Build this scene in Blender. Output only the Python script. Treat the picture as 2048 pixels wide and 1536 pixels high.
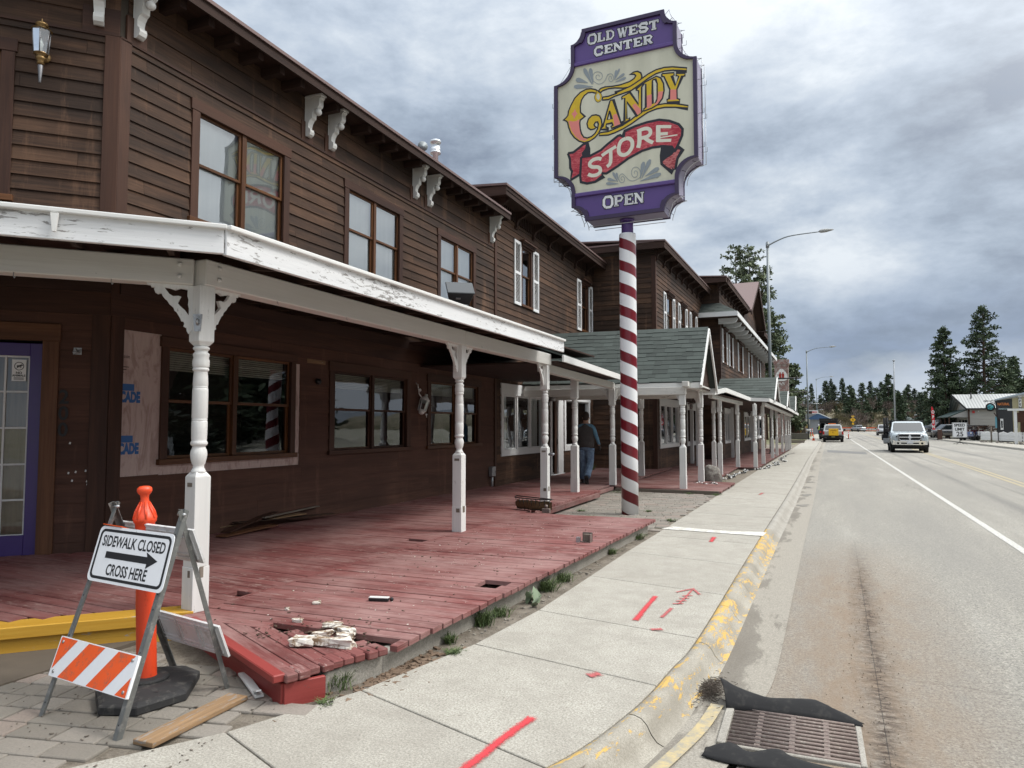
import bpy, bmesh, math, random
from mathutils import Vector, Matrix
from mathutils.geometry import tessellate_polygon
R = math.radians
for o in list(bpy.data.objects): bpy.data.objects.remove(o)
SC = bpy.context.scene
COL = SC.collection
# ---------------------------------------------------------------- camera
cd = bpy.data.cameras.new('camera'); cam = bpy.data.objects.new('camera', cd); COL.objects.link(cam)
cam.location = (0, 0, 1.68)
cam.rotation_euler = (R(90 + 3.338), 0, R(22.5176))
cd.sensor_width = 36.0; cd.lens = 36.0 * 1440 / 2048
cd.clip_start = 0.05; cd.clip_end = 6000
SC.camera = cam
# ---------------------------------------------------------------- light
SUN_EL, SUN_AZ = 52.0, 72.0          # azimuth clockwise from +Y
sdir = Vector((math.sin(R(SUN_AZ)) * math.cos(R(SUN_EL)), math.cos(R(SUN_AZ)) * math.cos(R(SUN_EL)), math.sin(R(SUN_EL))))
sl = bpy.data.lights.new('sun', 'SUN'); sun = bpy.data.objects.new('sun', sl); COL.objects.link(sun)
sl.energy = 1.7; sl.angle = R(14); sl.color = (1.0, 0.965, 0.91)
sun.rotation_euler = sdir.to_track_quat('Z', 'Y').to_euler()
sun.location = (20, 0, 40)
SC.view_settings.view_transform = 'Standard'; SC.view_settings.look = 'None'
SC.view_settings.gamma = 1.0; SC.view_settings.exposure = 0.22
SC.view_settings.use_curve_mapping = False
SC.render.engine = 'CYCLES'
SC.cycles.max_bounces = 6; SC.cycles.transparent_max_bounces = 24
SC.cycles.use_denoising = True

def nodes_of(idb):
    idb.use_nodes = True
    nt = idb.node_tree; nt.nodes.clear()
    return nt
class NT:
    """tiny node-tree writer"""
    def __init__(s, nt): s.nt = nt
    def n(s, t, props=None, **inp):
        nd = s.nt.nodes.new(t)
        for k, v in (props or {}).items(): setattr(nd, k, v)
        for k, v in inp.items():
            key = k.replace('_', ' ')
            sock = nd.inputs[int(k[1:])] if k[0] == 'i' and k[1:].isdigit() else nd.inputs[key]
            if isinstance(v, bpy.types.NodeSocket): s.nt.links.new(v, sock)
            else: sock.default_value = v
        return nd
    def math(s, op, a, b=0.0, c=0.0, clamp=False):
        return s.n('ShaderNodeMath', {'operation': op, 'use_clamp': clamp}, i0=a, i1=b, i2=c).outputs[0]
    def mix(s, f, a, b, mode='MIX'):
        nd = s.n('ShaderNodeMix', {'data_type': 'RGBA', 'blend_type': mode, 'clamp_factor': True})
        for i, v in ((0, f), (6, a), (7, b)):
            if isinstance(v, bpy.types.NodeSocket): s.nt.links.new(v, nd.inputs[i])
            else:
                if i > 0 and len(v) == 3: v = (*v, 1)
                nd.inputs[i].default_value = v
        return nd.outputs[2]
    def ramp(s, f, stops, interp='LINEAR'):
        nd = s.nt.nodes.new('ShaderNodeValToRGB'); cr = nd.color_ramp; cr.interpolation = interp
        while len(cr.elements) < len(stops): cr.elements.new(0.5)
        for e, (p, c) in zip(cr.elements, stops):
            e.position = p; e.color = (c, c, c, 1) if isinstance(c, (int, float)) else (*c, 1)
        s.nt.links.new(f, nd.inputs[0]); return nd.outputs[0]
    def noise(s, vec, scale, detail=4, rough=0.55, dist=0.0):
        return s.n('ShaderNodeTexNoise', None, Vector=vec, Scale=scale, Detail=detail, Roughness=rough, Distortion=dist).outputs[0]
    def mapping(s, vec, scale=(1, 1, 1), loc=(0, 0, 0), rot=(0, 0, 0)):
        return s.n('ShaderNodeMapping', None, Vector=vec, Scale=scale, Location=loc, Rotation=rot).outputs[0]

# ---------------------------------------------------------------- sky: Nishita behind broken grey cloud
W = bpy.data.worlds.new('World'); SC.world = W
g = NT(nodes_of(W))
tc = g.n('ShaderNodeTexCoord').outputs['Generated']
sky = g.n('ShaderNodeTexSky', {'sky_type': 'NISHITA', 'sun_disc': False, 'sun_elevation': R(SUN_EL), 'sun_rotation': R(SUN_AZ)}).outputs[0]
sep = g.n('ShaderNodeSeparateXYZ', None, Vector=tc)
up = g.math('MAXIMUM', sep.outputs[2], 0.0)
cv = g.mapping(tc, scale=(1, 1, 2.1))
w1 = g.noise(g.mapping(cv, loc=(3.1, 1.7, 0)), 2.3, 10, 0.58, 0.0)        # big masses
w2 = g.noise(g.mapping(cv, loc=(9.3, 4.2, 0)), 6.5, 11, 0.60, 0.12)       # puffs
w3 = g.noise(g.mapping(cv, loc=(1.3, 14.2, 0)), 1.1, 3, 0.5, 0.0)        # slow change
cl = g.math('ADD', g.math('ADD', g.math('MULTIPLY', w1, 0.50), g.math('MULTIPLY', w2, 0.34)), g.math('MULTIPLY', w3, 0.16))
def lobe(d, k, amt):      # a heap or a gap of cloud in one part of the sky
    q = g.n('ShaderNodeVectorMath', {'operation': 'DOT_PRODUCT'}, i0=tc, i1=d).outputs['Value']
    return g.math('MULTIPLY', g.math('POWER', g.math('MAXIMUM', q, 0.0), k), amt)
for d, k, amt in (((.187, .936, .298), 260, -.10), ((.09, .972, .215), 120, .055), ((-.059, .897, .438), 60, .045), ((-.064, .942, .33), 160, -.05), ((.059, .994, .089), 400, -.07), ((-.56, .68, .47), 40, .0), ((-.42, .81, .40), 60, -.02)):
    cl = g.math('ADD', cl, lobe(d, k, amt))
ccol = g.ramp(cl, [(0.39, (2.1, 2.55, 3.3)), (0.445, (3.1, 3.75, 4.65)), (0.49, (4.1, 4.8, 5.75)), (0.525, (5.0, 5.65, 6.45)), (0.59, (6.9, 7.4, 7.9))])
low = g.math('ADD', sep.outputs[2], g.math('MULTIPLY', g.math('SUBTRACT', w1, 0.5), 0.22))
bank = g.ramp(low, [(0.03, 0.0), (0.075, 1.0), (0.13, 0.7), (0.21, 0.0)])
ccol = g.mix(g.math('MULTIPLY', bank, g.ramp(w2, [(.38, .25), (.62, .85)])), ccol, (2.5, 3.2, 4.6))
strip = g.ramp(low, [(0.0, 1.0), (0.035, 0.9), (0.07, 0.0)])
ccol = g.mix(g.math('MULTIPLY', strip, 0.75), ccol, (5.8, 6.3, 7.0))
# thin cloud glowing where the sun stands behind it
dt = g.n('ShaderNodeVectorMath', {'operation': 'DOT_PRODUCT'}, i0=tc, i1=tuple(sdir)).outputs['Value']
glow = g.math('POWER', g.math('MAXIMUM', dt, 0.0), 5.0)
ccol = g.mix(1.0, ccol, g.mix(glow, (0, 0, 0), (26, 25, 23)), 'ADD')
over = g.math('POWER', up, 4.0)
ccol = g.mix(1.0, ccol, g.mix(over, (0, 0, 0), (13, 13.4, 14)), 'ADD')
cover = g.ramp(cl, [(0.33, 0.80), (0.42, 0.97)])
fin = g.mix(cover, sky, ccol)
bg = g.n('ShaderNodeBackground', None, Color=fin, Strength=0.1).outputs[0]
wo = g.n('ShaderNodeOutputWorld'); g.nt.links.new(bg, wo.inputs[0])

# ---------------------------------------------------------------- materials
MATS = {}
def mat(name, col=(.5, .5, .5), rough=.7, metal=0.0, fn=None, spec=None):
    if name in MATS: return MATS[name]
    m = bpy.data.materials.new(name); g = NT(nodes_of(m)); m.diffuse_color = (*col, 1)
    out = g.n('ShaderNodeOutputMaterial')
    b = g.n('ShaderNodeBsdfPrincipled', None, Base_Color=(*col, 1), Roughness=rough, Metallic=metal)
    if spec is not None: b.inputs['Specular IOR Level'].default_value = spec
    g.nt.links.new(b.outputs[0], out.inputs[0])
    g.b = b; g.out = out
    g.obj = lambda: g.n('ShaderNodeTexCoord').outputs['Object']
    g.uv = lambda: g.n('ShaderNodeTexCoord').outputs['UV']
    g.tone = lambda: g.n('ShaderNodeAttribute', {'attribute_name': 'tone'}).outputs['Fac']
    def col_(s): g.nt.links.new(s, b.inputs['Base Color'])
    def rough_(s): g.nt.links.new(s, b.inputs['Roughness'])
    def bump_(h, st=.3, d=.01):
        g.nt.links.new(g.n('ShaderNodeBump', None, Strength=st, Distance=d, Height=h).outputs[0], b.inputs['Normal'])
    g.col, g.rough, g.bump = col_, rough_, bump_
    if fn: fn(g)
    MATS[name] = m; return m
def mul(c, k): return tuple(x * k for x in c)

def plain(name, col, rough=.6, metal=0.0, var=.25, sc=6, dirt=None, bump=.15, bs=40):
    """paint or metal with slight mottling, fine bump and optional grime"""
    def f(g):
        o = g.obj()
        n = g.noise(o, sc, 5, .6)
        c = g.mix(n, mul(col, 1 - var), mul(col, 1 + var))
        if dirt: c = g.mix(g.ramp(g.noise(o, sc * 1.7, 8, .7), [(.52, 0), (.66, .8)]), c, dirt)
        g.col(c)
        if bump: g.bump(g.noise(o, bs, 4), bump, .004)
        g.rough(g.ramp(n, [(0, max(.02, rough - .1)), (1, min(1, rough + .12))]))
    return mat(name, col, rough, metal, f)

def wood(name, base, light, dark, peel=None, amt=.5, rough=.8, bump=.5, dust=None, weather=False, grime=None):
    """grain runs along u; tone shifts whole boards"""
    def f(g):
        uv = g.uv(); t = g.tone()
        gr = g.noise(g.mapping(uv, (1.6, 42, 1)), 1.0, 6, .62, .25)
        st = g.noise(g.mapping(uv, (.55, 5, 1)), 1.0, 5, .6, .3)
        c = g.mix(g.ramp(gr, [(.33, 0), (.68, 1)]), dark, light)
        c = g.mix(.5, c, base)
        c = g.mix(g.ramp(st, [(.35, .75), (.6, 0)]), c, dark)
        c = g.mix(g.ramp(t, [(0, .35), (.5, 0)]), c, dark)
        c = g.mix(g.ramp(t, [(.5, 0), (1, .35)]), c, light)
        if weather:
            o = g.obj(); vs = g.noise(g.mapping(o, (2.2, 2.2, .22)), 1.6, 6, .7); bg_ = g.noise(g.mapping(o, (.5, .5, 1.0)), 1.0, 5, .6)
            c = g.mix(g.ramp(bg_, [(.36, .75), (.56, 0)]), c, mul(dark, 1.2)); c = g.mix(g.ramp(vs, [(.56, 0), (.72, .45)]), c, mul(light, 1.5))
        if peel:
            p = g.noise(g.mapping(uv, (7, 30, 1)), 1.0, 9, .72, .4)
            q = g.noise(g.mapping(uv, (.5, 1.4, 1)), 1.0, 3, .5)
            m = g.ramp(g.math('ADD', p, g.math('MULTIPLY', g.math('SUBTRACT', q, .5), .5)), [(.72 - .11 * amt, 0), (.77 - .11 * amt, .9)])
            c = g.mix(m, c, peel)
        if dust:
            o = g.obj(); dn = g.math('ADD', g.math('MULTIPLY', g.noise(o, 1.1, 5, .65), .6), g.math('MULTIPLY', g.noise(g.mapping(uv, (1.2, 9, 1)), 2.0, 7, .75), .4))
            c = g.mix(g.ramp(dn, [(.43, 0), (.62, .75)]), c, dust)
        if grime:
            gm = g.noise(g.mapping(uv, (1.4, 20, 1)), 1.6, 9, .8); c = g.mix(g.ramp(gm, [(.56, 0), (.66, .8)]), c, grime)
        g.col(c); g.bump(gr, bump, .004)
    return mat(name, base, rough, 0, f, .28)

def glass(name='window_glass', tint=(.02, .025, .03), wav=.06, base=.08):
    if name in MATS: return MATS[name]
    m = bpy.data.materials.new(name); g = NT(nodes_of(m)); out = g.n('ShaderNodeOutputMaterial')
    o = g.n('ShaderNodeTexCoord').outputs['Object']
    bp = g.n('ShaderNodeBump', None, Strength=.5, Distance=wav, Height=g.noise(o, 1.1, 1.5, .4)).outputs[0]
    fr = g.n('ShaderNodeFresnel', None, IOR=1.5, Normal=bp).outputs[0]
    fr = g.math('ADD', g.math('MULTIPLY', fr, 1.35), base, clamp=True)
    gl = g.n('ShaderNodeBsdfGlossy', None, Color=(.93, .96, 1, 1), Roughness=.015, Normal=bp).outputs[0]
    tr = g.n('ShaderNodeBsdfTransparent', None, Color=(.80, .84, .84, 1)).outputs[0]
    mx = g.n('ShaderNodeMixShader', None, i0=fr, i1=tr, i2=gl).outputs[0]
    g.nt.links.new(mx, out.inputs[0]); m.diffuse_color = (.3, .35, .4, 1)
    MATS[name] = m; return m

BROWN = (.105, .052, .033)
M_clap = wood('stained_clapboard', (.080, .041, .025), (.165, .090, .053), (.019, .012, .009), None, rough=.75, bump=1.0, weather=True)
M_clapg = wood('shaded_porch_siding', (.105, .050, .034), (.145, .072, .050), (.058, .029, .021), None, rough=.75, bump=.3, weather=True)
M_trimb = wood('brown_trim', (.066, .029, .018), (.105, .048, .028), (.03, .014, .010), None, rough=.6)
M_oak = wood('golden_wood_frame', (.110, .045, .017), (.20, .085, .032), (.05, .02, .009), None, rough=.45)
M_white = wood('old_white_paint', (.70, .70, .68), (.76, .76, .74), (.60, .60, .585), (.26, .25, .23), .55, rough=.55, bump=.2)
M_whitep = wood('peeling_white_paint', (.74, .75, .76), (.80, .81, .82), (.63, .64, .65), (.22, .21, .20), 1.36, rough=.6, bump=.6)
M_whiteb = wood('beam_white_paint', (.62, .61, .575), (.68, .67, .635), (.54, .53, .50), (.16, .15, .14), .55, rough=.55, bump=.5)
M_deck = wood('worn_red_deck_paint', (.195, .056, .053), (.265, .098, .09), (.10, .032, .029), (.30, .20, .18), 1.06, rough=.8, bump=.8, dust=(.335, .205, .19), grime=(.05, .022, .02))
M_deckd = wood('faded_red_walk', (.170, .058, .052), (.25, .105, .095), (.09, .036, .033), (.24, .18, .16), 1.1, rough=.85, bump=.6, dust=(.27, .18, .165), grime=(.045, .025, .022))
M_redbox = wood('red_step_paint', (.270, .045, .040), (.32, .062, .055), (.20, .034, .030), (.12, .07, .06), .3, rough=.5, bump=.3)
M_yel = wood('chipped_yellow_paint', (.56, .33, .045), (.64, .40, .07), (.44, .22, .02), (.36, .34, .30), 1.05, rough=.6, bump=.4)
M_raww = wood('weathered_plank', (.27, .165, .085), (.40, .26, .14), (.12, .08, .05), (.24, .22, .20), 1.45, rough=.85, bump=.9)
M_greyw = wood('grey_driftwood', (.20, .17, .14), (.30, .26, .22), (.09, .075, .06), None, rough=.9)
M_rawt = wood('new_cedar_trim', (.150, .065, .030), (.22, .10, .048), (.07, .03, .015), None, rough=.55)
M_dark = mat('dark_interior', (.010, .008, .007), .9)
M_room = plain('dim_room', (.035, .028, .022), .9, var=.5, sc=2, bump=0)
M_black = plain('black_metal', (.018, .018, .019), .4, .3)
M_curt = mat('white_curtain', (.70, .71, .70), .9, 0, lambda g: g.col(g.mix(g.noise(g.mapping(g.obj(), (9, 9, .4)), 1.6, 3), (.72, .73, .72), (.88, .88, .87))))
M_tan = mat('tan_drape', (.30, .23, .15), .9, 0, lambda g: (g.col(g.mix(g.noise(g.mapping(g.obj(), (14, 14, .6)), 1.0, 4), (.12, .08, .045), (.46, .37, .25))), None)[1])
M_blind = plain('cream_blind', (.50, .46, .38), .8, bump=0)
M_glass = glass(wav=.012, base=.03)
M_glassu = glass('upper_glass', wav=.006, base=.15)
M_metalroof = plain('red_metal_roof', (.16, .105, .098), .55, .2, var=.15)
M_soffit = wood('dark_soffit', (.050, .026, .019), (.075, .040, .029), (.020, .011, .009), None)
M_purple = plain('purple_door_paint', (.050, .026, .150), .35, var=.12)
M_galv = plain('galvanised_metal', (.42, .43, .44), .4, .7, dirt=(.12, .11, .10))
M_greym = plain('painted_grey_pole', (.21, .235, .245), .45, .3, var=.1)
M_fabric = plain('black_filter_cloth', (.010, .010, .011), .95, dirt=(.035, .033, .03), sc=7)
M_rubber = plain('black_rubber', (.022, .022, .023), .75, dirt=(.10, .095, .085), sc=9)
M_orange = plain('orange_plastic', (.80, .085, .015), .42, var=.12, dirt=(.18, .03, .015), sc=3)
M_chrome = mat('chrome', (.75, .76, .78), .12, 1.0)
M_ink = mat('black_print', (.010, .010, .012), .6)
M_wall_in = mat('unseen_wall', (.05, .04, .03), .9)
# ---------------------------------------------------------------- mesh builder
class MB:
    def __init__(s, M=None):
        s.v = []; s.f = []; s.mi = []; s.tn = []; s.uv = []; s.sm = []; s.M = M or Matrix()
    def add(s, vs, fs, mi=0, tone=.5, uvs=None, smooth=False, M=None):
        MM = s.M @ M if M is not None else s.M
        b = len(s.v); flip = MM.to_3x3().determinant() < 0
        s.v += [MM @ Vector(p) for p in vs]
        ou, ov = random.uniform(0, 50), random.uniform(0, 50)
        for k, f in enumerate(fs):
            ids = list(f)
            if uvs is None:
                u = []
                P = [Vector(vs[i]) for i in ids]
                n = (P[1] - P[0]).cross(P[2] - P[0]); ax = max(range(3), key=lambda i: abs(n[i])) if n.length else 2
                a = [i for i in range(3) if i != ax]
                ext = [max(v[i] for v in vs) - min(v[i] for v in vs) for i in range(3)]
                if ext[a[1]] > ext[a[0]]: a = a[::-1]
                u = [(p[a[0]] + ou, p[a[1]] + ov) for p in P]
            else: u = [(uvs[k][j][0], uvs[k][j][1]) for j in range(len(ids))]
            if flip: ids = ids[::-1]; u = u[::-1]
            s.f.append([b + i for i in ids]); s.mi.append(mi); s.tn.append(tone); s.uv.append(u); s.sm.append(smooth)
        return s
    def box(s, x0, x1, y0, y1, z0, z1, mi=0, tone=None, M=None):
        if tone is None: tone = random.random()
        vs = [(x, y, z) for z in (z0, z1) for x, y in ((x0, y0), (x1, y0), (x1, y1), (x0, y1))]
        fs = [(0, 3, 2, 1), (4, 5, 6, 7), (0, 1, 5, 4), (1, 2, 6, 5), (2, 3, 7, 6), (3, 0, 4, 7)]
        return s.add(vs, fs, mi, tone, M=M)
    def cbox(s, c, d, mi=0, tone=None, rot=None, M=None):
        T = Matrix.Translation(c)
        if rot: T = T @ Matrix.Rotation(rot[2], 4, 'Z') @ Matrix.Rotation(rot[1], 4, 'Y') @ Matrix.Rotation(rot[0], 4, 'X')
        if M is not None: T = M @ T
        return s.box(-d[0] / 2, d[0] / 2, -d[1] / 2, d[1] / 2, -d[2] / 2, d[2] / 2, mi, tone, T)
    def frustum(s, r0, r1, z0, z1, mi=0, tone=.5, M=None):
        """r=(x0,x1,y0,y1) at z0 and z1"""
        vs = [(x, y, z0) for x, y in ((r0[0], r0[2]), (r0[1], r0[2]), (r0[1], r0[3]), (r0[0], r0[3]))] + \
             [(x, y, z1) for x, y in ((r1[0], r1[2]), (r1[1], r1[2]), (r1[1], r1[3]), (r1[0], r1[3]))]
        return s.add(vs, [(0, 3, 2, 1), (4, 5, 6, 7), (0, 1, 5, 4), (1, 2, 6, 5), (2, 3, 7, 6), (3, 0, 4, 7)], mi, tone, M=M)
    def bar(s, a, b, w, h=None, mi=0, tone=None, up=(0, 0, 1)):
        a = Vector(a); b = Vector(b); h = h or w; d = b - a; L = d.length
        if L < 1e-6: return s
        y = d / L; x = y.cross(Vector(up))
        if x.length < 1e-3: x = y.cross(Vector((1, 0, 0)))
        x.normalize(); z = x.cross(y)
        M = Matrix.Translation(a) @ Matrix((x, y, z)).transposed().to_4x4()
        return s.box(-w / 2, w / 2, 0, L, -h / 2, h / 2, mi, tone, M)
    def tube(s, pts, r, n=8, mi=0, cap=True, smooth=True, tone=.5):
        pts = [Vector(p) for p in pts]; rs = r if isinstance(r, (list, tuple)) else [r] * len(pts)
        vs = []; prev = None
        for i, p in enumerate(pts):
            d = (pts[min(i + 1, len(pts) - 1)] - pts[max(i - 1, 0)]).normalized()
            if prev is None: x = d.orthogonal().normalized()
            else:
                x = prev - d * prev.dot(d); x = x.normalized() if x.length > 1e-4 else d.orthogonal().normalized()
            prev = x; y = d.cross(x)
            for k in range(n):
                a = 2 * math.pi * k / n; vs.append(p + (x * math.cos(a) + y * math.sin(a)) * rs[i])
        fs = [(i * n + k, i * n + (k + 1) % n, (i + 1) * n + (k + 1) % n, (i + 1) * n + k) for i in range(len(pts) - 1) for k in range(n)]
        if cap: fs += [tuple(range(n))[::-1], tuple((len(pts) - 1) * n + k for k in range(n))]
        return s.add(vs, fs, mi, tone, smooth=smooth)
    def lathe(s, prof, n=20, mi=0, c=(0, 0, 0), smooth=True, tone=.5, M=None):
        """prof [(r,z)] bottom to top"""
        vs = [(c[0] + r * math.cos(2 * math.pi * k / n), c[1] + r * math.sin(2 * math.pi * k / n), c[2] + z) for r, z in prof for k in range(n)]
        fs = [(i * n + k, i * n + (k + 1) % n, (i + 1) * n + (k + 1) % n, (i + 1) * n + k) for i in range(len(prof) - 1) for k in range(n)]
        fs += [tuple(range(n))[::-1], tuple((len(prof) - 1) * n + k for k in range(n))]
        return s.add(vs, fs, mi, tone, smooth=smooth, M=M)
    def prism(s, poly, h0, h1, plane='xz', mi=0, tone=.5, M=None, holes=()):
        """extrude a 2D polygon (with holes) between h0 and h1 along the third axis"""
        def P(p, h): return {'xz': (p[0], h, p[1]), 'yz': (h, p[0], p[1]), 'xy': (p[0], p[1], h)}[plane]
        loops = [list(poly)] + [list(h) for h in holes]
        flat = [p for l in loops for p in l]; n = len(flat)
        tris = tessellate_polygon([[Vector((p[0], p[1], 0)) for p in l] for l in loops])
        vs = [P(p, h0) for p in flat] + [P(p, h1) for p in flat]
        fs = [tuple(t) for t in tris] + [tuple(i + n for i in t)[::-1] for t in tris]
        b = 0
        for l in loops:
            m = len(l)
            fs += [(b + i, b + (i + 1) % m, n + b + (i + 1) % m, n + b + i) for i in range(m)]
            b += m
        return s.add(vs, fs, mi, tone, M=M)
    def poly(s, pts, mi=0, tone=.5, M=None):
        tr = tessellate_polygon([[Vector(p) for p in pts]])
        return s.add(pts, [tuple(t) for t in tr], mi, tone, M=M)
    def ball(s, c, r, mi=0, n=10, sc=(1, 1, 1), tone=.5):
        prof = [(max(1e-4, r * math.sin(math.pi * i / n)), -r * math.cos(math.pi * i / n)) for i in range(n + 1)]
        return s.lathe(prof, n + 4, mi, tone=tone, M=Matrix.Translation(c) @ Matrix.Diagonal((*sc, 1)))
    def build(s, name, mats, parent=None, bevel=0, seg=1, solid=0, origin=None, fixn=False):
        me = bpy.data.meshes.new(name)
        off = Vector(origin) if origin is not None else (Vector(parent['_o']) if parent is not None and '_o' in parent else Vector())
        me.from_pydata([tuple(Vector(v) - off) for v in s.v], [], s.f)
        for m in (mats if isinstance(mats, (list, tuple)) else [mats]): me.materials.append(m)
        me.polygons.foreach_set('material_index', s.mi)
        me.polygons.foreach_set('use_smooth', s.sm)
        ul = me.uv_layers.new(name='uv'); fl = []
        for u in s.uv:
            for q in u: fl += [q[0], q[1]]
        ul.data.foreach_set('uv', fl)
        at = me.attributes.new('tone', 'FLOAT', 'FACE'); at.data.foreach_set('value', s.tn)
        me.update()
        if fixn:
            bm = bmesh.new(); bm.from_mesh(me); bmesh.ops.recalc_face_normals(bm, faces=bm.faces); bm.to_mesh(me); bm.free()
        o = bpy.data.objects.new(name, me); COL.objects.link(o)
        if parent is not None: o.parent = parent; o['_o'] = tuple(off)
        else: o.location = off; o['_o'] = tuple(off)
        if bevel:
            b = o.modifiers.new('bevel', 'BEVEL'); b.width = bevel; b.segments = seg; b.limit_method = 'ANGLE'; b.angle_limit = R(40)
        return o
def thing(name, label, cat, loc=(0, 0, 0), group=None):
    o = bpy.data.objects.new(name, None); COL.objects.link(o); o.location = loc; o['_o'] = tuple(loc)
    o.empty_display_size = .2; o['label'] = label; o['category'] = cat
    if group: o['group'] = group
    return o
def tag(o, label, cat, group=None, kind=None):
    if kind: o['kind'] = kind
    else: o['label'] = label; o['category'] = cat
    if group: o['group'] = group
    return o
def struct(mb, name, mats, **k):
    o = mb.build(name, mats, **k); o['kind'] = 'structure'; return o
def copy_tree(o, parent=None):
    c = o.copy(); COL.objects.link(c); c.parent = parent
    for ch in list(o.children): copy_tree(ch, c)
    return c
def place(o, loc, rz=0, sc=1, label=None, group=None):
    o.location = loc; o.rotation_euler = (0, 0, rz); o.scale = (sc, sc, sc) if not isinstance(sc, tuple) else sc
    if label: o['label'] = label
    if group: o['group'] = group
    return o
def frame(o, sd, nd):
    """wall frame: local x runs along the wall, y points out of it, z up"""
    sd = Vector((*sd, 0)).normalized(); nd = Vector((*nd, 0)).normalized()
    return Matrix.Translation(o) @ Matrix((sd, nd, Vector((0, 0, 1)))).transposed().to_4x4()
def text2d(s, size=1.0, bold=0.0, align='CENTER', sx=1.0):
    cu = bpy.data.curves.new('t', 'FONT'); cu.body = s; cu.size = size; cu.align_x = align; cu.offset = bold; cu.resolution_u = 3
    o = bpy.data.objects.new('t', cu); COL.objects.link(o); bpy.context.view_layer.update()
    dg = bpy.context.evaluated_depsgraph_get(); me = o.evaluated_get(dg).to_mesh()
    vs = [(v.co.x * sx, v.co.y) for v in me.vertices]; fs = [tuple(p.vertices) for p in me.polygons]
    o.evaluated_get(dg).to_mesh_clear(); bpy.data.objects.remove(o); bpy.data.curves.remove(cu)
    return vs, fs
def put_text(mb, s, size, fn, mi=0, bold=0.0, align='CENTER', sx=1.0):
    """fn maps (x,y) of the flat text to 3D"""
    vs, fs = text2d(s, size, bold, align, sx)
    if vs: mb.add([fn(x, y) for x, y in vs], fs, mi, .5)
def stroke(mb, pts, w, fn, mi=0):
    """a flat brush stroke; w number or list; fn maps 2D to 3D"""
    P = [Vector(p) for p in pts]; n = len(P); ws = w if isinstance(w, (list, tuple)) else [w] * n
    L = []; Rr = []
    for i, p in enumerate(P):
        d = (P[min(i + 1, n - 1)] - P[max(i - 1, 0)])
        d = d.normalized() if d.length else Vector((1, 0)); q = Vector((-d.y, d.x)) * ws[i] / 2
        if 0 < i < n - 1:
            a = (P[i] - P[i - 1]).normalized(); b = (P[i + 1] - P[i]).normalized(); k = max(.5, a.dot(d)); q = q / k
        L.append(p + q); Rr.append(p - q)
    vs = [fn(p.x, p.y) for p in L] + [fn(p.x, p.y) for p in Rr]
    q = n - 1; mb.add(vs, [(i, i + 1, n + i + 1, n + i) for i in range(n - 1)], mi, .5, uvs=[[(i / q, 1), ((i + 1) / q, 1), ((i + 1) / q, 0), (i / q, 0)] for i in range(n - 1)])
def smoothpts(pts, k=4, closed=False):
    n = len(pts); out = []
    rng = range(n if closed else n - 1)
    for i in rng:
        p0, p1, p2, p3 = (pts[(i - 1) % n] if closed or i > 0 else pts[i]), pts[i], pts[(i + 1) % n], (pts[(i + 2) % n] if closed or i + 2 < n else pts[(i + 1) % n])
        for j in range(k):
            t = j / k
            out.append(tuple(.5 * (2 * b + (c - a) * t + (2 * a - 5 * b + 4 * c - d) * t * t + (3 * b - a - 3 * c + d) * t ** 3) for a, b, c, d in zip(p0, p1, p2, p3)))
    if not closed: out.append(tuple(pts[-1]))
    return out

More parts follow.
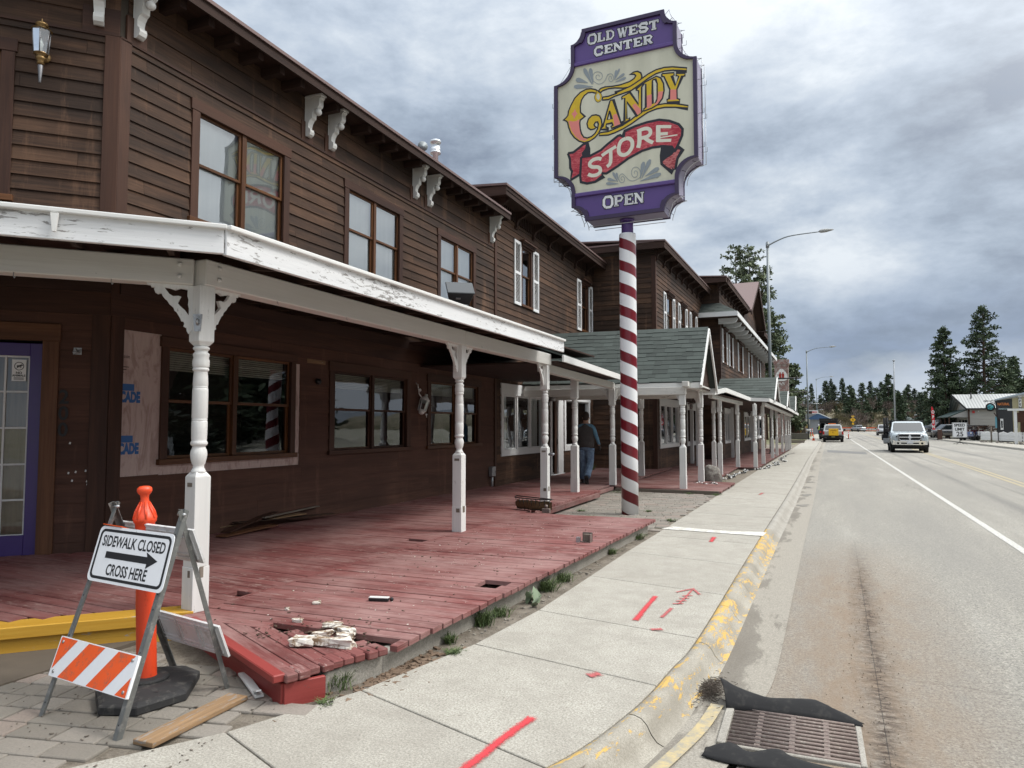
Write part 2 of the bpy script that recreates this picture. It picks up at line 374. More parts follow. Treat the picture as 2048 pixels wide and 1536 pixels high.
# ---------------------------------------------------------------- clapboard walls and windows
def clapboard(mb, s0, s1, z0, z1, expo, holes=(), lap=.017, seams=3.2, mi=0, nails=False):
    """boards in the wall frame (x along, y out, z up) cut around holes (s0,s1,z0,z1)"""
    z = z0; row = 0
    while z < z1 - 1e-4:
        zt = min(z + expo, z1)
        cuts = sorted({z, zt} | {h[k] for h in holes for k in (2, 3) if z < h[k] < zt})
        joints = []
        x = s0 + random.uniform(.3, seams)
        while x < s1: joints.append(x); x += random.uniform(seams * .5, seams * 1.3)
        seg = [s0] + joints + [s1]; tones = [min(1, max(0, random.gauss(.5, .22))) for _ in seg]
        offs = [(random.uniform(0, 60), random.uniform(0, 60)) for _ in seg]
        for a, b in zip(cuts[:-1], cuts[1:]):
            if b - a < 1e-4: continue
            spans = [(s0, s1)]
            for h in holes:
                if h[2] < b - 1e-4 and h[3] > a + 1e-4:
                    ns = []
                    for p, q in spans:
                        if h[1] <= p or h[0] >= q: ns.append((p, q)); continue
                        if h[0] > p: ns.append((p, h[0]))
                        if h[1] < q: ns.append((h[1], q))
                    spans = ns
            for p, q in spans:
                for k in range(len(seg) - 1):
                    u, v = max(p, seg[k]) , min(q, seg[k + 1])
                    if v - u < .004: continue
                    if k < len(seg) - 2 and v == seg[k + 1]: v -= .003
                    ya = lap * (1 - (a - z) / expo) + .004; yb = lap * (1 - (b - z) / expo) + .004
                    vs = [(u, ya, a), (v, ya, a), (v, yb, b), (u, yb, b), (u, 0, a), (v, 0, a), (v, 0, b), (u, 0, b)]
                    o = offs[k]
                    uvq = [(u + o[0], a + o[1]), (v + o[0], a + o[1]), (v + o[0], b + o[1]), (u + o[0], b + o[1])]
                    fs = [(0, 1, 2, 3)[::-1], (0, 4, 5, 1)[::-1], (1, 5, 6, 2)[::-1], (0, 3, 7, 4)[::-1]]
                    U = [uvq[::-1], [(u + o[0], o[1]), (u + o[0], o[1] + .02), (v + o[0], o[1] + .02), (v + o[0], o[1])][::-1], [(0, 0)] * 4, [(0, 0)] * 4]
                    mb.add(vs, fs, mi, tones[k], uvs=U)
                    if nails and v - u > .3 and b - a > .08:
                        for xx in (u + .03, v - .04, *[u + .41 * t_ for t_ in range(1, int((v - u) / .41))]):
                            if random.random() < .55: mb.add([(xx, ya + .0012, a + .022), (xx + .007, ya + .0012, a + .022), (xx + .007, ya + .0012, a + .029), (xx, ya + .0012, a + .029)], [(3, 2, 1, 0)], 0, 1.6)
        z = zt; row += 1
def backing(mb, s0, s1, z0, z1, holes=(), y=-.002, d=.09, mi=0):
    """solid sheathing behind the boards with real openings"""
    xs = sorted({s0, s1} | {min(max(h[k], s0), s1) for h in holes for k in (0, 1)})
    zs = sorted({z0, z1} | {min(max(h[k], z0), z1) for h in holes for k in (2, 3)})
    for a, b in zip(xs[:-1], xs[1:]):
        for c, e in zip(zs[:-1], zs[1:]):
            mx, mz = (a + b) / 2, (c + e) / 2
            if any(h[0] < mx < h[1] and h[2] < mz < h[3] for h in holes): continue
            mb.box(a, b, y - d, y, c, e, mi, .5)
def window(par, F, s0, s1, z0, z1, units=2, trim=.11, tm=None, fm=None, hung=True, inside='dark', gm=None, sill=True, head=None, depth=.05, muntin=None, deep=.9):
    """outer trim box s0..s1, z0..z1 in frame F; window > pane, sash, sill, curtain"""
    tm = tm or M_trimb; fm = fm or M_oak; gm = gm or M_glass; hd = head if head is not None else trim * 1.15
    mb = MB(F)
    a, b, c, e = s0 + trim, s1 - trim, z0 + (.05 if sill else trim), z1 - hd
    mb.box(s0, a, -.02, .034, z0, z1 - hd, 0); mb.box(b, s1, -.02, .034, z0, z1 - hd, 0)
    mb.box(s0 - .02, s1 + .02, -.02, .04, z1 - hd, z1, 0)
    if not sill: mb.box(a, b, -.02, .034, z0, c, 0)
    w = mb.build('window', [tm], par, bevel=.003)
    if sill:
        sb = MB(F); sb.box(s0 - .03, s1 + .03, -.02, .06, z0 - .015, c, 0); sb.build('sill', [fm if tm is M_trimb else tm], w, bevel=.004)
    mull = .07 if units > 1 else 0
    uw = ((b - a) - mull * (units - 1)) / units
    sb = MB(F); pb = MB(F); mid = c + (e - c) * .52
    for k in range(units):
        x0 = a + k * (uw + mull); x1 = x0 + uw
        if k: sb.box(x0 - mull, x0, -.05, .015, c, e, 0)
        st = .035
        for (q0, q1, yy) in (((c, mid + .02, -.045), (mid - .02, e, -.02)) if hung else ((c, e, -.03),)):
            sb.box(x0, x0 + st, yy - .02, yy + .012, q0, q1, 0); sb.box(x1 - st, x1, yy - .02, yy + .012, q0, q1, 0)
            sb.box(x0 + st, x1 - st, yy - .02, yy + .012, q0, q0 + st, 0); sb.box(x0 + st, x1 - st, yy - .02, yy + .012, q1 - st, q1, 0)
            pb.add([(x0 + st, yy - .004, q0 + st), (x1 - st, yy - .004, q0 + st), (x1 - st, yy - .004, q1 - st), (x0 + st, yy - .004, q1 - st)], [(3, 2, 1, 0)], 0)
            if muntin:
                for t in range(1, muntin[0]): sb.box(x0 + (x1 - x0) * t / muntin[0] - .008, x0 + (x1 - x0) * t / muntin[0] + .008, yy - .001, yy + .006, q0 + st, q1 - st, 0)
                for t in range(1, muntin[1]): sb.box(x0 + st, x1 - st, yy - .001, yy + .005, q0 + (q1 - q0) * t / muntin[1] - .008, q0 + (q1 - q0) * t / muntin[1] + .008, 0)
    # jamb liner so the opening has depth
    sb.box(a - .012, a, -.1, -.001, c, e, 0); sb.box(b, b + .012, -.1, -.001, c, e, 0); sb.box(a, b, -.1, -.001, e, e + .012, 0); sb.box(a, b, -.1, -.001, c - .012, c, 0)
    sb.build('sash', [fm], w, bevel=.002)
    pb.build('pane', [gm], w)
    ib = MB(F); q = .02
    if inside == 'curtain':
        n = 26
        vs = []; 
        for i in range(n + 1):
            x = a + (b - a) * i / n; y = -.078 + .006 * math.sin(i * 1.9) + random.uniform(-.002, .002)
            vs += [(x, y, c), (x, y, e)]
        ib.add(vs, [(2 * i, 2 * i + 1, 2 * i + 3, 2 * i + 2) for i in range(n)], 0, .5, smooth=True)
        ib.build('curtain', [M_curt], w)
    else:
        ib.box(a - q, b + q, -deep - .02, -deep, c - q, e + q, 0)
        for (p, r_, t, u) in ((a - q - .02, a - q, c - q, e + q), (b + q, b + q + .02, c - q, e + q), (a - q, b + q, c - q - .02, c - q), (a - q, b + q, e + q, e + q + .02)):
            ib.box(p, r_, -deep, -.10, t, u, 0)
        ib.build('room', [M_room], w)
        if inside in ('blind', 'drape'):
            bb = MB(F)
            if inside == 'blind':
                zz = e
                while zz > e - (e - c) * .2:
                    bb.box(a + .03, b - .03, -.13, -.105, zz - .022, zz - .004, 0, .5); zz -= .026
                bb.build('blind', [M_blind], w)
            else:
                n = 12
                for x0, x1 in ((a, a + (b - a) * .2), (b - (b - a) * .2, b)):
                    vs = []
                    for i in range(n + 1):
                        x = x0 + (x1 - x0) * i / n; y = -.14 + .02 * math.sin(i * 1.4)
                        vs += [(x, y, c), (x, y, e)]
                    bb.add(vs, [(2 * i, 2 * i + 1, 2 * i + 3, 2 * i + 2) for i in range(n)], 0, .5, smooth=True)
                bb.build('curtain', [M_curt], w)
    return w
# ================================================================= GROUND, ROAD, WALKS
random.seed(11)
RS = 0.0222                                   # the road runs a little to the right of the buildings
def m_asph(g):
    o = g.obj(); t = g.mapping(o, rot=(0, 0, math.atan(RS)))
    fine = g.noise(o, 60, 4, .85); mid = g.noise(o, 9, 6, .75); big = g.noise(g.mapping(t, (1, .14, 1)), .8, 6, .65)
    c = g.mix(g.ramp(g.math('ADD', g.math('MULTIPLY', fine, .55), g.math('MULTIPLY', g.noise(o, 32, 5, .85), .45)), [(.41, 0), (.58, 1)]), (.085, .078, .066), (.46, .435, .375))
    c = g.mix(g.ramp(g.noise(o, 130, 2, .6), [(.60, 0), (.66, .6)]), c, (.60, .58, .54))
    c = g.mix(g.ramp(mid, [(.35, .38), (.6, 0)]), c, (.16, .155, .145))
    c = g.mix(g.ramp(big, [(.36, .42), (.60, 0)]), c, (.17, .165, .155)); c = g.mix(g.ramp(big, [(.55, 0), (.75, .30)]), c, (.44, .43, .40))
    sx = g.n('ShaderNodeSeparateXYZ', None, Vector=t); X = sx.outputs[0]
    def track(x0, w): return g.ramp(g.math('ABSOLUTE', g.math('SUBTRACT', X, x0)), [(0, 1), (w, 0)])
    tr = g.math('MAXIMUM', g.math('MAXIMUM', track(3.5, .22), track(4.3, .10)), g.math('MAXIMUM', track(5.2, .16), track(7.6, .3)))
    c = g.mix(g.math('MULTIPLY', tr, g.ramp(g.noise(g.mapping(t, (1, .05, 1)), .9, 4), [(.38, .1), (.6, .65)])), c, (.10, .098, .096))
    vo = g.n('ShaderNodeTexVoronoi', {'feature': 'DISTANCE_TO_EDGE'}, Vector=g.mix(.12, g.mapping(t, (.16, .35, 1)), g.n('ShaderNodeTexNoise', None, Vector=o, Scale=1.3, Detail=5.0).outputs[1]), Scale=1.0).outputs[0]
    c = g.mix(g.math('MULTIPLY', g.math('MULTIPLY', g.ramp(vo, [(.0, 1), (.003, 0)]), g.ramp(g.noise(o, .25, 2), [(.5, 0), (.6, 1)])), .4), c, (.07, .066, .06))
    # brown mud dragged along the seam a metre out from the kerb
    wob = g.math('MULTIPLY', g.math('SUBTRACT', g.noise(g.mapping(o, (0, 1, 1)), 1.3, 4), .5), .16)
    Y = g.n('ShaderNodeSeparateXYZ', None, Vector=o).outputs[1]; Xo = g.n('ShaderNodeSeparateXYZ', None, Vector=o).outputs[0]
    ctr = g.math('ADD', g.math('ADD', .215, g.math('MULTIPLY', Y, .029)), wob)
    dx = g.math('SUBTRACT', Xo, ctr); ad = g.math('ABSOLUTE', dx)
    yf = g.math('MULTIPLY', g.ramp(g.math('MULTIPLY', Y, .05), [(.14, 1), (.42, .85), (.60, 0)]), 1.0)
    wash = g.math('MULTIPLY', g.math('MULTIPLY', g.ramp(g.math('ABSOLUTE', g.math('ADD', dx, .12)), [(.10, 1), (.95, 0)]), yf), g.ramp(g.noise(g.mapping(o, (2.5, .8, 1)), 2.0, 7, .75), [(.30, .35), (.58, 1)]))
    c = g.mix(g.math('MULTIPLY', wash, .95), c, g.mix(fine, (.14, .095, .062), (.30, .225, .155)))
    core = g.math('MULTIPLY', g.math('MULTIPLY', g.ramp(ad, [(.0, 1), (.07, .45), (.17, 0)]), yf), g.ramp(g.noise(g.mapping(o, (5, 12, 1)), 1.6, 8, .8), [(.42, 0), (.56, 1)]))
    c = g.mix(core, c, (.040, .024, .016))
    ln = g.math('MULTIPLY', g.ramp(g.math('ABSOLUTE', g.math('SUBTRACT', Xo, g.math('ADD', .208, g.math('MULTIPLY', Y, .029)))), [(.0, 1), (.004, 0)]), yf)
    c = g.mix(g.math('MULTIPLY', ln, .85), c, (.012, .010, .009))
    g.col(c); g.bump(fine, .9, .008)
M_asph = mat('worn_asphalt', (.22, .215, .20), .9, 0, m_asph)
def m_conc(base, stain=(.22, .20, .17), sp=1.0):
    def f(g):
        o = g.obj(); fine = g.noise(o, 85, 4, .85); mid = g.noise(o, 4, 6, .7); t = g.tone()
        c = g.mix(g.ramp(fine, [(.34, 0), (.66, 1)]), mul(base, 1 - .42 * sp), mul(base, 1 + .28 * sp))
        c = g.mix(g.ramp(g.noise(o, 48, 4, .8), [(.60, 0), (.67, .7 * sp)]), c, (.17, .14, .11))
        c = g.mix(g.ramp(mid, [(.38, .40), (.6, 0)]), c, stain)
        c = g.mix(g.ramp(t, [(0, .25), (1, 0)]), c, stain)
        g.col(c); g.bump(fine, .5, .004)
    return f
M_walk = mat('exposed_aggregate', (.42, .40, .35), .9, 0, m_conc((.405, .385, .335), sp=1.35))
def m_pan(g):
    o = g.obj(); fine = g.noise(o, 85, 4, .85); c = g.mix(g.ramp(fine, [(.36, 0), (.64, 1)]), (.19, .175, .145), (.37, .34, .29))
    uv = g.uv(); v = g.n('ShaderNodeSeparateXYZ', None, Vector=uv).outputs[1]; n = g.noise(g.mapping(uv, (.9, 3, 1)), 1.3, 8, .7, .4); big = g.noise(g.mapping(uv, (.22, 0, 1)), 1.0, 4)
    band = g.ramp(v, [(0, .20), (.10, .18), (.22, .05), (.35, -.12)])
    m = g.math('ADD', g.math('ADD', g.math('MULTIPLY', n, .8), band), g.math('MULTIPLY', g.math('SUBTRACT', big, .5), .9))
    c = g.mix(g.ramp(m, [(.56, 0), (.60, .6), (.8, .85)]), c, g.mix(fine, (.075, .065, .05), (.17, .15, .125)))
    g.col(c); g.bump(fine, .6, .005)
def m_gut(g):
    m_conc((.36, .34, .30), (.17, .155, .13))(g)
M_gutp = mat('gutter_pan', (.36, .34, .30), .8, 0, lambda g: m_pan(g))
M_gut = mat('gutter_concrete', (.36, .34, .30), .85, 0, m_gut)
def m_kerby(g):
    o = g.obj(); fine = g.noise(o, 110, 3, .7)
    base = g.mix(g.ramp(fine, [(.35, 0), (.65, 1)]), (.24, .22, .18), (.40, .375, .32))
    base = g.mix(g.ramp(g.noise(o, 3, 5), [(.4, .6), (.6, 0)]), base, (.20, .18, .145))
    uv = g.uv(); p = g.noise(g.mapping(uv, (2.6, 7, 1)), 2.0, 10, .78, .4)
    q = g.noise(g.mapping(uv, (.45, 2, 1)), 1.0, 3)
    su = g.n('ShaderNodeSeparateXYZ', None, Vector=uv)
    side = g.ramp(su.outputs[1], [(0, .10), (.14, .06), (.22, 0), (.32, -.12)])
    m = g.ramp(g.math('ADD', p, g.math('ADD', g.math('MULTIPLY', g.math('SUBTRACT', q, .5), .55), side)), [(.558, 0), (.575, 1)])
    yl = g.mix(g.noise(o, 14, 6, .7), (.44, .27, .06), (.62, .42, .13))
    g.col(g.mix(m, base, yl)); g.bump(g.math('ADD', fine, g.math('MULTIPLY', m, .6)), .5, .005)
M_kerby = mat('kerb_with_flaking_yellow', (.5, .4, .2), .8, 0, m_kerby)
def m_dirt(g):
    o = g.obj(); a = g.noise(o, 60, 6, .8); b = g.noise(o, 7, 5, .6)
    c = g.mix(g.ramp(a, [(.3, 0), (.7, 1)]), (.055, .045, .034), (.26, .22, .17))
    g.col(g.mix(g.ramp(b, [(.42, 0), (.62, .7)]), c, (.27, .235, .19))); g.bump(a, .9, .02)
M_dirt = mat('gravelly_dirt', (.2, .17, .13), .95, 0, m_dirt)
def m_lot(g):
    o = g.obj(); a = g.noise(o, 14, 6, .75); b = g.noise(o, .25, 5, .6)
    c = g.mix(g.ramp(a, [(.3, 0), (.7, 1)]), (.20, .185, .15), (.36, .335, .28))
    g.col(g.mix(g.ramp(b, [(.46, 0), (.56, .7)]), c, (.13, .14, .065))); g.bump(a, .6, .02)
M_lot = mat('dry_lot_and_grass', (.3, .27, .22), .95, 0, m_lot)
def m_lawn(g):
    o = g.obj(); a = g.noise(o, 25, 6, .75); b = g.noise(o, .6, 4, .6)
    g.col(g.mix(g.ramp(b, [(.4, 0), (.6, 1)]), g.mix(a, (.05, .065, .02), (.12, .13, .05)), g.mix(a, (.16, .14, .08), (.27, .24, .15)))); g.bump(a, .8, .04)
M_lawn = mat('patchy_lawn', (.1, .11, .05), .95, 0, m_lawn)

b = MB(); b.add([(-2500, -400, -.10), (2500, -400, -.10), (2500, 4500, -.10), (-2500, 4500, -.10)], [(0, 1, 2, 3)])
struct(b, 'ground', M_lot)
# road sheet from gutter seam to the far kerb
def roadx(x0, y): return x0 + RS * y
b = MB(); ys = [-40, 0, 10, 30, 60, 110, 170, 260]
vs = [p for y in ys for p in ((roadx(-.46, y), y, 0), (roadx(12.1, y), y, 0))]
b.add(vs, [(2 * i, 2 * i + 1, 2 * i + 3, 2 * i + 2) for i in range(len(ys) - 1)])
b.add([(-20, 260, .0), (60, 260, 0), (90, 330, 0.0), (-50, 330, .0)], [(0, 1, 2, 3)])
struct(b, 'road', M_asph)
# lot edges either side
b = MB(); b.add([(-70, -40, .114), (-.9, -40, .114), (-1.0, 4, .114), (-.45, 30, .114), (.9, 84, .114), (3.2, 190, .114), (-70, 190, .114)], [(0, 1, 2, 3, 4, 5, 6)])
struct(b, 'dirt_ground', M_dirt)
b = MB(); b.add([(-9, 65, .122), (-1.35, 65, .122), (.9, 125, .122), (1.2, 180, .122), (-30, 180, .122), (-30, 65, .122)], [(0, 1, 2, 3, 4, 5)])
struct(b, 'lawn', M_lawn)

# kerb and gutter swept along the street
KB = [(-4.4, .2), (-3.1, .95), (-2.2, 1.6), (-1.62, 2.4), (-1.15, 3.17), (-.94, 3.98), (-.86, 4.75), (-.80, 5.5), (-.74, 8.39), (-.67, 11.59), (-.52, 18), (-.33, 28), (-.14, 38.5), (.36, 60), (.90, 85.2), (1.78, 125), (2.75, 170)]
def sweep(path, prof, mi, z=0, uvoff=0):
    mb_v = []; n = len(prof); d = 0; U = []
    for i, p in enumerate(path):
        a = Vector(path[max(i - 1, 0)]); c = Vector(path[min(i + 1, len(path) - 1)]); t = (c - a).normalized(); q = Vector((t.y, -t.x))
        if i: d += (Vector(p) - Vector(path[i - 1])).length
        U.append(d)
        for o_, h in prof: mb_v.append((p[0] + q.x * o_, p[1] + q.y * o_, h + z))
    fs = []; uv = []
    vv = [0]
    for j in range(1, n): vv.append(vv[-1] + math.dist(prof[j], prof[j - 1]))
    for i in range(len(path) - 1):
        for j in range(n - 1):
            fs.append((i * n + j, i * n + j + 1, (i + 1) * n + j + 1, (i + 1) * n + j)); uv.append([(U[i], vv[j]), (U[i], vv[j + 1]), (U[i + 1], vv[j + 1]), (U[i + 1], vv[j])])
    return mb_v, fs, uv
def densify(path, step):
    out = []
    sp = smoothpts(path, 6)
    return sp
kp = densify(KB, .3)
prof = [(0, .02), (0, .118), (.012, .132), (.045, .133), (.085, .122), (.115, .095), (.14, .05), (.17, .018), (.21, .004)]
near = [p for p in kp if p[1] <= 11.6]; far = [p for p in kp if p[1] >= 11.3]
for path, m, stp in ((near, M_kerby, 1.5), (far, M_gut, 3.0)):
    P2, skip, L_ = [path[0]], set(), 0      # joints between pours are left open
    for p in path[1:]:
        q = Vector(P2[-1]); d = Vector(p) - q
        if L_ + d.length > stp and d.length > .02 and p[1] > 3.9:
            j = q + d * .5; P2 += [tuple(j - d.normalized() * .004), tuple(j + d.normalized() * .004)]; skip.add(len(P2) - 2); L_ = 0
        L_ += d.length; P2.append(p)
    v, f, u = sweep(P2, prof, 0); k = len(prof) - 1; keep = [i for i in range(len(f)) if i // k not in skip]
    b = MB(); b.add(v, [f[i] for i in keep], 0, .5, uvs=[u[i] for i in keep], smooth=True); struct(b, 'kerb', m)
b = MB(); v, f, u = sweep(kp, [(.20, .0035), (.30, -.004 + .008), (.55, .006)], 0)
b.add(v, f, 0, .6, uvs=u); struct(b, 'gutter', M_gutp)
# gutter joints are dark caulk lines, damp stains lie in the low line
M_damp = mat('damp_concrete', (.13, .12, .105), .6, 0, lambda g: g.col(g.mix(g.ramp(g.noise(g.obj(), 60, 6, .8), [(.3, 0), (.7, 1)]), (.10, .09, .075), (.26, .24, .205))))
def blob(cx, cy, rx, ry, z, n=26, jag=.35, seed=0, rot=0):
    rr = random.Random(seed); ph = [rr.uniform(0, 6.28) for _ in range(5)]; pts = []
    for i in range(n):
        a = 2 * math.pi * i / n; k = 1 + jag * (math.sin(2 * a + ph[0]) * .4 + math.sin(3 * a + ph[1]) * .35 + math.sin(5 * a + ph[2]) * .25 + math.sin(9 * a + ph[3]) * .12)
        x, y = rx * k * math.cos(a), ry * k * math.sin(a)
        pts.append((cx + x * math.cos(rot) - y * math.sin(rot), cy + x * math.sin(rot) + y * math.cos(rot), z))
    return pts
b = MB(); sd = 0
for y, r in ((16.5, .14), (19.0, .16), (21.3, .1), (23.4, .13), (26, .11), (30, .1), (33, .12), (39, .1), (45, .1)):
    sd += 1; x = -.64 + .02 * (y - 5) + .22; b.poly(blob(x, y, .05 + r * .30, r * 1.9, .0085 + .0006 * sd, n=60, jag=.6, seed=sd), 0)
struct(b, 'damp_stain', M_damp)

# sidewalk slabs, left and right edge stations
L = [(-4.6, .6), (-3.75, 1.55), (-3.16, 2.33), (-2.78, 2.91), (-2.48, 3.66), (-2.25, 4.73), (-2.16, 5.79), (-2.15, 7.3), (-2.14, 8.87), (-2.10, 10.35)]
Rr = [(-4.4, .2), (-3.1, .95), (-2.2, 1.6), (-1.62, 2.4), (-1.15, 3.17), (-.88, 4.40), (-.80, 5.48), (-.77, 6.95), (-.735, 8.5), (-.70, 10.05)]
def kx(y):
    for (a, c), (d, e) in zip(kp[:-1], kp[1:]):
        if c <= y <= e: return a + (d - a) * (y - c) / max(e - c, 1e-6)
    return kp[-1][0]
y = 11.85
while y < 168:
    L.append((-2.07 + .0205 * (y - 11.8), y)); Rr.append((kx(y - .3), y - .3)); y += 1.5 if y < 60 else 3
b = MB()
for i in range(len(L) - 1):
    a, c, d, e = [Vector((*p, 0)) for p in (L[i], (kx(Rr[i][1]), Rr[i][1]), (kx(Rr[i + 1][1]), Rr[i + 1][1]), L[i + 1])]
    t = (e - a).normalized() * (.006 if i > 3 else .004); t2 = (d - c).normalized() * .006
    q = (c - a).normalized() * .004
    P = [a + t + q, c + t2 - q, d - t2 - q, e - t + q]
    mid_ = [Vector((x - .004, y, 0)) for x, y in kp if P[1].y + .02 < y < P[2].y - .02]
    P = [P[0], P[1]] + mid_ + [P[2], P[3]]; m = len(P)
    vs = [(p.x, p.y, .03) for p in P] + [(p.x, p.y, .13) for p in P]
    b.add(vs, [tuple(range(m, 2 * m))] + [(k, (k + 1) % m, m + (k + 1) % m, m + k) for k in range(m)], 0, random.random())
struct(b, 'sidewalk', M_walk, bevel=.004)
b = MB(); v = []
for a, c in zip(L, Rr): v += [(a[0], a[1], .120), (c[0], c[1], .120)]
b.add(v, [(2 * i, 2 * i + 1, 2 * i + 3, 2 * i + 2) for i in range(len(L) - 1)])
struct(b, 'sidewalk_bed', M_dirt)

# painted lines and spray marks
M_line = mat('road_paint_white', (.72, .72, .69), .7, 0, lambda g: g.col(g.mix(g.ramp(g.noise(g.obj(), 30, 6, .75), [(.40, 0), (.62, 1)]), (.33, .32, .29), (.64, .63, .59))))
M_yline = mat('road_paint_yellow', (.60, .47, .22), .8, 0, lambda g: g.col(g.mix(g.ramp(g.noise(g.obj(), 18, 6, .75), [(.36, 0), (.60, 1)]), (.26, .25, .215), (.45, .36, .19))))
def m_spray(c0, c1, lo):
    def f(g):
        uv = g.uv(); sv = g.n('ShaderNodeSeparateXYZ', None, Vector=uv); o = g.obj(); n = g.noise(o, 70, 5, .8)
        e = g.math('SUBTRACT', 1.0, g.math('ABSOLUTE', g.math('SUBTRACT', g.math('MULTIPLY', sv.outputs[1], 2.0), 1.0)))
        e2 = g.math('SUBTRACT', 1.0, g.math('ABSOLUTE', g.math('SUBTRACT', g.math('MULTIPLY', sv.outputs[0], 2.0), 1.0)))
        a = g.ramp(g.math('ADD', g.math('MINIMUM', g.math('MULTIPLY', e, 1.2), g.math('MULTIPLY', e2, 7.0)), g.math('MULTIPLY', g.math('SUBTRACT', n, .5), 2.6)), [(lo, 0), (lo + .85, 1)])
        g.col(g.mix(n, c0, c1)); tr = g.n('ShaderNodeBsdfTransparent').outputs[0]
        g.nt.links.new(g.n('ShaderNodeMixShader', None, i0=a, i1=tr, i2=g.b.outputs[0]).outputs[0], g.out.inputs[0])
    return f
M_spray = mat('red_marking_paint', (.70, .045, .05), .8, 0, m_spray((.42, .05, .05), (.62, .03, .05), .05))
M_sprayf = mat('faded_marking_paint', (.5, .16, .15), .85, 0, m_spray((.36, .09, .09), (.46, .10, .10), .25))
M_whitemark = mat('white_marking_paint', (.8, .8, .78), .8, 0, lambda g: g.col(g.mix(g.ramp(g.noise(g.obj(), 9, 8, .85), [(.44, 0), (.60, 1)]), (.42, .40, .345), (.74, .74, .71))))
b = MB(); b.add([(roadx(2.29, 2), 2, .004), (roadx(2.40, 2), 2, .004), (roadx(2.40, 240), 240, .004), (roadx(2.29, 240), 240, .004)], [(0, 1, 2, 3)])
struct(b, 'edge_line', M_line)
b = MB()
for x0, x1 in ((0, .11), (.22, .33)):
    pp = [(4.75, 8), (5.05, 16), (5.35, 23.7), (5.78, 34), (6.35, 49.7), (6.95, 66), (8.0, 100), (11, 200)]
    v = [q for x, yy in pp for q in ((x + x0, yy, .004), (x + x1, yy, .004))]
    b.add(v, [(2 * i, 2 * i + 1, 2 * i + 3, 2 * i + 2) for i in range(len(pp) - 1)])
struct(b, 'centre_line', M_yline)
M_patch = mat('tar_patch', (.12, .12, .118), .85, 0, lambda g: g.col(g.mix(g.noise(g.obj(), 50, 5), (.10, .10, .097), (.20, .197, .19))))
b = MB(); b.poly([(.92, 50.5, .003), (3.05, 47.5, .003), (3.2, 51.5, .003), (1.02, 55.5, .003)], 0); struct(b, 'road_patch', M_patch)
fl = lambda z: (lambda x, y: (x, y, z))
def mark(name, pts, w, m, label, z=.1365, grp=None):
    b = MB(); rr = random.Random(len(pts) * 7 + int(abs(pts[0][1]) * 100)); P = smoothpts(pts, 5)
    ws = [w * 1.7 * (1 + rr.uniform(-.12, .12)) for _ in P]
    stroke(b, P, ws, fl(z)); o = b.build(name, m); return tag(o, label, 'paint mark', grp)
G = 'red utility marks sprayed on the sidewalk'
mark('paint_mark', [(-1.56, 2.5), (-1.48, 3.0), (-1.44, 3.4), (-1.40, 3.68)], .045, M_spray, 'longest bright red spray stripe at the near edge of the sidewalk', grp=G)
mark('paint_mark', [(-1.325, 5.75), (-1.335, 6.2), (-1.34, 6.66)], .040, M_spray, 'short bright red spray stripe in the middle of the sidewalk', grp=G)
mark('paint_mark', [(-1.31, 4.39), (-1.25, 4.46)], .07, M_sprayf, 'small faded red dab between the two bright red stripes', grp=G)
mark('paint_mark', [(-1.27, 10.0), (-1.28, 10.45)], .05, M_spray, 'small red dash near the white stripe across the sidewalk', grp=G)
mark('paint_mark', [(-1.11, 17.2), (-1.06, 17.75)], .06, M_sprayf, 'farthest faint pink dash on the sidewalk beyond the boulder', grp=G)
mark('paint_mark', [(-1.16, 5.55), (-1.08, 5.60)], .05, M_sprayf, 'faint red smear on the joint below the faded arrow', grp=G)
b = MB()
stroke(b, [(-1.15, 5.92), (-1.14, 6.1), (-1.125, 6.28)], .055, fl(.1365))
for q in range(4): stroke(b, [(-1.15 + .01 * q, 6.42 + .11 * q), (-1.06 + .01 * q, 6.47 + .11 * q)], .045, fl(.1365))
stroke(b, [(-1.10, 6.4), (-1.08, 6.7), (-1.07, 7.05)], .035, fl(.1375)); stroke(b, [(-1.20, 6.86), (-1.07, 7.08), (-.97, 6.84)], .045, fl(.1370))
tag(b.build('paint_mark', M_sprayf), 'faded red arrow with scribbled letters pointing up the sidewalk', 'paint mark', G)
b = MB(); b.poly([(-2.12, 10.98, .1365), (-1.5, 10.90, .1365), (-.66, 10.78, .1365), (-.63, 11.2, .1365), (-1.3, 11.12, .1365), (-2.0, 11.30, .1365)], 0)
tag(b.build('paint_mark', M_whitemark), 'white painted stripe running right across the sidewalk', 'paint mark')
b = MB(); stroke(b, smoothpts([(-.80, 3.3), (-.70, 3.7), (-.60, 4.15), (-.555, 4.55)], 4), .075, fl(.016)); tag(b.build('paint_mark', M_yline), 'faded ochre paint stripe on the gutter beside the drain', 'paint mark')

# storm drain with its torn black liner
t = thing('storm_drain', 'rusty barred storm drain grate in the gutter with torn black fabric', 'drain', (-.1, 4.3, 0))
M_rust = plain('rusty_iron', (.175, .135, .120), .6, .3, var=.4, sc=30, dirt=(.30, .27, .23), bump=.6, bs=90)
b = MB(); b.box(-.47, .21, 4.02, 4.60, -.05, -.012); b.build('pit', M_dark, t)
b = MB()
for i in range(11):
    yy = 4.05 + i * .049
    b.tube([(-.45, yy, .010), (.19, yy, .008)], .0115, 6)
for x in (-.30, -.13, .04): b.box(x - .014, x + .014, 4.03, 4.59, -.01, .012)
b.build('bars', M_rust, t)
b = MB(); b.box(-.50, -.455, 4.02, 4.60, -.02, .020); b.box(.19, .22, 4.02, 4.60, -.02, .014); b.box(-.455, .19, 4.585, 4.61, -.02, .016); b.box(-.455, .19, 4.005, 4.03, -.02, .016); b.build('grate_rim', M_gut, t, bevel=.004)
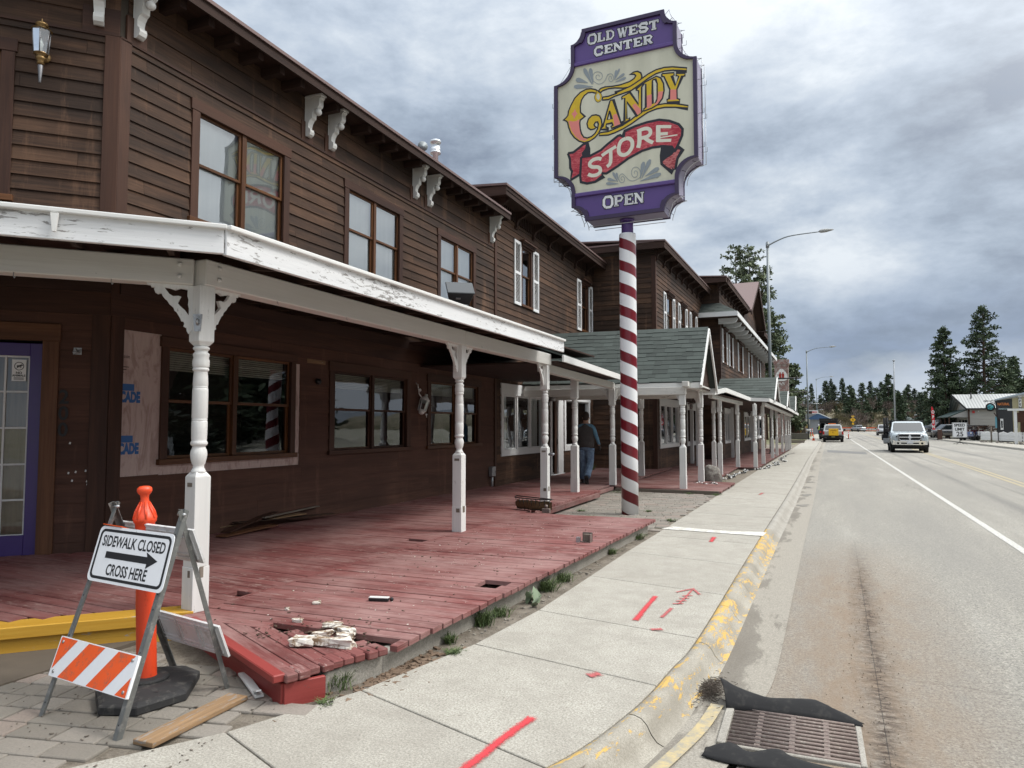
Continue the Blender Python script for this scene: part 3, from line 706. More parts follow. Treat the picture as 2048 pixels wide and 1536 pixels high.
for rowA, rowB, hs in (([(-.50, 4.50), (-.38, 4.53), (-.20, 4.54), (-.02, 4.55), (.10, 4.545), (.225, 4.53)], [(-.56, 4.72), (-.42, 4.70), (-.26, 4.665), (-.05, 4.72), (.04, 4.70), (.235, 4.55)], [.13, .075, .055, .060, .045, .012]),
                     ([(-.55, 3.83), (-.42, 3.80), (-.27, 3.80), (-.12, 3.79), (.02, 3.76), (.2, 3.70)], [(-.53, 3.90), (-.43, 3.985), (-.32, 3.93), (-.20, 4.0), (-.10, 3.94), (.16, 3.88)], [.02, .03, .02, .03, .02, .02])):
    A5 = smoothpts([(*p, 0) for p in rowA], 6); B5 = smoothpts([(*p, h_) for p, h_ in zip(rowB, hs)], 6); vs = []
    for i, (p, q) in enumerate(zip(A5, B5)):
        for j in range(7):
            v = j / 6; vs.append((p[0] + (q[0] - p[0]) * v + .004 * math.sin(i * 1.7 + j), p[1] + (q[1] - p[1]) * v, .012 + q[2] * .9 * math.sin(v * 2.1) + .0012 * math.sin(i * .9 + j * 1.3)))
    b = MB(); b.add(vs, [(i * 7 + j, i * 7 + j + 1, (i + 1) * 7 + j + 1, (i + 1) * 7 + j) for i in range(len(A5) - 1) for j in range(6)], 0, smooth=True); o = b.build('fabric_flap', M_fabric, t); so = o.modifiers.new('thick', 'SOLIDIFY'); so.thickness = .004
random.seed(5)
b = MB()
for i in range(900):
    a = random.uniform(0, 6.28); r = abs(random.gauss(0, .08)); x, yy = -.63 + r * math.cos(a) * .75, 4.78 + r * math.sin(a) * 1.9; h = .03 * math.exp(-(r / .11) ** 2)
    d = Vector((random.uniform(-1, 1), random.uniform(-1, 1), random.uniform(-.15, .2))).normalized() * random.uniform(.01, .04)
    p = Vector((x, yy, .012 + h * random.random())); b.bar(p, p + d, .0022, .0022)
tag(b.build('debris_pile', plain('dead_stems', (.065, .050, .038), .95, var=.6, sc=50)), 'dark heap of stems and dirt between the kerb and the drain', 'debris')
b = MB()
for i in range(500):
    yy = random.uniform(3.7, 9.5); x = .22 + .029 * yy + random.gauss(0, .08) - (.15 if i % 4 == 0 else 0)
    s = random.uniform(.0015, .005); b.cbox((x, yy, .004 + s * .3), (s, s * random.uniform(.8, 2), s * .6), 0, rot=(random.random(), random.random(), random.random() * 3))
tag(b.build('grit', plain('brown_grit', (.09, .065, .048), .95, var=.5, sc=60)), '', '', kind='stuff')

# --- pavers
def m_pav(g):
    o = g.obj(); a = g.noise(o, 70, 5, .8); t = g.tone()
    c = g.mix(t, (.185, .165, .14), (.30, .27, .235)); c = g.mix(g.ramp(t, [(.75, 0), (.9, .7)]), c, (.26, .195, .165))
    c = g.mix(g.ramp(a, [(.35, .45), (.60, 0)]), c, (.13, .12, .10)); c = g.mix(g.ramp(g.noise(o, 2.0, 4), [(.4, .3), (.6, 0)]), c, (.15, .14, .115))
    g.col(c); g.bump(a, .8, .006)
M_pav = mat('paver_stone', (.3, .28, .25), .95, 0, m_pav)
def pavers(name, org, ang, nx, ny, w, l, inside, z0=.085, z1=.130):
    b = MB(); T = Matrix.Translation(org) @ Matrix.Rotation(ang, 4, 'Z')
    for j in range(ny):
        x = -random.uniform(0, l)
        while x < nx * l:
            ll = l * random.choice((.6, 1, 1, 1.25)); c = T @ Vector((x + ll / 2, (j + .5) * w, 0))
            if inside(c.x, c.y):
                dz = random.uniform(-.002, .002); g_ = .008
                b.cbox((x + ll / 2, (j + .5) * w + random.uniform(-.004, .004), (z0 + z1) / 2 + dz), (ll - g_, w - g_, z1 - z0), 0, rot=(random.uniform(-.005, .005), random.uniform(-.005, .005), random.uniform(-.012, .012)), M=T)
            x += ll
    return struct(b, name, M_pav, bevel=.010, seg=2)
def lft(x, y):
    # left of sidewalk edge, right of deck/yellow step
    e = [(-9, -3), (-4.6, .6), (-3.75, 1.55), (-3.16, 2.33), (-2.78, 2.91), (-2.48, 3.66)]
    for (a, c), (d, f) in zip(e[:-1], e[1:]):
        if c <= y < f and x > a + (d - a) * (y - c) / (f - c) - .06: return False
    if y >= 3.66 or y < -1.5: return False
    return (x - y) > -8.62 and not (y > 3.43 - .46 * (x + 2.76) and x < -2.6)
pavers('paving', (-8.2, -2.2, 0), R(12), 30, 52, .165, .26, lft)
pavers('paving', (-4.9, 10.7, 0), R(2), 14, 38, .17, .26, lambda x, y: 10.75 < y < 17.0 - (x + 4) * .1 and -4.7 < x < -2.13 + .02 * (y - 11))
# ================================================================= BOARDWALKS
random.seed(21)
def dz(x, y):   # the old deck lifts towards the near corner of the building
    return .30 + .075 * max(0, min(1, (-4.3 - x) / 2.6)) * max(0, min(1, (9.5 - y) / 4.5))
def boards(mb, y0, y1, w, fx0, fx1, zf, th=.038, gap=.010, holes=(), mi=0, jit=.006, seams=()):
    y = y0
    while y < y1:
        a, c = fx0(y + w / 2), fx1(y + w / 2)
        cuts = [a] + [s for s in seams if a < s < c] + [c]
        segs = []
        for p, q in zip(cuts[:-1], cuts[1:]):
            sp = [(p, q)]
            for h in holes:
                if h[2] < y + w / 2 < h[3]:
                    ns = []
                    for u, v in sp:
                        if h[1] <= u or h[0] >= v: ns.append((u, v)); continue
                        k1, k2 = random.uniform(-.03, .03), random.uniform(-.03, .03)
                        if h[0] > u: ns.append((u, h[0] + k1))
                        if h[1] < v: ns.append((h[1] + k2, v))
                    sp = ns
            segs += sp
        for p, q in segs:
            if q - p < .02: continue
            j = random.uniform(-jit, jit) if q == c else 0
            n = max(1, int((q - p) / 1.2)); t = random.random(); lift = random.uniform(-.002, .003); xs = [p + (q + j - p) * i / n for i in range(n + 1)]
            vs = []
            for x in xs:
                for yy in (y + gap / 2, y + w - gap / 2): vs += [(x, yy, zf(x, yy) + lift), (x, yy, zf(x, yy) + lift - th)]
            fs = []; uv = []; ou, ov = random.uniform(0, 60), random.uniform(0, 60)
            for i in range(n):
                k = 4 * i
                for f in ((k, k + 4, k + 6, k + 2), (k + 1, k + 5, k + 4, k), (k + 2, k + 6, k + 7, k + 3)):
                    fs.append(f); uv.append([(vs[m][0] + ou, vs[m][1] + vs[m][2] + ov) for m in f])
            fs += [(0, 2, 3, 1), (4 * n, 4 * n + 1, 4 * n + 3, 4 * n + 2)]; uv += [[(ou, ov), (ou, ov + w), (ou + .04, ov + w), (ou + .04, ov)]] * 2
            mb.add(vs, fs, mi, t, uvs=uv)
        y += w
# 1. the wide front deck at the corner building
dk = thing('boardwalk', 'wide worn red plank deck with holes in front of the near building', 'deck', (-4, 7, .13))
HOLES = [(-2.72, -2.50, 5.72, 5.90), (-4.46, -4.22, 4.60, 4.74), (-4.55, -4.30, 7.55, 7.68), (-3.5, -2.50, 3.98, 4.10)]
b = MB(); fe = lambda y: -2.43 + .040 * (y - 4.1)
boards(b, 3.98, 10.75, .142, lambda y: -4.27, fe, dz, holes=HOLES)
b.build('front_planks', M_deck, dk, bevel=.003)
b = MB()
boards(b, 4.2, 15.0, .142, lambda y: -6.88 if y > 5.45 else -6.9 - (5.43 - y), lambda y: -4.285 if y < 11.2 else -4.22, dz, holes=HOLES)
boards(b, .8, 4.2, .142, lambda y: -6.9 - (5.43 - y), lambda y: -4.44 - (4.16 - y), dz)
b.build('rear_planks', M_deck, dk, bevel=.003)
b = MB(); b.box(-4.295, -4.262, 4.2, 10.9, .262, .303); b.build('joint_strip', M_deck, dk)
# broken near corner: fan of short boards, red fascia and drop box
b = MB()
A, B_, C_ = Vector((-4.16, 4.02)), Vector((-2.76, 3.30)), Vector((-2.60, 3.52))
d = (B_ - A).normalized(); nrm = Vector((-d.y, d.x))
for i in range(6):
    w = .112; off = i * w + .055; p = A + nrm * off + d * (1.94 * off + (.10 if i > 3 else .02)); e = A + nrm * off + d * (1.566 - .126 * off - (.10 if i == 5 else 0))
    if (e - p).length > .08: b.bar((p.x, p.y, .279), (e.x, e.y, .279), w - .007, .038)
b.build('corner_planks', M_deck, dk, bevel=.003)
b = MB(); p0, p1 = A - nrm * .02, B_ - nrm * .02 + d * .02
b.bar((p0.x, p0.y, .281), (p1.x, p1.y, .281), .075, .045)
b.build('corner_cap', M_redbox, dk, bevel=.006)
b = MB(); q0, q1 = A + nrm * .012, B_ + nrm * .012
b.bar((q0.x, q0.y, .19), (q1.x, q1.y, .165), .03, .16); b.bar((q1.x, q1.y, .165), (q1.x + .13, q1.y + .20, .165), .03, .16)
b.build('corner_skirt', M_redbox, dk, bevel=.004)
b = MB(); bc = Vector((.24, .66)).normalized()
for i in range(9):
    a = B_ + d * .012 + bc * (.04 + .078 * i); k = random.uniform(-.012, .012); b.bar((a.x - .10 + k, a.y + .045, .277), (a.x + .035 + k, a.y - .015, .277), .072, .046 + random.uniform(-.004, .004))
b.build('corner_end_blocks', M_deck, dk, bevel=.007)
b = MB(); b.bar((-2.70, 3.56, .15), (-2.57, 3.98, .15), .10, .19); b.bar((-2.57, 3.96, .15), (-2.29, 10.6, .15), .10, .19)
b.build('footing', M_gut, dk, bevel=.01)
b = MB(); b.box(-4.5, -2.62, 4.15, 10.6, .10, .14); b.box(-6.8, -4.5, 2.5, 15, .10, .14); b.add([(-4.1, 4.02, .235), (-2.78, 3.42, .235), (-2.60, 3.95, .235), (-2.55, 4.3, .235), (-4.1, 4.3, .235)], [(0, 1, 2, 3, 4)], 1)
for y in (4.6, 5.6, 6.6, 7.6, 8.6, 9.6): b.box(-6.8, -2.55, y, y + .05, .13, .255)
b.build('joists', [plain('old_joists', (.10, .08, .06), .95), M_dirt], dk)
# yellow step edge along the 45 degree side
b = MB(); d45 = Vector((-.7071, -.7071)); s0 = Vector((-4.235, 4.085))
for z0, z1, off, th in ((.235, .318, .0, .22), (.10, .235, .03, .04)):
    c0 = s0 + Vector((-.7071, .7071)) * (off + th / 2); c1 = c0 + d45 * 4.5
    b.bar((c0.x, c0.y, (z0 + z1) / 2), (c1.x, c1.y, (z0 + z1) / 2), th, z1 - z0)
b.build('yellow_edge', M_yel, dk, bevel=.006)
# 2. second deck by the recessed door
dk2 = thing('boardwalk', 'narrow red plank walk under the low porch by the open door', 'deck', (-5.7, 17, .13))
b = MB(); z2 = lambda x, y: .262 if y > 15 else dz(x, y)
boards(b, 15.05, 23.85, .142, lambda y: -6.88, lambda y: -4.50 if y < 17.1 else -4.38, z2)
b.build('planks', M_deckd, dk2, bevel=.003)
b = MB(); b.box(-4.25, -4.17, 11.15, 14.95, .17, .262); b.box(-4.48, -4.40, 15.0, 17.0, .15, .225); b.build('edge_beam', M_deckd, dk2, bevel=.006)
# 3. entry ramp under the steep gable
dk3 = thing('boardwalk', 'low pinkish plank landing below the steep green gable', 'deck', (-3.2, 18.3, .13))
b = MB(); boards(b, 17.02, 19.75, .142, lambda y: -4.36, lambda y: -1.93 + .02 * (y - 17), lambda x, y: .235 - .018 * (x + 4.3), jit=.02)
b.build('planks', M_deckd, dk3, bevel=.003)
b = MB(); b.box(-4.36, -1.96, 16.96, 17.015, .11, .20); b.build('edge_beam', M_greyw, dk3, bevel=.005)
# 4. long far deck
dk4 = thing('boardwalk', 'long faded red plank walk behind the far row of white posts', 'deck', (-3.5, 40, .13))
b = MB(); boards(b, 20.0, 50.6, .146, lambda y: -4.7 + .03 * (y - 23.9) if y > 23.9 else -4.4, lambda y: -2.46 if y < 27.2 else -1.78 + .022 * (y - 27.2), lambda x, y: .20 if y > 27.2 else .20)
boards(b, 19.9, 25.0, .146, lambda y: -6.8, lambda y: -4.42, lambda x, y: .262)
b.build('planks', M_deckd, dk4)
# ================================================================= NEAR BUILDING
random.seed(31)
F1 = frame((-6.9, 0, 0), (0, 1), (1, 0))                 # street wall, s = Y
F2 = frame((-6.9, 5.43, 0), (-1, -1), (1, -1))           # 45 degree corner wall, s grows to the left
b1 = thing('old_west_building', 'near two storey brown clapboard building with white corbels and purple door', 'building', (-8, 10, .1))
UW = [(6.42, 8.20, 4.16, 5.68), (9.53, 11.33, 4.16, 5.68), (12.68, 14.46, 4.16, 5.68)]
GW = [(6.08, 8.41, 1.25, 2.71), (9.21, 11.66, 1.25, 2.69), (12.30, 14.74, 1.25, 2.70)]
inn = lambda w, k=.03: (w[0] + k, w[1] - k, w[2] + .02, w[3] - .03)
b = MB(F1)
clapboard(b, 5.43, 15.55, 3.20, 5.92, .155, UW + [(5.36, 5.52, 0, 9)], nails=True, seams=2.6); clapboard(b, 5.43, 15.55, 5.92, 6.62, .235, [(5.36, 5.52, 0, 9)], seams=4.5, nails=True)
b.M = F2
clapboard(b, 0, 4.5, 3.20, 5.92, .155, [(.95, 2.3, 4.0, 5.70)], nails=True); clapboard(b, 0, 4.5, 5.92, 6.62, .235, seams=4.5)
b.build('wall', M_clap, b1)
SHEATH = [(5.50, 6.08, 1.13, 2.73), (6.08, 8.52, 1.12, 1.25), (8.41, 8.52, 1.25, 2.58)]
b = MB(F1)
clapboard(b, 5.43, 15.55, .28, 3.2, .20, GW + SHEATH, lap=.013, seams=4.2)
b.M = F2
DOOR = (.47, 1.92, 0, 2.74)
clapboard(b, .1, 4.5, .28, 3.2, .20, [DOOR], lap=.013, seams=4.2)
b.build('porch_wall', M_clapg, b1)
b = MB(F1)
backing(b, 5.43, 15.55, .1, 6.62, [inn(w) for w in UW + GW]); b.M = F2; backing(b, 0, 4.5, .1, 6.62, [(1.0, 2.25, 4.05, 5.66), (.56, 1.86, .3, 2.56)])
b.M = Matrix(); b.box(-16, -7.3, 15.3, 15.5, .1, 6.55); b.box(-16, -15.8, -3, 15.5, .1, 6.6)
b.build('sheathing', M_wall_in, b1)
# corner boards and bands
b = MB(F1); b.box(5.42, 5.56, 0, .030, 2.9, 5.92, tone=.75); b.box(5.42, 5.58, .0, .026, .3, 2.95)
b.M = F2; b.box(-.012, .14, 0, .031, 2.9, 5.92, tone=.9); b.box(0, .17, 0, .028, .3, 2.95)
b.build('corner_board', M_trimb, b1, bevel=.004)
b = MB(F1); b.box(5.4, 15.5, .0, .034, 2.86, 3.10); b.box(15.50, 15.62, 0, .04, .25, 6.1); b.M = F2; b.box(.0, 4.5, 0, .034, 2.86, 3.1); b.build('band_board', M_trimb, b1)
# torn house wrap round the first window
def m_wrap(g):
    o = g.obj(); n = g.noise(g.mapping(o, (1, 14, 3)), 2.0, 6, .6); w = g.noise(g.mapping(o, (1, 5, 1.5)), 1.2, 5, .7, 2.0)
    c = g.mix(n, (.40, .30, .27), (.56, .46, .43)); c = g.mix(g.ramp(w, [(.38, .6), (.5, 0)]), c, (.26, .17, .14))
    g.col(c); g.bump(w, .5, .01)
M_wrap = mat('pink_house_wrap', (.5, .4, .36), .6, 0, m_wrap); M_blue = mat('blue_wrap_print', (.025, .12, .34), .6)
b = MB(F1)
b.box(5.50, 6.08, .0, .006, 1.13, 2.73); b.box(6.08, 8.52, .0, .006, 1.12, 1.25); b.box(8.41, 8.52, .0, .006, 1.25, 2.58)
hw = b.build('house_wrap', M_wrap, b1)
b = MB(F1)
for zt in (2.14, 1.575):
    b.box(5.555, 5.735, .006, .008, zt - .075, zt, 0, .5)
    put_text(b, 'CADE', .155, lambda x, y, zt=zt: (5.56 + x, .0085, zt - .195 + y), 0, .010, 'LEFT', .62)
put_text(b, 'vision', .06, lambda x, y: (5.56 + x, .0085, 2.42 + y), 1, 0, 'LEFT', .8)
for k in range(3): b.box(5.56, 5.66 - .03 * k, .006, .008, 2.32 - .03 * k, 2.328 - .03 * k, 1)
b.build('wrap_print', [M_blue, M_ink], hw)
b = MB(F1); b.box(8.68, 9.12, .0, .008, 2.62, 2.74); b.build('bare_patch', M_raww, b1)
for w in UW: window(b1, F1, *w, units=2, trim=.12, inside='curtain', gm=M_glassu, depth=.05)
window(b1, F2, .95, 2.3, 4.0, 5.70, units=1, trim=.12, inside='dark', gm=M_glassu)
window(b1, F1, *GW[0], units=2, trim=.10, inside='blind'); window(b1, F1, *GW[1], units=2, trim=.13, inside='blind', fm=M_trimb); window(b1, F1, *GW[2], units=2, trim=.13, inside='blind')
# purple glazed door and its raw cedar casing
dr = None
b = MB(F2); z0 = .37
b.box(.61, .72, -.06, .005, z0, 2.53, tone=.5); b.box(1.55, 1.74, -.06, .005, z0, 2.53, tone=.5); b.box(.72, 1.55, -.06, .005, 2.40, 2.53, tone=.5); b.box(.72, 1.55, -.06, .005, z0, .575, tone=.5)
dr = b.build('door', M_purple, b1, bevel=.004)
b = MB(F2); b.add([(.72, -.03, .575), (1.55, -.03, .575), (1.55, -.03, 2.40), (.72, -.03, 2.40)], [(3, 2, 1, 0)]); b.build('pane', M_glass, dr)
b = MB(F2)
for z in (.575, .93, 1.29, 1.66, 2.03, 2.39): b.box(.72, 1.55, -.026, -.012, z - .009, z + .009)
for s in (.725, .93, 1.14, 1.35, 1.545): b.box(s - .009, s + .009, -.026, -.011, .575, 2.40)
b.build('muntin', M_white, dr)
b = MB(F2); n = 30; vs = []
for i in range(n + 1):
    x = .70 + .9 * i / n; yv = -.10 + .022 * math.sin(i * 1.3) + .008 * math.sin(i * 3.1); vs += [(x, yv, .5), (x, yv * .9, 2.45)]
b.add(vs, [(2 * i, 2 * i + 1, 2 * i + 3, 2 * i + 2) for i in range(n)], 0, smooth=True); b.build('drape', M_tan, dr)
b = MB(F2)
for z in (.62, 1.42, 2.28): b.box(.592, .612, -.01, .014, z, z + .10)
b.build('hinge', M_galv, dr)
b = MB(F2); b.box(.752, .875, -.012, -.006, 2.14, 2.36, 0, .5)
put_text(b, 'NO', .034, lambda x, y: (.8135 - x, -.0045, 2.212 + y), 1, .0012); put_text(b, 'ANIMALS', .029, lambda x, y: (.8135 - x, -.0045, 2.186 + y), 1, .001, sx=.95)
for k in range(2): b.box(.770, .857, -.0055, -.0045, 2.168 - .013 * k, 2.174 - .013 * k, 1)
cx, cz = .8135, 2.292
ring = [(cx + .040 * math.cos(a), cz + .040 * math.sin(a)) for a in [2 * math.pi * i / 24 for i in range(25)]]
wf = lambda x, y: (x, -.0045, y)
stroke(b, ring, .006, wf, 1); stroke(b, [(cx - .028, cz + .028), (cx + .028, cz - .028)], .004, wf, 1)
stroke(b, [(cx + .02, cz), (cx - .018, cz + .004)], .014, wf, 1); stroke(b, [(cx - .018, cz + .002), (cx - .03, cz + .014)], .010, wf, 1)
for q in (-.014, -.006, .010, .018): stroke(b, [(cx + q, cz), (cx + q - .003, cz - .02)], .004, wf, 1)
b.build('notice', [plain('sign_white', (.78, .78, .76), .4, bump=0, var=.05), M_ink], dr)
b = MB(F2)
b.box(.46, .61, 0, .035, .33, 2.56, tone=.35); b.box(1.74, 1.90, 0, .035, .33, 2.56); b.box(.45, 1.92, 0, .04, 2.56, 2.74, tone=.2); b.box(.58, 1.78, -.1, .03, .33, .37)
b.build('door_casing', M_rawt, b1, bevel=.004)
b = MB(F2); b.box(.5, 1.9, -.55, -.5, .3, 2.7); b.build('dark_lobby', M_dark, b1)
b = MB(F2)
for ch, z in (('2', 1.915), ('0', 1.745), ('0', 1.575)): put_text(b, ch, .20, lambda x, y, z=z: (.405 - x, .022, z + y), 0, .004, 'CENTER', .95)
b.build('address_number', M_ink, b1)
b = MB(F2); b.box(.26, .335, .01, .022, 2.43, 2.50)
for k in range(6):
    b.M = F2; b.tube([(.30, .03, 2.465), (.30 + random.uniform(-.05, .05), .06, 2.465 + random.uniform(-.04, .03)), (.30 + random.uniform(-.05, .05), .07, 2.45 + random.uniform(-.04, .04))], .004, 5)
b.build('bare_wiring', M_galv, b1)
# little torn paper scraps under the number
b = MB(F2)
for s, z in ((.33, 1.49), (.14, 1.50), (.335, 1.18), (.27, 1.19), (.18, 1.20), (.165, 1.09), (.30, 1.10), (.16, 1.06)):
    b.poly([(s, .021, z), (s + .016, .022, z + .004), (s + .010, .021, z + .026), (s - .004, .021, z + .02)])
b.build('paper_scrap', M_white, b1)
# roof, fascia, soffit, tails and corbels
b = MB(); ex, ey = -6.45, 15.45; c45 = (.7071, -.7071)
cor = (-6.45, 5.43 - .19)        # eave corner
e2 = (cor[0] - 4, cor[1] - 4)
def slab(z0, z1, grow=0):
    P = [(ex + grow, ey), (ex + grow, cor[1] - grow * .4), (e2[0] + grow * .7, e2[1] - grow * .7), (-17, e2[1]), (-17, ey)]
    return [(x, y, z0) for x, y in P], [(x, y, z1 + max(0, (-6.45 - x)) * .05) for x, y in P]
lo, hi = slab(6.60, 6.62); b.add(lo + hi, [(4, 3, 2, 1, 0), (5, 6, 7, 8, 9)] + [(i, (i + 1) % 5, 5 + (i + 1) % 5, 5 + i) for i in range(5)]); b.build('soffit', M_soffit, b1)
b = MB(); b.bar((ex - .012, ey, 6.595), (ex - .012, cor[1], 6.595), .03, .13); b.bar((cor[0] - .01, cor[1], 6.595), (e2[0], e2[1], 6.595), .03, .13); b.bar((ex, ey - .015, 6.595), (-9, ey - .015, 6.595), .03, .13)
b.build('eave_board', M_soffit, b1)
b = MB(); lo, hi = slab(6.655, 6.70, .03); b.add(lo + hi, [(4, 3, 2, 1, 0), (5, 6, 7, 8, 9)] + [(i, (i + 1) % 5, 5 + (i + 1) % 5, 5 + i) for i in range(5)]); b.build('roof', M_metalroof, b1)
CY_ = [5.62, 8.57, 9.13, 11.72, 12.27, 15.28]
tails = []; y = 5.95
while y < 15.2:
    if all(abs(y - c) > .2 for c in CY_): tails.append(y)
    y += .42
for yy in tails:
    b = MB(); b.box(-6.9, -6.55, yy - .045, yy + .045, 6.47, 6.60, 0, .4); b.build('rafter_tail', M_soffit, b1)
for k in range(8):
    b = MB(F2); b.box(.45 + .42 * k, .54 + .42 * k, 0, .34, 6.47, 6.60, 0, .4); b.build('rafter_tail', M_soffit, b1)
M_corb = plain('white_corbel_paint', (.70, .70, .68), .5, var=.06, sc=20)
CP = [(0, .57), (0, 0), (.045, -.006), (.085, .02), (.100, .06), (.088, .10), (.062, .115), (.055, .14), (.066, .19), (.095, .24), (.13, .262), (.13, .275), (.135, .33), (.15, .375), (.185, .395), (.21, .395), (.245, .42), (.255, .45), (.255, .53), (.28, .545), (.28, .57)]
def corbel_mb(F, s):
    b = MB(F); b.prism([(p, q) for p, q in CP], s - .048, s + .048, 'yz', M=None)
    # prism 'yz' puts h on x: local x = s, y = out, z = up
    b.box(s - .065, s + .065, 0, .305, .57, .60)
    b.ball((s, .205, .345), .052)
    return b
proto = None
for k, s in enumerate(CY_):
    bb = MB(frame((-6.9, s, 6.0), (0, 1), (1, 0)) @ Matrix.Translation((0, .02, 0))); q = corbel_mb(bb.M, 0); q.build('corbel', M_corb, b1, bevel=.004)
q = corbel_mb(frame((-6.9 - .20 * .7071, 5.43 - .20 * .7071, 6.0), (-1, -1), (1, -1)) @ Matrix.Translation((0, .02, 0)), 0); q.build('corbel', M_corb, b1, bevel=.004)
for s in CY_: b = MB(F1); b.box(s - .13, s + .13, .0, .032, 5.92, 6.22, tone=.9); b.build('corbel_board', M_trimb, b1, bevel=.003)
b = MB(F2); b.box(.0, .36, 0, .032, 5.92, 6.22); b.build('corbel_board', M_trimb, b1, bevel=.003)
b = MB(F1); b.box(5.42, 15.5, .0, .03, 5.905, 5.935); b.M = F2; b.box(0, 4.5, 0, .03, 5.905, 5.935); b.build('moulding', M_trimb, b1)
# roof vents
b = MB(); b.lathe([(.075, 0), (.075, 1.75), (.14, 1.75), (.15, 1.80), (.13, 1.80), (.13, 2.03), (.15, 2.04), (.15, 2.10), (.02, 2.14)], 18, c=(-9, 16.43, 7.1)); b.build('chimney', plain('bright_flue', (.62, .64, .66), .22, .9, var=.1), b1)
b = MB(); b.tube([(-9, 15.7, 6.8), (-9, 15.7, 8.62), (-8.98, 15.66, 8.72), (-8.88, 15.55, 8.72)], [.04, .04, .06, .13], 12); b.build('horn_vent', M_greym, b1)
b = MB(F1); b.box(15.18, 15.38, .03, .12, .52, .74); b.tube([(15.28, .07, .5), (15.28, .07, .28)], .03, 8); b.build('meter_box', M_galv, b1, bevel=.005)
b = MB(F1); b.tube([(8.9, .03, 2.35), (8.9, .07, 2.35)], .045, 10); b.build('outlet', M_black, b1)

# ---------------------------------------------------------------- near porch
random.seed(41)
PX = -4.3
def post_mb(mb, x, y, z0, H, w=.14, rot=0.0, det=16):
    """turned porch post: square foot block, turned shaft, square top block"""
    T = Matrix.Translation((x, y, z0)) @ Matrix.Rotation(rot, 4, 'Z'); h = w / 2; k = H / 2.45
    f0 = 1.00 * k; t0 = 1.99 * k
    mb.box(-h * 1.06, h * 1.06, -h * 1.06, h * 1.06, 0, .33 * k, 0, .6, T); mb.box(-h, h, -h, h, .33 * k, f0, 0, .5, T)
    mb.frustum((-h, h, -h, h), (-h * .62, h * .62, -h * .62, h * .62), f0, f0 + .035 * k, 0, .5, T)
    q = h
    pr = [(.62, .02), (.80, .035), (.82, .05), (.72, .062), (.60, .08), (.60, .10), (.74, .12), (.86, .165), (.92, .20), (.86, .235), (.72, .26), (.70, .275), (.88, .285), (.94, .30), (.88, .315), (.80, .325), (.84, .345), (.86, .43), (.86, .50), (.80, .505), (.86, .515), (.80, .525), (.86, .535), (.86, .78), (.84, .80), (.78, .805), (.84, .812), (.78, .822), (.83, .83), (.80, .90), (.74, .955), (.86, .965), (.92, .975), (.86, .985), (.80, .993), (.90, .999)]
    S = t0 - f0; pr = [(r * q * 1.02, f0 + z * S * .84) for r, z in pr] 
    pr += [(r * q, f0 + S * z) for r, z in ((.94, .86), (.95, .885), (.84, .91), (.92, .925), (.92, .94), (.70, .955), (.72, .965), (.92, .975), (.92, .99), (.7, 1.0))]
    mb.lathe(pr, det, 0, M=T)
    mb.frustum((-h * .6, h * .6, -h * .6, h * .6), (-h, h, -h, h), t0, t0 + .035 * k, 0, .5, T); mb.box(-h, h, -h, h, t0 + .035 * k, H, 0, .5, T)
SB = [(0, 0), (.005, -.46), (.04, -.50), (.055, -.47), (.06, -.44), (.085, -.425), (.078, -.40), (.088, -.375), (.11, -.37), (.118, -.345), (.155, -.28), (.175, -.265), (.185, -.235), (.225, -.20), (.245, -.165), (.265, -.150), (.285, -.125), (.30, -.095), (.33, -.105), (.355, -.09), (.365, -.06), (.36, -.04), (.39, -.04), (.40, -.02), (.425, -.018), (.435, 0)]
SH1 = [(.055, -.045), (.055, -.11), (.045, -.15), (.048, -.20), (.040, -.24), (.040, -.31), (.075, -.26), (.12, -.22), (.145, -.19), (.13, -.155), (.115, -.12), (.14, -.115), (.19, -.12), (.225, -.10), (.255, -.06), (.27, -.035), (.22, -.04), (.17, -.055), (.12, -.035)]
def scroll(mb, x, y, z, dirv, th=.028, sc=1.0, simple=False):
    d = Vector((*dirv, 0)).normalized(); n = Vector((-d.y, d.x, 0)); T = Matrix.Translation((x, y, z)) @ Matrix((d, n, Vector((0, 0, 1)))).transposed().to_4x4() @ Matrix.Diagonal((sc, 1, sc, 1))
    mb.prism([(p, q) for p, q in SB], -th / 2, th / 2, 'xz', M=T, holes=[] if simple else [SH1[::-1]])
pz = 2.75; zb = dz(PX, 4.16)
pr1 = thing('porch', 'near white porch with thick beam and turned posts in front of the brown building', 'porch', (-4.3, 8, .3))
for (x, y, rot, dirs) in ((-4.3, 4.16, R(-11), [(0, 1), (-1, -1)]), (-4.3, 8.55, 0, [(0, 1), (0, -1)]), (-4.3, 11.88, 0, [(0, -1)])):
    b = MB(); post_mb(b, x, y, dz(x, y) - .001, pz - dz(x, y), .130, rot, 24); p = b.build('post', M_white, pr1, bevel=.003)
    for d in dirs:
        v = Vector((*d,)).normalized(); b = MB(); scroll(b, x + v.x * .065, y + v.y * .065, pz, d, sc=.74); b.build('scroll_bracket', M_white, p, bevel=.002)
    for c_, d_ in (((x + .068, y, dz(x, y) + .29), (.006, .06, .08)), ((x, y - .066, dz(x, y) + .94), (.07, .006, .03)), ((x + .02, y - .071, dz(x, y) + .28), (.05, .006, .05))): b = MB(); b.cbox(c_, d_); b.build('scar', M_greyw, p)
b = MB(); b.bar((-4.3, 4.11, 2.85), (-4.3, 8.56, 2.85), .16, .20); b.bar((-4.3, 8.563, 2.85), (-4.3, 12.0, 2.85), .16, .198)
b.build('beam', M_whiteb, pr1, bevel=.008)
b = MB(); b.bar((-4.36, 4.13, 2.85), (-4.36 - 3.4, 4.13 - 3.4, 2.85), .15, .198); b.build('beam', M_whiteb, pr1, bevel=.008)
b = MB()
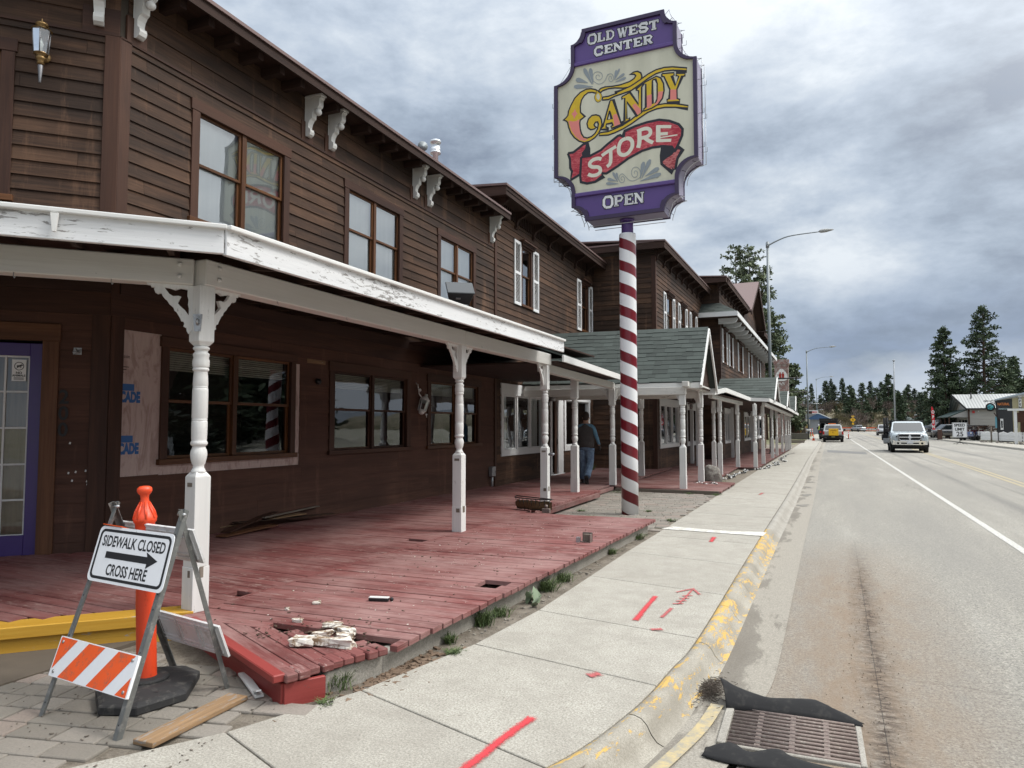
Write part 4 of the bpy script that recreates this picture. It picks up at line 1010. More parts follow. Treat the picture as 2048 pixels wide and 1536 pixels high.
for yy, zz in ((4.24, 2.90), (4.24, 2.81)):
    b.tube([(-4.22, yy, zz), (-4.205, yy, zz)], .016, 10)
for k, zz in ((.10, 2.90), (.10, 2.81)):
    c = Vector((-4.36 - k * .7071 + .075 * .7071, 4.13 - k * .7071 - .075 * .7071, zz)); b.tube([c, c + Vector((.012, -.012, 0))], .016, 10)
b.build('bolt', M_white, pr1)
for yy in (4.9, 5.9, 6.7, 7.4, 8.1, 9.2, 9.9, 10.8, 11.4):
    b = MB(); b.tube([(-4.215, yy, 2.752), (-4.215, yy, 2.735), (-4.208, yy + .008, 2.725), (-4.215, yy + .016, 2.73)], .0025, 5); b.build('cup_hook', M_galv, pr1)
for k in (.55, 1.15, 1.45):
    b = MB(); x, yy = -4.3 - k * .7071, 4.07 - k * .7071; b.tube([(x, yy, 2.752), (x, yy, 2.725), (x + .01, yy, 2.71), (x + .02, yy, 2.72)], .003, 5); b.build('cup_hook', M_galv, pr1)
# fascia, sloping roof deck, drip edge
FC = (-3.75, 3.83)
b = MB(); b.bar((FC[0] - .02, FC[1], 2.965), (FC[0] - .02, 11.30, 2.99), .04, .185); b.build('fascia', M_whitep, pr1, bevel=.004)
b = MB(); b.bar((FC[0] - .03, FC[1] + .003, 2.972), (FC[0] - 4.0, FC[1] - 3.97, 2.978), .04, .180); b.build('fascia', M_whitep, pr1, bevel=.004)
b = MB(); b.bar((FC[0] + .012, FC[1], 3.068), (FC[0] + .012, 11.30, 3.093), .05, .035); b.bar((FC[0] + .006, FC[1] - .006, 3.068), (FC[0] - 4.0, FC[1] - 4.03, 3.074), .05, .035); b.build('drip_edge', M_white, pr1, bevel=.008, seg=2)
b = MB(); b.frustum((-.010, .010, -.012, .012), (-.024, .024, -.012, .012), -.06, .06, M=Matrix.Translation((-4.455, 3.08, 2.985)) @ Matrix.Rotation(R(45), 4, 'Z')); b.build('flag_bracket', M_white, pr1)
b = MB(); b.frustum((-.022, .022, -.006, .006), (-.034, .034, -.006, .006), 0, .13, M=Matrix.Translation((-4.245, 4.065, 2.39)) @ Matrix.Rotation(R(22), 4, 'Z')); b.tube([(-4.24, 4.06, 2.44), (-4.225, 4.035, 2.46), (-4.235, 4.05, 2.48)], .009, 8); b.build('flag_bracket', M_galv, pr1)
rf = [(-3.74, 3.84), (-3.74, 11.3), (-6.9, 11.3 + .4), (-6.9, 5.43), (-10, 2.33), (-7.8, -.2)]
zz = lambda x, y: 3.06 + max(0, min(-3.75 - x, 99)) * .13 if y > 3.84 + 0 * x and x > -6.95 else 3.06 + .13 * max(0, ((-3.75 - x) + (y - 3.83) * 0 + 0) * .3)
def pzr(x, y):
    d1 = -3.75 - x; d2 = ((x + 3.75) * -.7071 + (y - 3.83) * .7071)   # distance in from each eave
    return 3.045 + .13 * max(0, min(d1, d2 if d2 > 0 else 0) if y < 6.99 else d1)
b = MB()
P = [(x, y, pzr(x, y)) for x, y in ((-3.76, 3.86), (-3.76, 11.3), (-6.9, 11.6), (-6.9, 5.43))]
b.add(P + [(x, y, z + .03) for x, y, z in P], [(0, 1, 2, 3), (7, 6, 5, 4), (0, 4, 5, 1), (1, 5, 6, 2)])
P = [(-3.76, 3.86, 3.045), (-6.9, 5.43, pzr(-6.9, 5.43) ), (-10.0, 2.33, 3.045 + .13 * 2.2), (-7.8, -.2, 3.045)]
b.add(P + [(x, y, z + .03) for x, y, z in P], [(0, 1, 2, 3), (7, 6, 5, 4)])
b.box(-6.9, -4.4, 11.55, 15.4, 3.2, 3.23)
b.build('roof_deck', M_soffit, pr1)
for yy in [4.6 + .61 * k for k in range(11)]:
    b = MB(); b.bar((-3.80, yy, 2.98), (-6.86, yy, 3.36 - .02), .04, .14, 0, .5); b.build('rafter', M_soffit, pr1)
for k in range(6):
    o_ = Vector((-4.05 - .43 * k, 3.6 - .43 * k)); b = MB(); b.bar((o_.x, o_.y, 2.98), (o_.x - 1.6, o_.y + 1.6, 3.2), .04, .14, 0, .5); b.build('rafter', M_soffit, pr1)
b = MB(); b.box(-6.89, -6.85, 5.5, 15.5, 3.10, 3.28); b.M = F2; b.box(0, 4, .03, .07, 3.1, 3.28); b.build('ledger', M_soffit, pr1)
SIGN_ART = [('P','Y',1,[(-46.5,59.4),(-51.5,63.7),(-60.4,67.1),(-69.5,67.9),(-80.9,64.1),(-91.2,56.1),(-99.3,43.2),(-104,33),(-105.2,25.4),(-108.7,21.6),(-113.9,18.1),(-108.7,15.5),(-105.8,12.2),(-104.1,3),(-99.6,-8.9),(-92.8,-18.9),(-83.7,-27.1),(-73.5,-31.6),(-63.3,-30.5),(-53.2,-25.7),(-46.5,-19.3),(-42,-11.3),(-39.7,-3),(-40.8,5.9),(-44,13),(-50.7,16.4),(-58.5,16.8),(-65.3,11.4),(-68.2,3.2),(-66.5,-4.8),(-61,-9.6),(-54.2,-9.2),(-49.8,-6.7),(-53.1,-5),(-54.7,-1.4),(-51.9,3),(-48,2.8),(-46.4,-1.8),(-48.1,-10.3),(-53.2,-18.1),(-59.9,-22.4),(-67.8,-23.8),(-74.6,-21),(-79,-13.6),(-81.3,-4.4),(-82.1,6.8),(-81.2,12.1),(-72.1,17.3),(-80.5,26.4),(-81,37.5),(-78.7,49.2),(-72.9,56.9),(-66.1,60.6),(-58.2,60.1),(-51.5,57.1)]),('P','K',0,[(-104.1,15.2),(-96,12.1),(-89.2,11.9),(-82.9,14.1),(-83.5,7),(-82.4,-5.3),(-79.6,-16.8),(-74.6,-23.2),(-66.7,-26.1),(-72.3,-28.5),(-82.5,-25.1),(-91.6,-15.8),(-98.4,-4.7),(-101.8,5.9)]),('P','K',0,[(-91.3,36.1),(-89.6,29.2),(-86.2,25.2),(-90.2,21.5),(-93.1,16),(-94.8,22.4),(-98.3,26.9),(-93.6,29.9)]),('S','Y',3.4,[(-46.5,58.9),(-51,53.7),(-51,47.1),(-47.7,42.1),(-43.8,42.4),(-41.6,47.5),(-42.6,53.2),(-46.5,58.9)]),('S','I',1,[(-48.7,57.7),(-53.2,52),(-52.7,45.3),(-48.3,39.8),(-43.9,39.4),(-39.6,43.8),(-39.9,51.5),(-43.7,57.7)]),('P','Y',1,[(-46.5,59.4),(-41.4,63.9),(-33.7,65),(-20.5,63.4),(-5.2,63),(12.5,65.6),(20.7,69.5),(23.7,73.9),(20.8,77.4),(13.2,78.7),(19.8,81.3),(26.8,81.4),(32.8,77.1),(34.7,70.6),(32.7,64),(25.6,58.3),(15.5,55.3),(0.2,55.9),(-15.1,59.5),(-27.1,60.4),(-38.1,58.8),(-41.5,56.2)]),('P','Y',1,[(-38.2,46.8),(-27.2,46.3),(-10.7,49),(-15.2,50.8),(0.2,53.3),(15.5,57.4),(30.7,64.4),(45.7,72.3),(60.6,77.2),(75.3,78.1),(89.8,75.9),(113.6,68.9),(113.5,62.5),(89.7,70),(75.2,71.6),(60.5,70.2),(45.6,64.3),(30.6,56.3),(15.4,48.7),(0.1,46.2),(-15.3,44.1),(-27.2,40.3),(-38.3,41.4)]),('P','Y',1,[(-43.2,-18.2),(-27.7,-18.7),(-15.8,-16),(-0.4,-11.6),(14.9,-4.3),(30.1,5),(45,10.2),(59.8,13.4),(74.5,13.1),(93.7,9.4),(115,1.9),(114.5,-3.9),(93.6,3),(74.4,6.6),(59.8,6.4),(45,3.2),(30,-4),(14.8,-12.3),(-0.5,-18.7),(-15.8,-23.1),(-27.8,-25.2),(-45.4,-23.2)]),('P','Y',1,[(-24,38),(-17.9,38),(-4.2,-6.7),(-1.5,-8.8),(-1.5,-11),(-22.2,-13.8),(-22.7,-10.4),(-19.4,-8.8),(-21,-4.2),(-31.5,-4.5),(-32.1,-9.8),(-27.7,-12.2),(-27.1,-15),(-41.5,-12.5),(-42,-10.2),(-38.1,-7.7)]),('P','C',1,[(-25.2,19.3),(-29.7,3.3),(-21.5,3.4)]),('P','K',0,[(-18.9,10),(-12.2,11.4),(-5.3,-9.2),(-16.7,-11)]),('P','Y',1,[(-2.5,40.6),(12.9,45.7),(28.2,20.5),(28.5,45.6),(24.5,47.4),(24,50.6),(36.6,56.9),(37.1,55),(34,50.6),(33.5,4.4),(25.5,-0.2),(6.9,29.1),(6.6,-1.9),(11.9,-0.9),(11.3,-5.4),(-4.5,-9.9),(-4.9,-7.2),(2.2,-4),(3.1,37.5),(-2,35.9)]),('P','K',0,[(16.7,20.7),(22.2,23.6),(32.1,10.7),(32.1,5.7),(26,1.7)]),('P','Y',1,[(37.6,57.9),(60.5,65.2),(68.2,60.6),(73,49.6),(73.8,36.5),(70.7,23.2),(62.8,13.8),(50.9,9.1),(37.5,6.6),(37.6,10.6),(41.1,13),(41.6,55.1),(38.1,54.8)]),('P','C',1,[(53.5,59.6),(58.9,60.5),(61.8,51.9),(61.5,25),(58.9,18.6),(53,16.7)]),('P','K',0,[(43.3,33.6),(51.7,34.5),(51.8,13.9),(45,9.7),(43.1,11.6)]),('P','K',0,[(63.6,36.6),(72.3,35.8),(69.8,24.4),(62.8,15.8),(54.9,12.3),(61.9,21)]),('P','Y',1,[(70.3,67.7),(91.6,65.1),(91.5,60.2),(87.7,60.5),(93.7,41.5),(99.6,57),(95.3,58.9),(95.4,64.3),(110.6,60.1),(110.1,55.3),(105.8,55.7),(96,34.1),(96.2,18.2),(100.5,15.9),(100.4,10.5),(78.9,14.7),(78.9,19.7),(83.3,20.3),(84,36.5),(74.1,61.4),(70.2,63.2)]),('P','K',0,[(84.9,36.3),(95,34.3),(95.3,16.5),(84.2,17.6)]),('P','R',2,[(-105.5,-46.4),(-94.7,-46.2),(-74.8,-34.1),(-68.2,-33.3),(-64.3,-44.7),(-64.4,-57.5),(-77.6,-58.5),(-80.3,-67.7),(-81.7,-89.2),(-100.4,-97.3),(-97.6,-81.7),(-100.9,-74.7),(-101.5,-57.9)]),('P','I',0,[(-70.8,-36),(-65.6,-38.2),(-64.4,-57.5),(-77.5,-56.6),(-78.8,-50),(-72.2,-43.4)]),('P','S',2,[(69.6,-61.9),(86.2,-65.9),(92,-74.1),(96.8,-67.7),(104.4,-74.3),(95.4,-87.9),(91.6,-106.6),(86.9,-103.5),(86.2,-110.6),(76.3,-101.9),(68,-93.3),(67,-78.5)]),('P','I',0,[(70.2,-62.6),(86.2,-66.5),(92,-74.1),(86,-80.4),(76.5,-84.9),(69.2,-89.9),(68.2,-78.7)]),('P','R',2,[(-79.5,-57.6),(-63.1,-58.3),(-42.3,-50.9),(-29.3,-41.7),(-10.1,-29.9),(-6.3,-29.3),(-0.1,-32.9),(2.5,-23.3),(21.3,-17.9),(43.5,-14.5),(64.2,-13.9),(82.1,-19),(98.5,-28.1),(104.9,-37.7),(104.1,-48.4),(98.1,-61.8),(92,-72.9),(86.2,-65.9),(69.6,-61.9),(51.5,-61.4),(33.2,-64.5),(8.3,-74.1),(-10.6,-84.8),(-32.3,-95.3),(-41.3,-93.3),(-37.5,-99.5),(-53,-107.4),(-68.7,-108.3),(-80.5,-104),(-81.7,-93)]),('S','W',6.5,[(-41.1,-67.5),(-47.5,-65.2),(-56.6,-66.3),(-62.5,-70.5),(-63.2,-75.4),(-58,-79.4),(-48.9,-80.8),(-43.8,-84.7),(-43.9,-91),(-50.3,-95.1),(-59.4,-95),(-66.6,-91.4)]),('S','W',6,[(-40.4,-61.3),(-29.4,-55.5),(-13.5,-48.7)]),('S','W',6.5,[(-23.7,-55.2),(-24.3,-76.5),(-30.9,-82.9)]),('S','W',6.8,[(4.3,-37.3),(-3.9,-40.3),(-8.4,-50.2),(-7.9,-61.5),(-0.4,-66.5),(8.4,-64.2),(15.3,-55.4),(16.1,-45.6),(11.1,-38.5),(4.3,-37.3)]),('S','W',7.5,[(29.2,-28),(29,-47.8),(26.5,-57.8)]),('S','W',6.5,[(24.9,-27.9),(38.5,-25.3),(47,-28),(48.8,-35.1),(43.2,-40.3),(30.3,-41.2)]),('S','W',6.5,[(37.1,-40.5),(45.6,-48.1),(53.4,-53.1)]),('S','W',8,[(62.8,-24.7),(62.5,-52.2)]),('S','W',5.5,[(59.2,-25.3),(85.5,-30)]),('S','W',5.5,[(62.6,-39.4),(79.4,-41.1)]),('S','W',5.5,[(59.5,-50.5),(85.2,-54.2)]),('S','W',2.2,[(66.2,-46.1),(81.7,-46.3),(95.9,-46.4)]),('S','G',[1.2,2.7,4.5,6.3,7.8,8.7,4.0],[(-56.5,70.2),(-62.5,71.4),(-68.5,72.6),(-74.5,73.9),(-80.6,75.1),(-86.7,76.3),(-92.8,77.6)]),('S','G',[1.2,2.7,4.5,6.3,7.8,8.7,4.0],[(-66,79.3),(-69.8,81.2),(-73.5,83.1),(-77.3,85),(-81.1,86.8),(-84.9,88.7),(-88.7,90.6)]),('S','G',[1,2.2,3.8,5.3,6.5,7.3,3.4],[(-57.6,74.3),(-60.2,79.9),(-62.8,85.5),(-65.4,91.1),(-68,96.7),(-70.6,102.3),(-73.2,107.9)]),('S','G',[1.1,2.4,4,5.6,6.9,7.8,3.6],[(-55.9,74.5),(-56.8,79.6),(-57.7,84.8),(-58.6,89.9),(-59.5,95.1),(-60.4,100.2),(-61.3,105.4)]),('S','G',[0.7,1.6,2.8,3.9,4.8,5.3,2.5],[(-14.4,69.8),(-11,70.5),(-7.6,71.1),(-4.3,71.8),(-0.9,72.5),(2.4,73.1),(5.8,73.8)]),('S','G',[0.7,1.6,2.8,3.9,4.8,5.3,2.5],[(-13.8,73.5),(-11,74.9),(-8.1,76.3),(-5.3,77.7),(-2.5,79.1),(0.3,80.5),(3.1,81.9)]),('S','G',[0.6,1.3,2.3,3.2,3.9,4.4,2.0],[(-14.9,74.8),(-13.4,77.8),(-11.9,80.9),(-10.4,83.9),(-9,87),(-7.5,90),(-6,93)]),('S','G',[0.6,1.3,2.3,3.2,3.9,4.4,2.0],[(-15.8,74.4),(-15.1,77.3),(-14.5,80.2),(-13.9,83),(-13.3,85.9),(-12.6,88.7),(-12,91.6)]),('S','G',[0.8,1.8,3,4.2,5.2,5.8,2.7],[(-9.7,-117.4),(-13.4,-116.7),(-17.2,-116.1),(-21,-115.4),(-24.8,-114.8),(-28.6,-114.1),(-32.5,-113.5)]),('S','G',[0.8,1.8,3,4.2,5.2,5.8,2.7],[(-13.4,-111.8),(-16.1,-110.8),(-18.9,-109.8),(-21.6,-108.8),(-24.3,-107.8),(-27.1,-106.7),(-29.9,-105.7)]),('S','G',[0.7,1.5,2.5,3.5,4.3,4.8,2.2],[(-10.9,-114.1),(-12.4,-111),(-13.9,-107.8),(-15.4,-104.7),(-16.8,-101.6),(-18.3,-98.4),(-19.8,-95.3)]),('S','G',[0.6,1.3,2.3,3.2,3.9,4.4,2.0],[(-9.9,-111.1),(-10.5,-108.7),(-11.1,-106.4),(-11.7,-104),(-12.3,-101.6),(-12.9,-99.2),(-13.5,-96.9)]),('S','G',[1.1,2.4,4,5.6,6.9,7.8,3.6],[(30.2,-113.3),(31.2,-108.5),(32.2,-103.7),(33.3,-99),(34.3,-94.2),(35.3,-89.5),(36.4,-84.7)]),('S','G',[1.1,2.4,4,5.6,6.9,7.8,3.6],[(32.6,-113.6),(35.2,-108.4),(37.8,-103.1),(40.4,-97.9),(43,-92.7),(45.6,-87.5),(48.2,-82.3)]),('S','G',[1.1,2.5,4.3,6,7.4,8.2,3.8],[(38.8,-110.8),(42.9,-109),(46.9,-107.2),(51,-105.3),(55,-103.5),(59.1,-101.7),(63.1,-99.9)]),('S','G',[1.1,2.5,4.3,6,7.4,8.2,3.8],[(30.1,-118.2),(36.3,-116.9),(42.4,-115.7),(48.5,-114.4),(54.5,-113.2),(60.6,-111.9),(66.6,-110.7)]),('S','G',1,[(-31.3,80.4),(-33.6,76.5),(-39.2,72.7),(-46.9,73.2),(-54.7,79.7),(-55.4,83),(-56.4,87.3),(-55.9,91.2),(-53.9,94.1),(-50.9,95.8),(-47.3,96.1),(-43.8,94.9),(-40.9,92.7),(-38.9,89.8),(-38,86.6),(-38.4,83.8),(-39.8,81.6),(-41.9,80.4),(-44.3,80.2),(-46.7,81),(-48.7,82.5),(-50,84.5),(-50.5,86.5),(-50.3,88.2),(-49.4,89.5),(-48.1,90.2),(-46.7,90.2),(-45.4,89.7),(-44.4,88.8),(-43.9,87.8),(-43.8,86.9),(-44.1,86.2)]),('S','G',1,[(-31.3,80.4),(-28,86.8),(-27.3,85.8),(-25.2,87.2),(-22.8,87.3),(-20.6,86.1),(-18.7,83.8),(-17.6,81),(-17.3,78.1),(-17.8,75.4),(-18.9,73.4),(-20.4,72.4),(-22.1,72.3),(-23.7,73.1),(-25,74.7),(-25.8,76.6),(-26.1,78.7),(-25.7,80.4),(-25,81.7),(-24,82.4),(-22.9,82.4),(-21.9,81.9),(-21.2,80.9),(-20.8,79.8),(-20.7,78.6),(-20.9,77.8),(-21.4,77.2),(-21.9,77),(-22.3,77.2)]),('S','G',1,[(4.2,-107),(10.4,-114.1),(19.1,-115.9),(29,-111.8),(30.3,-107.9),(30.4,-103),(29.2,-98.4),(26.9,-94.7),(23.9,-92.4),(20.7,-91.8),(17.8,-92.8),(15.6,-95.1),(14.3,-98.4),(14.2,-102),(15,-105.4),(16.7,-108),(18.8,-109.7),(21.1,-110.1),(23,-109.4),(24.5,-107.8),(25.3,-105.7),(25.4,-103.4),(24.8,-101.3),(23.7,-99.7),(22.5,-98.8),(21.2,-98.6),(20.1,-99.1),(19.5,-100.1),(19.2,-101.2),(19.3,-102.3),(19.7,-103.1)]),('S','G',1,[(4.2,-107),(0.5,-102.7),(-2.1,-100.5),(-4.7,-100.8),(-6.9,-102.4),(-8.3,-105),(-8.8,-108),(-8.3,-111.1),(-7.1,-113.7),(-5.4,-115.6),(-3.4,-116.4),(-1.4,-116.2),(0.2,-115.1),(1.2,-113.3),(1.6,-111.1),(1.3,-109),(0.4,-107.2),(-0.7,-105.9),(-2.1,-105.4),(-3.3,-105.5),(-4.3,-106.3),(-4.9,-107.4),(-5.1,-108.7),(-4.8,-109.9),(-4.3,-110.9),(-3.7,-111.4),(-3,-111.6),(-2.5,-111.4),(-2.1,-110.9)])]
# ================================================================= CANDY STORE SIGN
random.seed(51)
sg = thing('store_sign', 'tall purple and cream candy store sign on a red and white striped pole', 'sign', (-2.98, 12.4, .12))
T = Matrix.Translation((-2.98, 12.4, 7.17)) @ Matrix.Rotation(math.atan(-.0407), 4, 'Z')
def arc(cx, cz, rx, rz, a0, a1, n=9):
    return [(cx + rx * math.cos(R(a0 + (a1 - a0) * i / n)), cz + rz * math.sin(R(a0 + (a1 - a0) * i / n))) for i in range(n + 1)]
def outline(k=0.0):
    r = []          # right half from the top, going down
    r += arc(.965 , 1.80, .215, .25, 180, 270)[0:] 
    r += [(.965, 1.14)]
    r += arc(1.30, 1.17, .335, .33, 180, 270)
    r += [(1.30, -.90)]
    r += arc(1.30, -1.23, .335, .33, 90, 180)
    r += [(.965, -1.50)]
    r += arc(.965, -1.77, .26, .27, 90, 180)
    r = [(max(.05, x - k * 1.0), z - k * (1 if z > 0 else -1) * (1.0 if abs(z) > 1.6 else .35)) for x, z in r]
    return r + [(-x, z) for x, z in r[::-1]]
M_sp = plain('sign_purple', (.105, .060, .230), .42, var=.12, sc=3, bs=12)
M_spd = plain('sign_dark_purple', (.045, .028, .075), .45, var=.15)
M_cream = mat('sign_cream', (.55, .55, .44), .55, 0, lambda g: g.col(g.mix(g.ramp(g.noise(g.mapping(g.obj(), (1, 1, .25)), 2.2, 6), [(.35, .0), (.65, 1)]), (.56, .555, .43), (.68, .67, .53))))
b = MB(T); b.prism(outline(), -.0, .42, 'xz'); box_ = b.build('cabinet', plain('sign_side_grey', (.25, .23, .32), .5), sg, fixn=True)
b = MB(T); b.prism(outline(-.012), -.055, -.0, 'xz', holes=[outline(.055)[::-1]]); b.build('rim', M_spd, sg, fixn=True)
b = MB(T); b.prism(outline(-.012), .42, .475, 'xz', holes=[outline(.055)[::-1]]); b.build('rim', M_spd, sg, fixn=True)
b = MB(T)
def clipped(z0, z1, y, mi):
    o = [p for p in outline(.05)]; rr = sorted([p for p in o if p[0] > 0 and z0 <= p[1] <= z1], key=lambda p: -p[1])
    rr = [(rr[0][0], z1)] + rr + [(rr[-1][0], z0)]
    return rr + [(-x, z) for x, z in rr[::-1]]
for y0, y1 in ((-.012, -.002), (.422, .432)): b = MB(T); b.prism(clipped(-1.27, 1.145, 0, 0), y0, y1, 'xz'); b.build('cream_panel', M_cream, sg, fixn=True)
for y0, y1 in ((-.014, -.002), (.422, .434)):
    for z0, z1 in ((1.20, 1.74), (-1.74, -1.30)): b = MB(T); b.prism(clipped(z0, z1, 0, 0), y0, y1, 'xz'); b.build('purple_panel', M_sp, sg, fixn=True)
for z0, z1 in ((1.135, 1.205), (-1.32, -1.245)): b = MB(T); b.box(-.94, .94, -.05, -.004, z0, z1, tone=.5); b.build('divider', M_sp, sg, bevel=.012)
# painted lettering and scrolls, each coat a hair in front of the last
AC = {'Y': 0, 'K': 1, 'I': 2, 'C': 3, 'R': 4, 'S': 5, 'W': 6, 'G': 7}
M_gold = mat('gold_paint', (.52, .36, .01), .5, 0, lambda g: g.col(g.mix(g.noise(g.obj(), 9, 4), (.58, .38, .004), (.76, .53, .02))))
M_rib = mat('ribbon_red', (.36, .02, .035), .5, 0, lambda g: g.col(g.mix(g.ramp(g.noise(g.mapping(g.obj(), (3, 1, 9), rot=(0, .5, 0)), 2.2, 6, .7, 1.5), [(.45, 0), (.60, 1)]), (.40, .014, .035), (.60, .12, .13))))
M_rib2 = mat('ribbon_pink', (.52, .16, .15), .5, 0, lambda g: g.col(g.mix(g.ramp(g.noise(g.mapping(g.obj(), (3, 1, 9), rot=(0, -.8, 0)), 3, 6, .7, 1.5), [(.48, 0), (.56, 1)]), (.55, .17, .16), (.32, .03, .04))))
art_m = [M_gold, mat('salmon_paint', (.78, .24, .20), .5), mat('sign_black_paint', (.012, .012, .020), .5), M_cream, M_rib, M_rib2, mat('letter_cream', (.74, .73, .60), .5), mat('scroll_grey', (.27, .31, .33), .55)]
b = MB(T); lay = 0
for kind, c, w, pts in SIGN_ART:
    lay += 1; y = -.0135 - .0001 * lay; P = [(px / 100, pz_ / 100) for px, pz_ in pts]; fn = lambda x, z, y=y: (x, y, z)
    if kind == 'P':
        P2 = P
        b.poly([(x, y, z) for x, z in P2], AC[c])
        if w:
            cl_ = P2 + [P2[0]]; stroke(b, cl_, .027 if w == 1 else .045, lambda x, z, y=y: (x, y - .00005, z), AC['I'])
    else:
        ww = [q / 100 for q in w] if isinstance(w, list) else w / 100
        stroke(b, P if isinstance(w, list) else smoothpts(P, 3), ww, fn, AC[c])
b.build('painted_artwork', art_m, sg)
# western slab letters with broken neon over them
GL = {'O': [([(.2, 0), (.8, 0), (1, .25), (1, .75), (.8, 1), (.2, 1), (0, .75), (0, .25), (.2, 0)], .25)], 'L': [([(.3, 0), (.3, 1)], .3), ([(.05, .97), (.6, .97)], .14), ([(.0, .05), (1, .05)], .16), ([(.95, 0), (.95, .35)], .16)],
      'D': [([(.25, 0), (.25, 1)], .28), ([(.0, .96), (.7, .96), (1, .7), (1, .3), (.7, .04), (.0, .04)], .2)], 'W': [([(.05, 1), (.28, 0)], .22), ([(.28, 0), (.5, .8)], .12), ([(.5, .95), (.72, 0)], .22), ([(.72, 0), (.98, 1)], .12), ([(-.1, .97), (.22, .97)], .14), ([(.38, .97), (.64, .97)], .14), ([(.82, .97), (1.12, .97)], .14), ([(.15, .04), (.42, .04)], .14), ([(.6, .04), (.86, .04)], .14)],
      'E': [([(.25, 0), (.25, 1)], .3), ([(.0, .94), (.95, .94)], .16), ([(.0, .06), (1, .06)], .16), ([(.2, .5), (.72, .5)], .16), ([(.95, .7), (.95, 1)], .14), ([(1, 0), (1, .3)], .14), ([(.72, .36), (.72, .64)], .12)],
      'S': [([(.95, .68), (.85, .92), (.3, .97), (.05, .75), (.2, .55), (.8, .45), (.95, .25), (.75, .03), (.2, .05), (.03, .32)], .24)], 'T': [([(.5, 0), (.5, 1)], .3), ([(0, .93), (1, .93)], .18), ([(.03, .68), (.03, 1)], .13), ([(.97, .68), (.97, 1)], .13), ([(.22, .05), (.78, .05)], .15)],
      'C': [([(.97, .68), (.8, .95), (.25, .97), (.03, .7), (.03, .3), (.25, .03), (.8, .04), (.98, .3)], .25), ([(.97, .6), (.97, 1)], .1)], 'N': [([(.12, 0), (.12, 1)], .16), ([(.15, .95), (.88, .05)], .26), ([(.88, 0), (.88, 1)], .16), ([(-.08, .05), (.34, .05)], .13), ([(-.08, .96), (.25, .96)], .13), ([(.68, .96), (1.08, .96)], .13)],
      'R': [([(.22, 0), (.22, 1)], .28), ([(0, .95), (.8, .95), (.98, .75), (.8, .52), (.3, .5)], .18), ([(.55, .5), (.95, .03)], .25), ([(0, .05), (.45, .05)], .14), ([(.8, .05), (1.1, .05)], .14)], 'P': [([(.24, 0), (.24, 1)], .28), ([(0, .95), (.8, .95), (1, .74), (.8, .48), (.3, .46)], .19), ([(0, .05), (.55, .05)], .15)]}
def slab(word, x0, x1, z0, h, gap=.22):
    ws = x1 - x0; n = len(word); lw = ws / (n + gap * (n - 1)); bl = MB(T); wh = MB(T); tb = MB(T)
    for i, ch in enumerate(word):
        ox = x0 + i * lw * (1 + gap)
        for pts, w in GL[ch]:
            P = [(ox + p[0] * lw, z0 + p[1] * h) for p in pts]; k = min(lw, h) * 1.15
            for mb_, y, e in ((bl, -.0165, .028), (wh, -.0185, 0)):
                Q = list(P)
                a, c = Vector(P[0]), Vector(P[1]); a2 = a - (c - a).normalized() * e * .5; Q[0] = tuple(a2); a, c = Vector(P[-1]), Vector(P[-2]); Q[-1] = tuple(a - (c - a).normalized() * e * .5)
                stroke(mb_, Q, w * k + e, lambda x, z, y=y: (x, y - .0004 * (len(mb_.v) % 7) * .1, z), 0)
            if random.random() < .75:
                tb.tube([(x + random.uniform(-.008, .008), -.035, z + random.uniform(-.008, .008)) for x, z in P], .0035, 5)
    return bl, wh, tb
LB, LW, LT = [], [], []
for wd in (('OLD', -.64, -.17, 1.515, .165), ('WEST', -.075, .65, 1.505, .165), ('CENTER', -.52, .53, 1.268, .155), ('OPEN', -.37, .35, -1.575, .19)):
    bl, wh, tb = slab(*wd); bl.build('letter_outline', art_m[2], sg); wh.build('letters', plain('letter_white', (.80, .81, .82), .5), sg); tb.build('neon_tube', plain('dead_neon', (.60, .62, .64), .15, var=.1, bump=0), sg)  # wider black strokes are a painted outline beneath the white letters
# border tubes on stand-offs round the cabinet
b = MB(T); M_tube = plain('bare_border_tube', (.58, .60, .62), .2, var=.1, bump=0)
for yy, k in ((.10, .075), (.36, .075)):
    for s in (1, -1):
        o = [(p[0] * s, p[1]) for p in outline(-.075) if p[0] > 0]
        for seg in (o[0:10], [o[10], o[11]], o[11:21], [o[20], (o[20][0], -.1)], [(o[20][0], -.14), o[21]], o[22:32], o[32:33] + o[33:43]):
            if len(seg) > 1: b.tube([(x, yy, z) for x, z in seg], .0065, 5)
    b.tube([(-.66, yy, -1.86), (.66, yy, -1.86)], .0065, 5)
b.build('border_tube', M_tube, sg)
b = MB(T)
o = outline(0); o2 = outline(-.075)
for i in range(0, len(o), 4):
    for yy in (.10, .36): b.tube([(o[i][0], yy, o[i][1]), (o2[i][0], yy, o2[i][1])], .004, 5)
for s in (1, -1):
    for z in (-.7, -.1, .5, 1.3):
        xx = 1.30 if abs(z) < .9 else .965
        for yy in (.10, .36): b.tube([(s * xx, yy, z), (s * (xx + .10), yy, z), (s * (xx + .10), yy, z + .08)], .004, 5)
b.tube([(-1.40, .36, 1.0), (-1.02, .2, 1.35)], .003, 5)
b.build('standoff', M_black, sg)
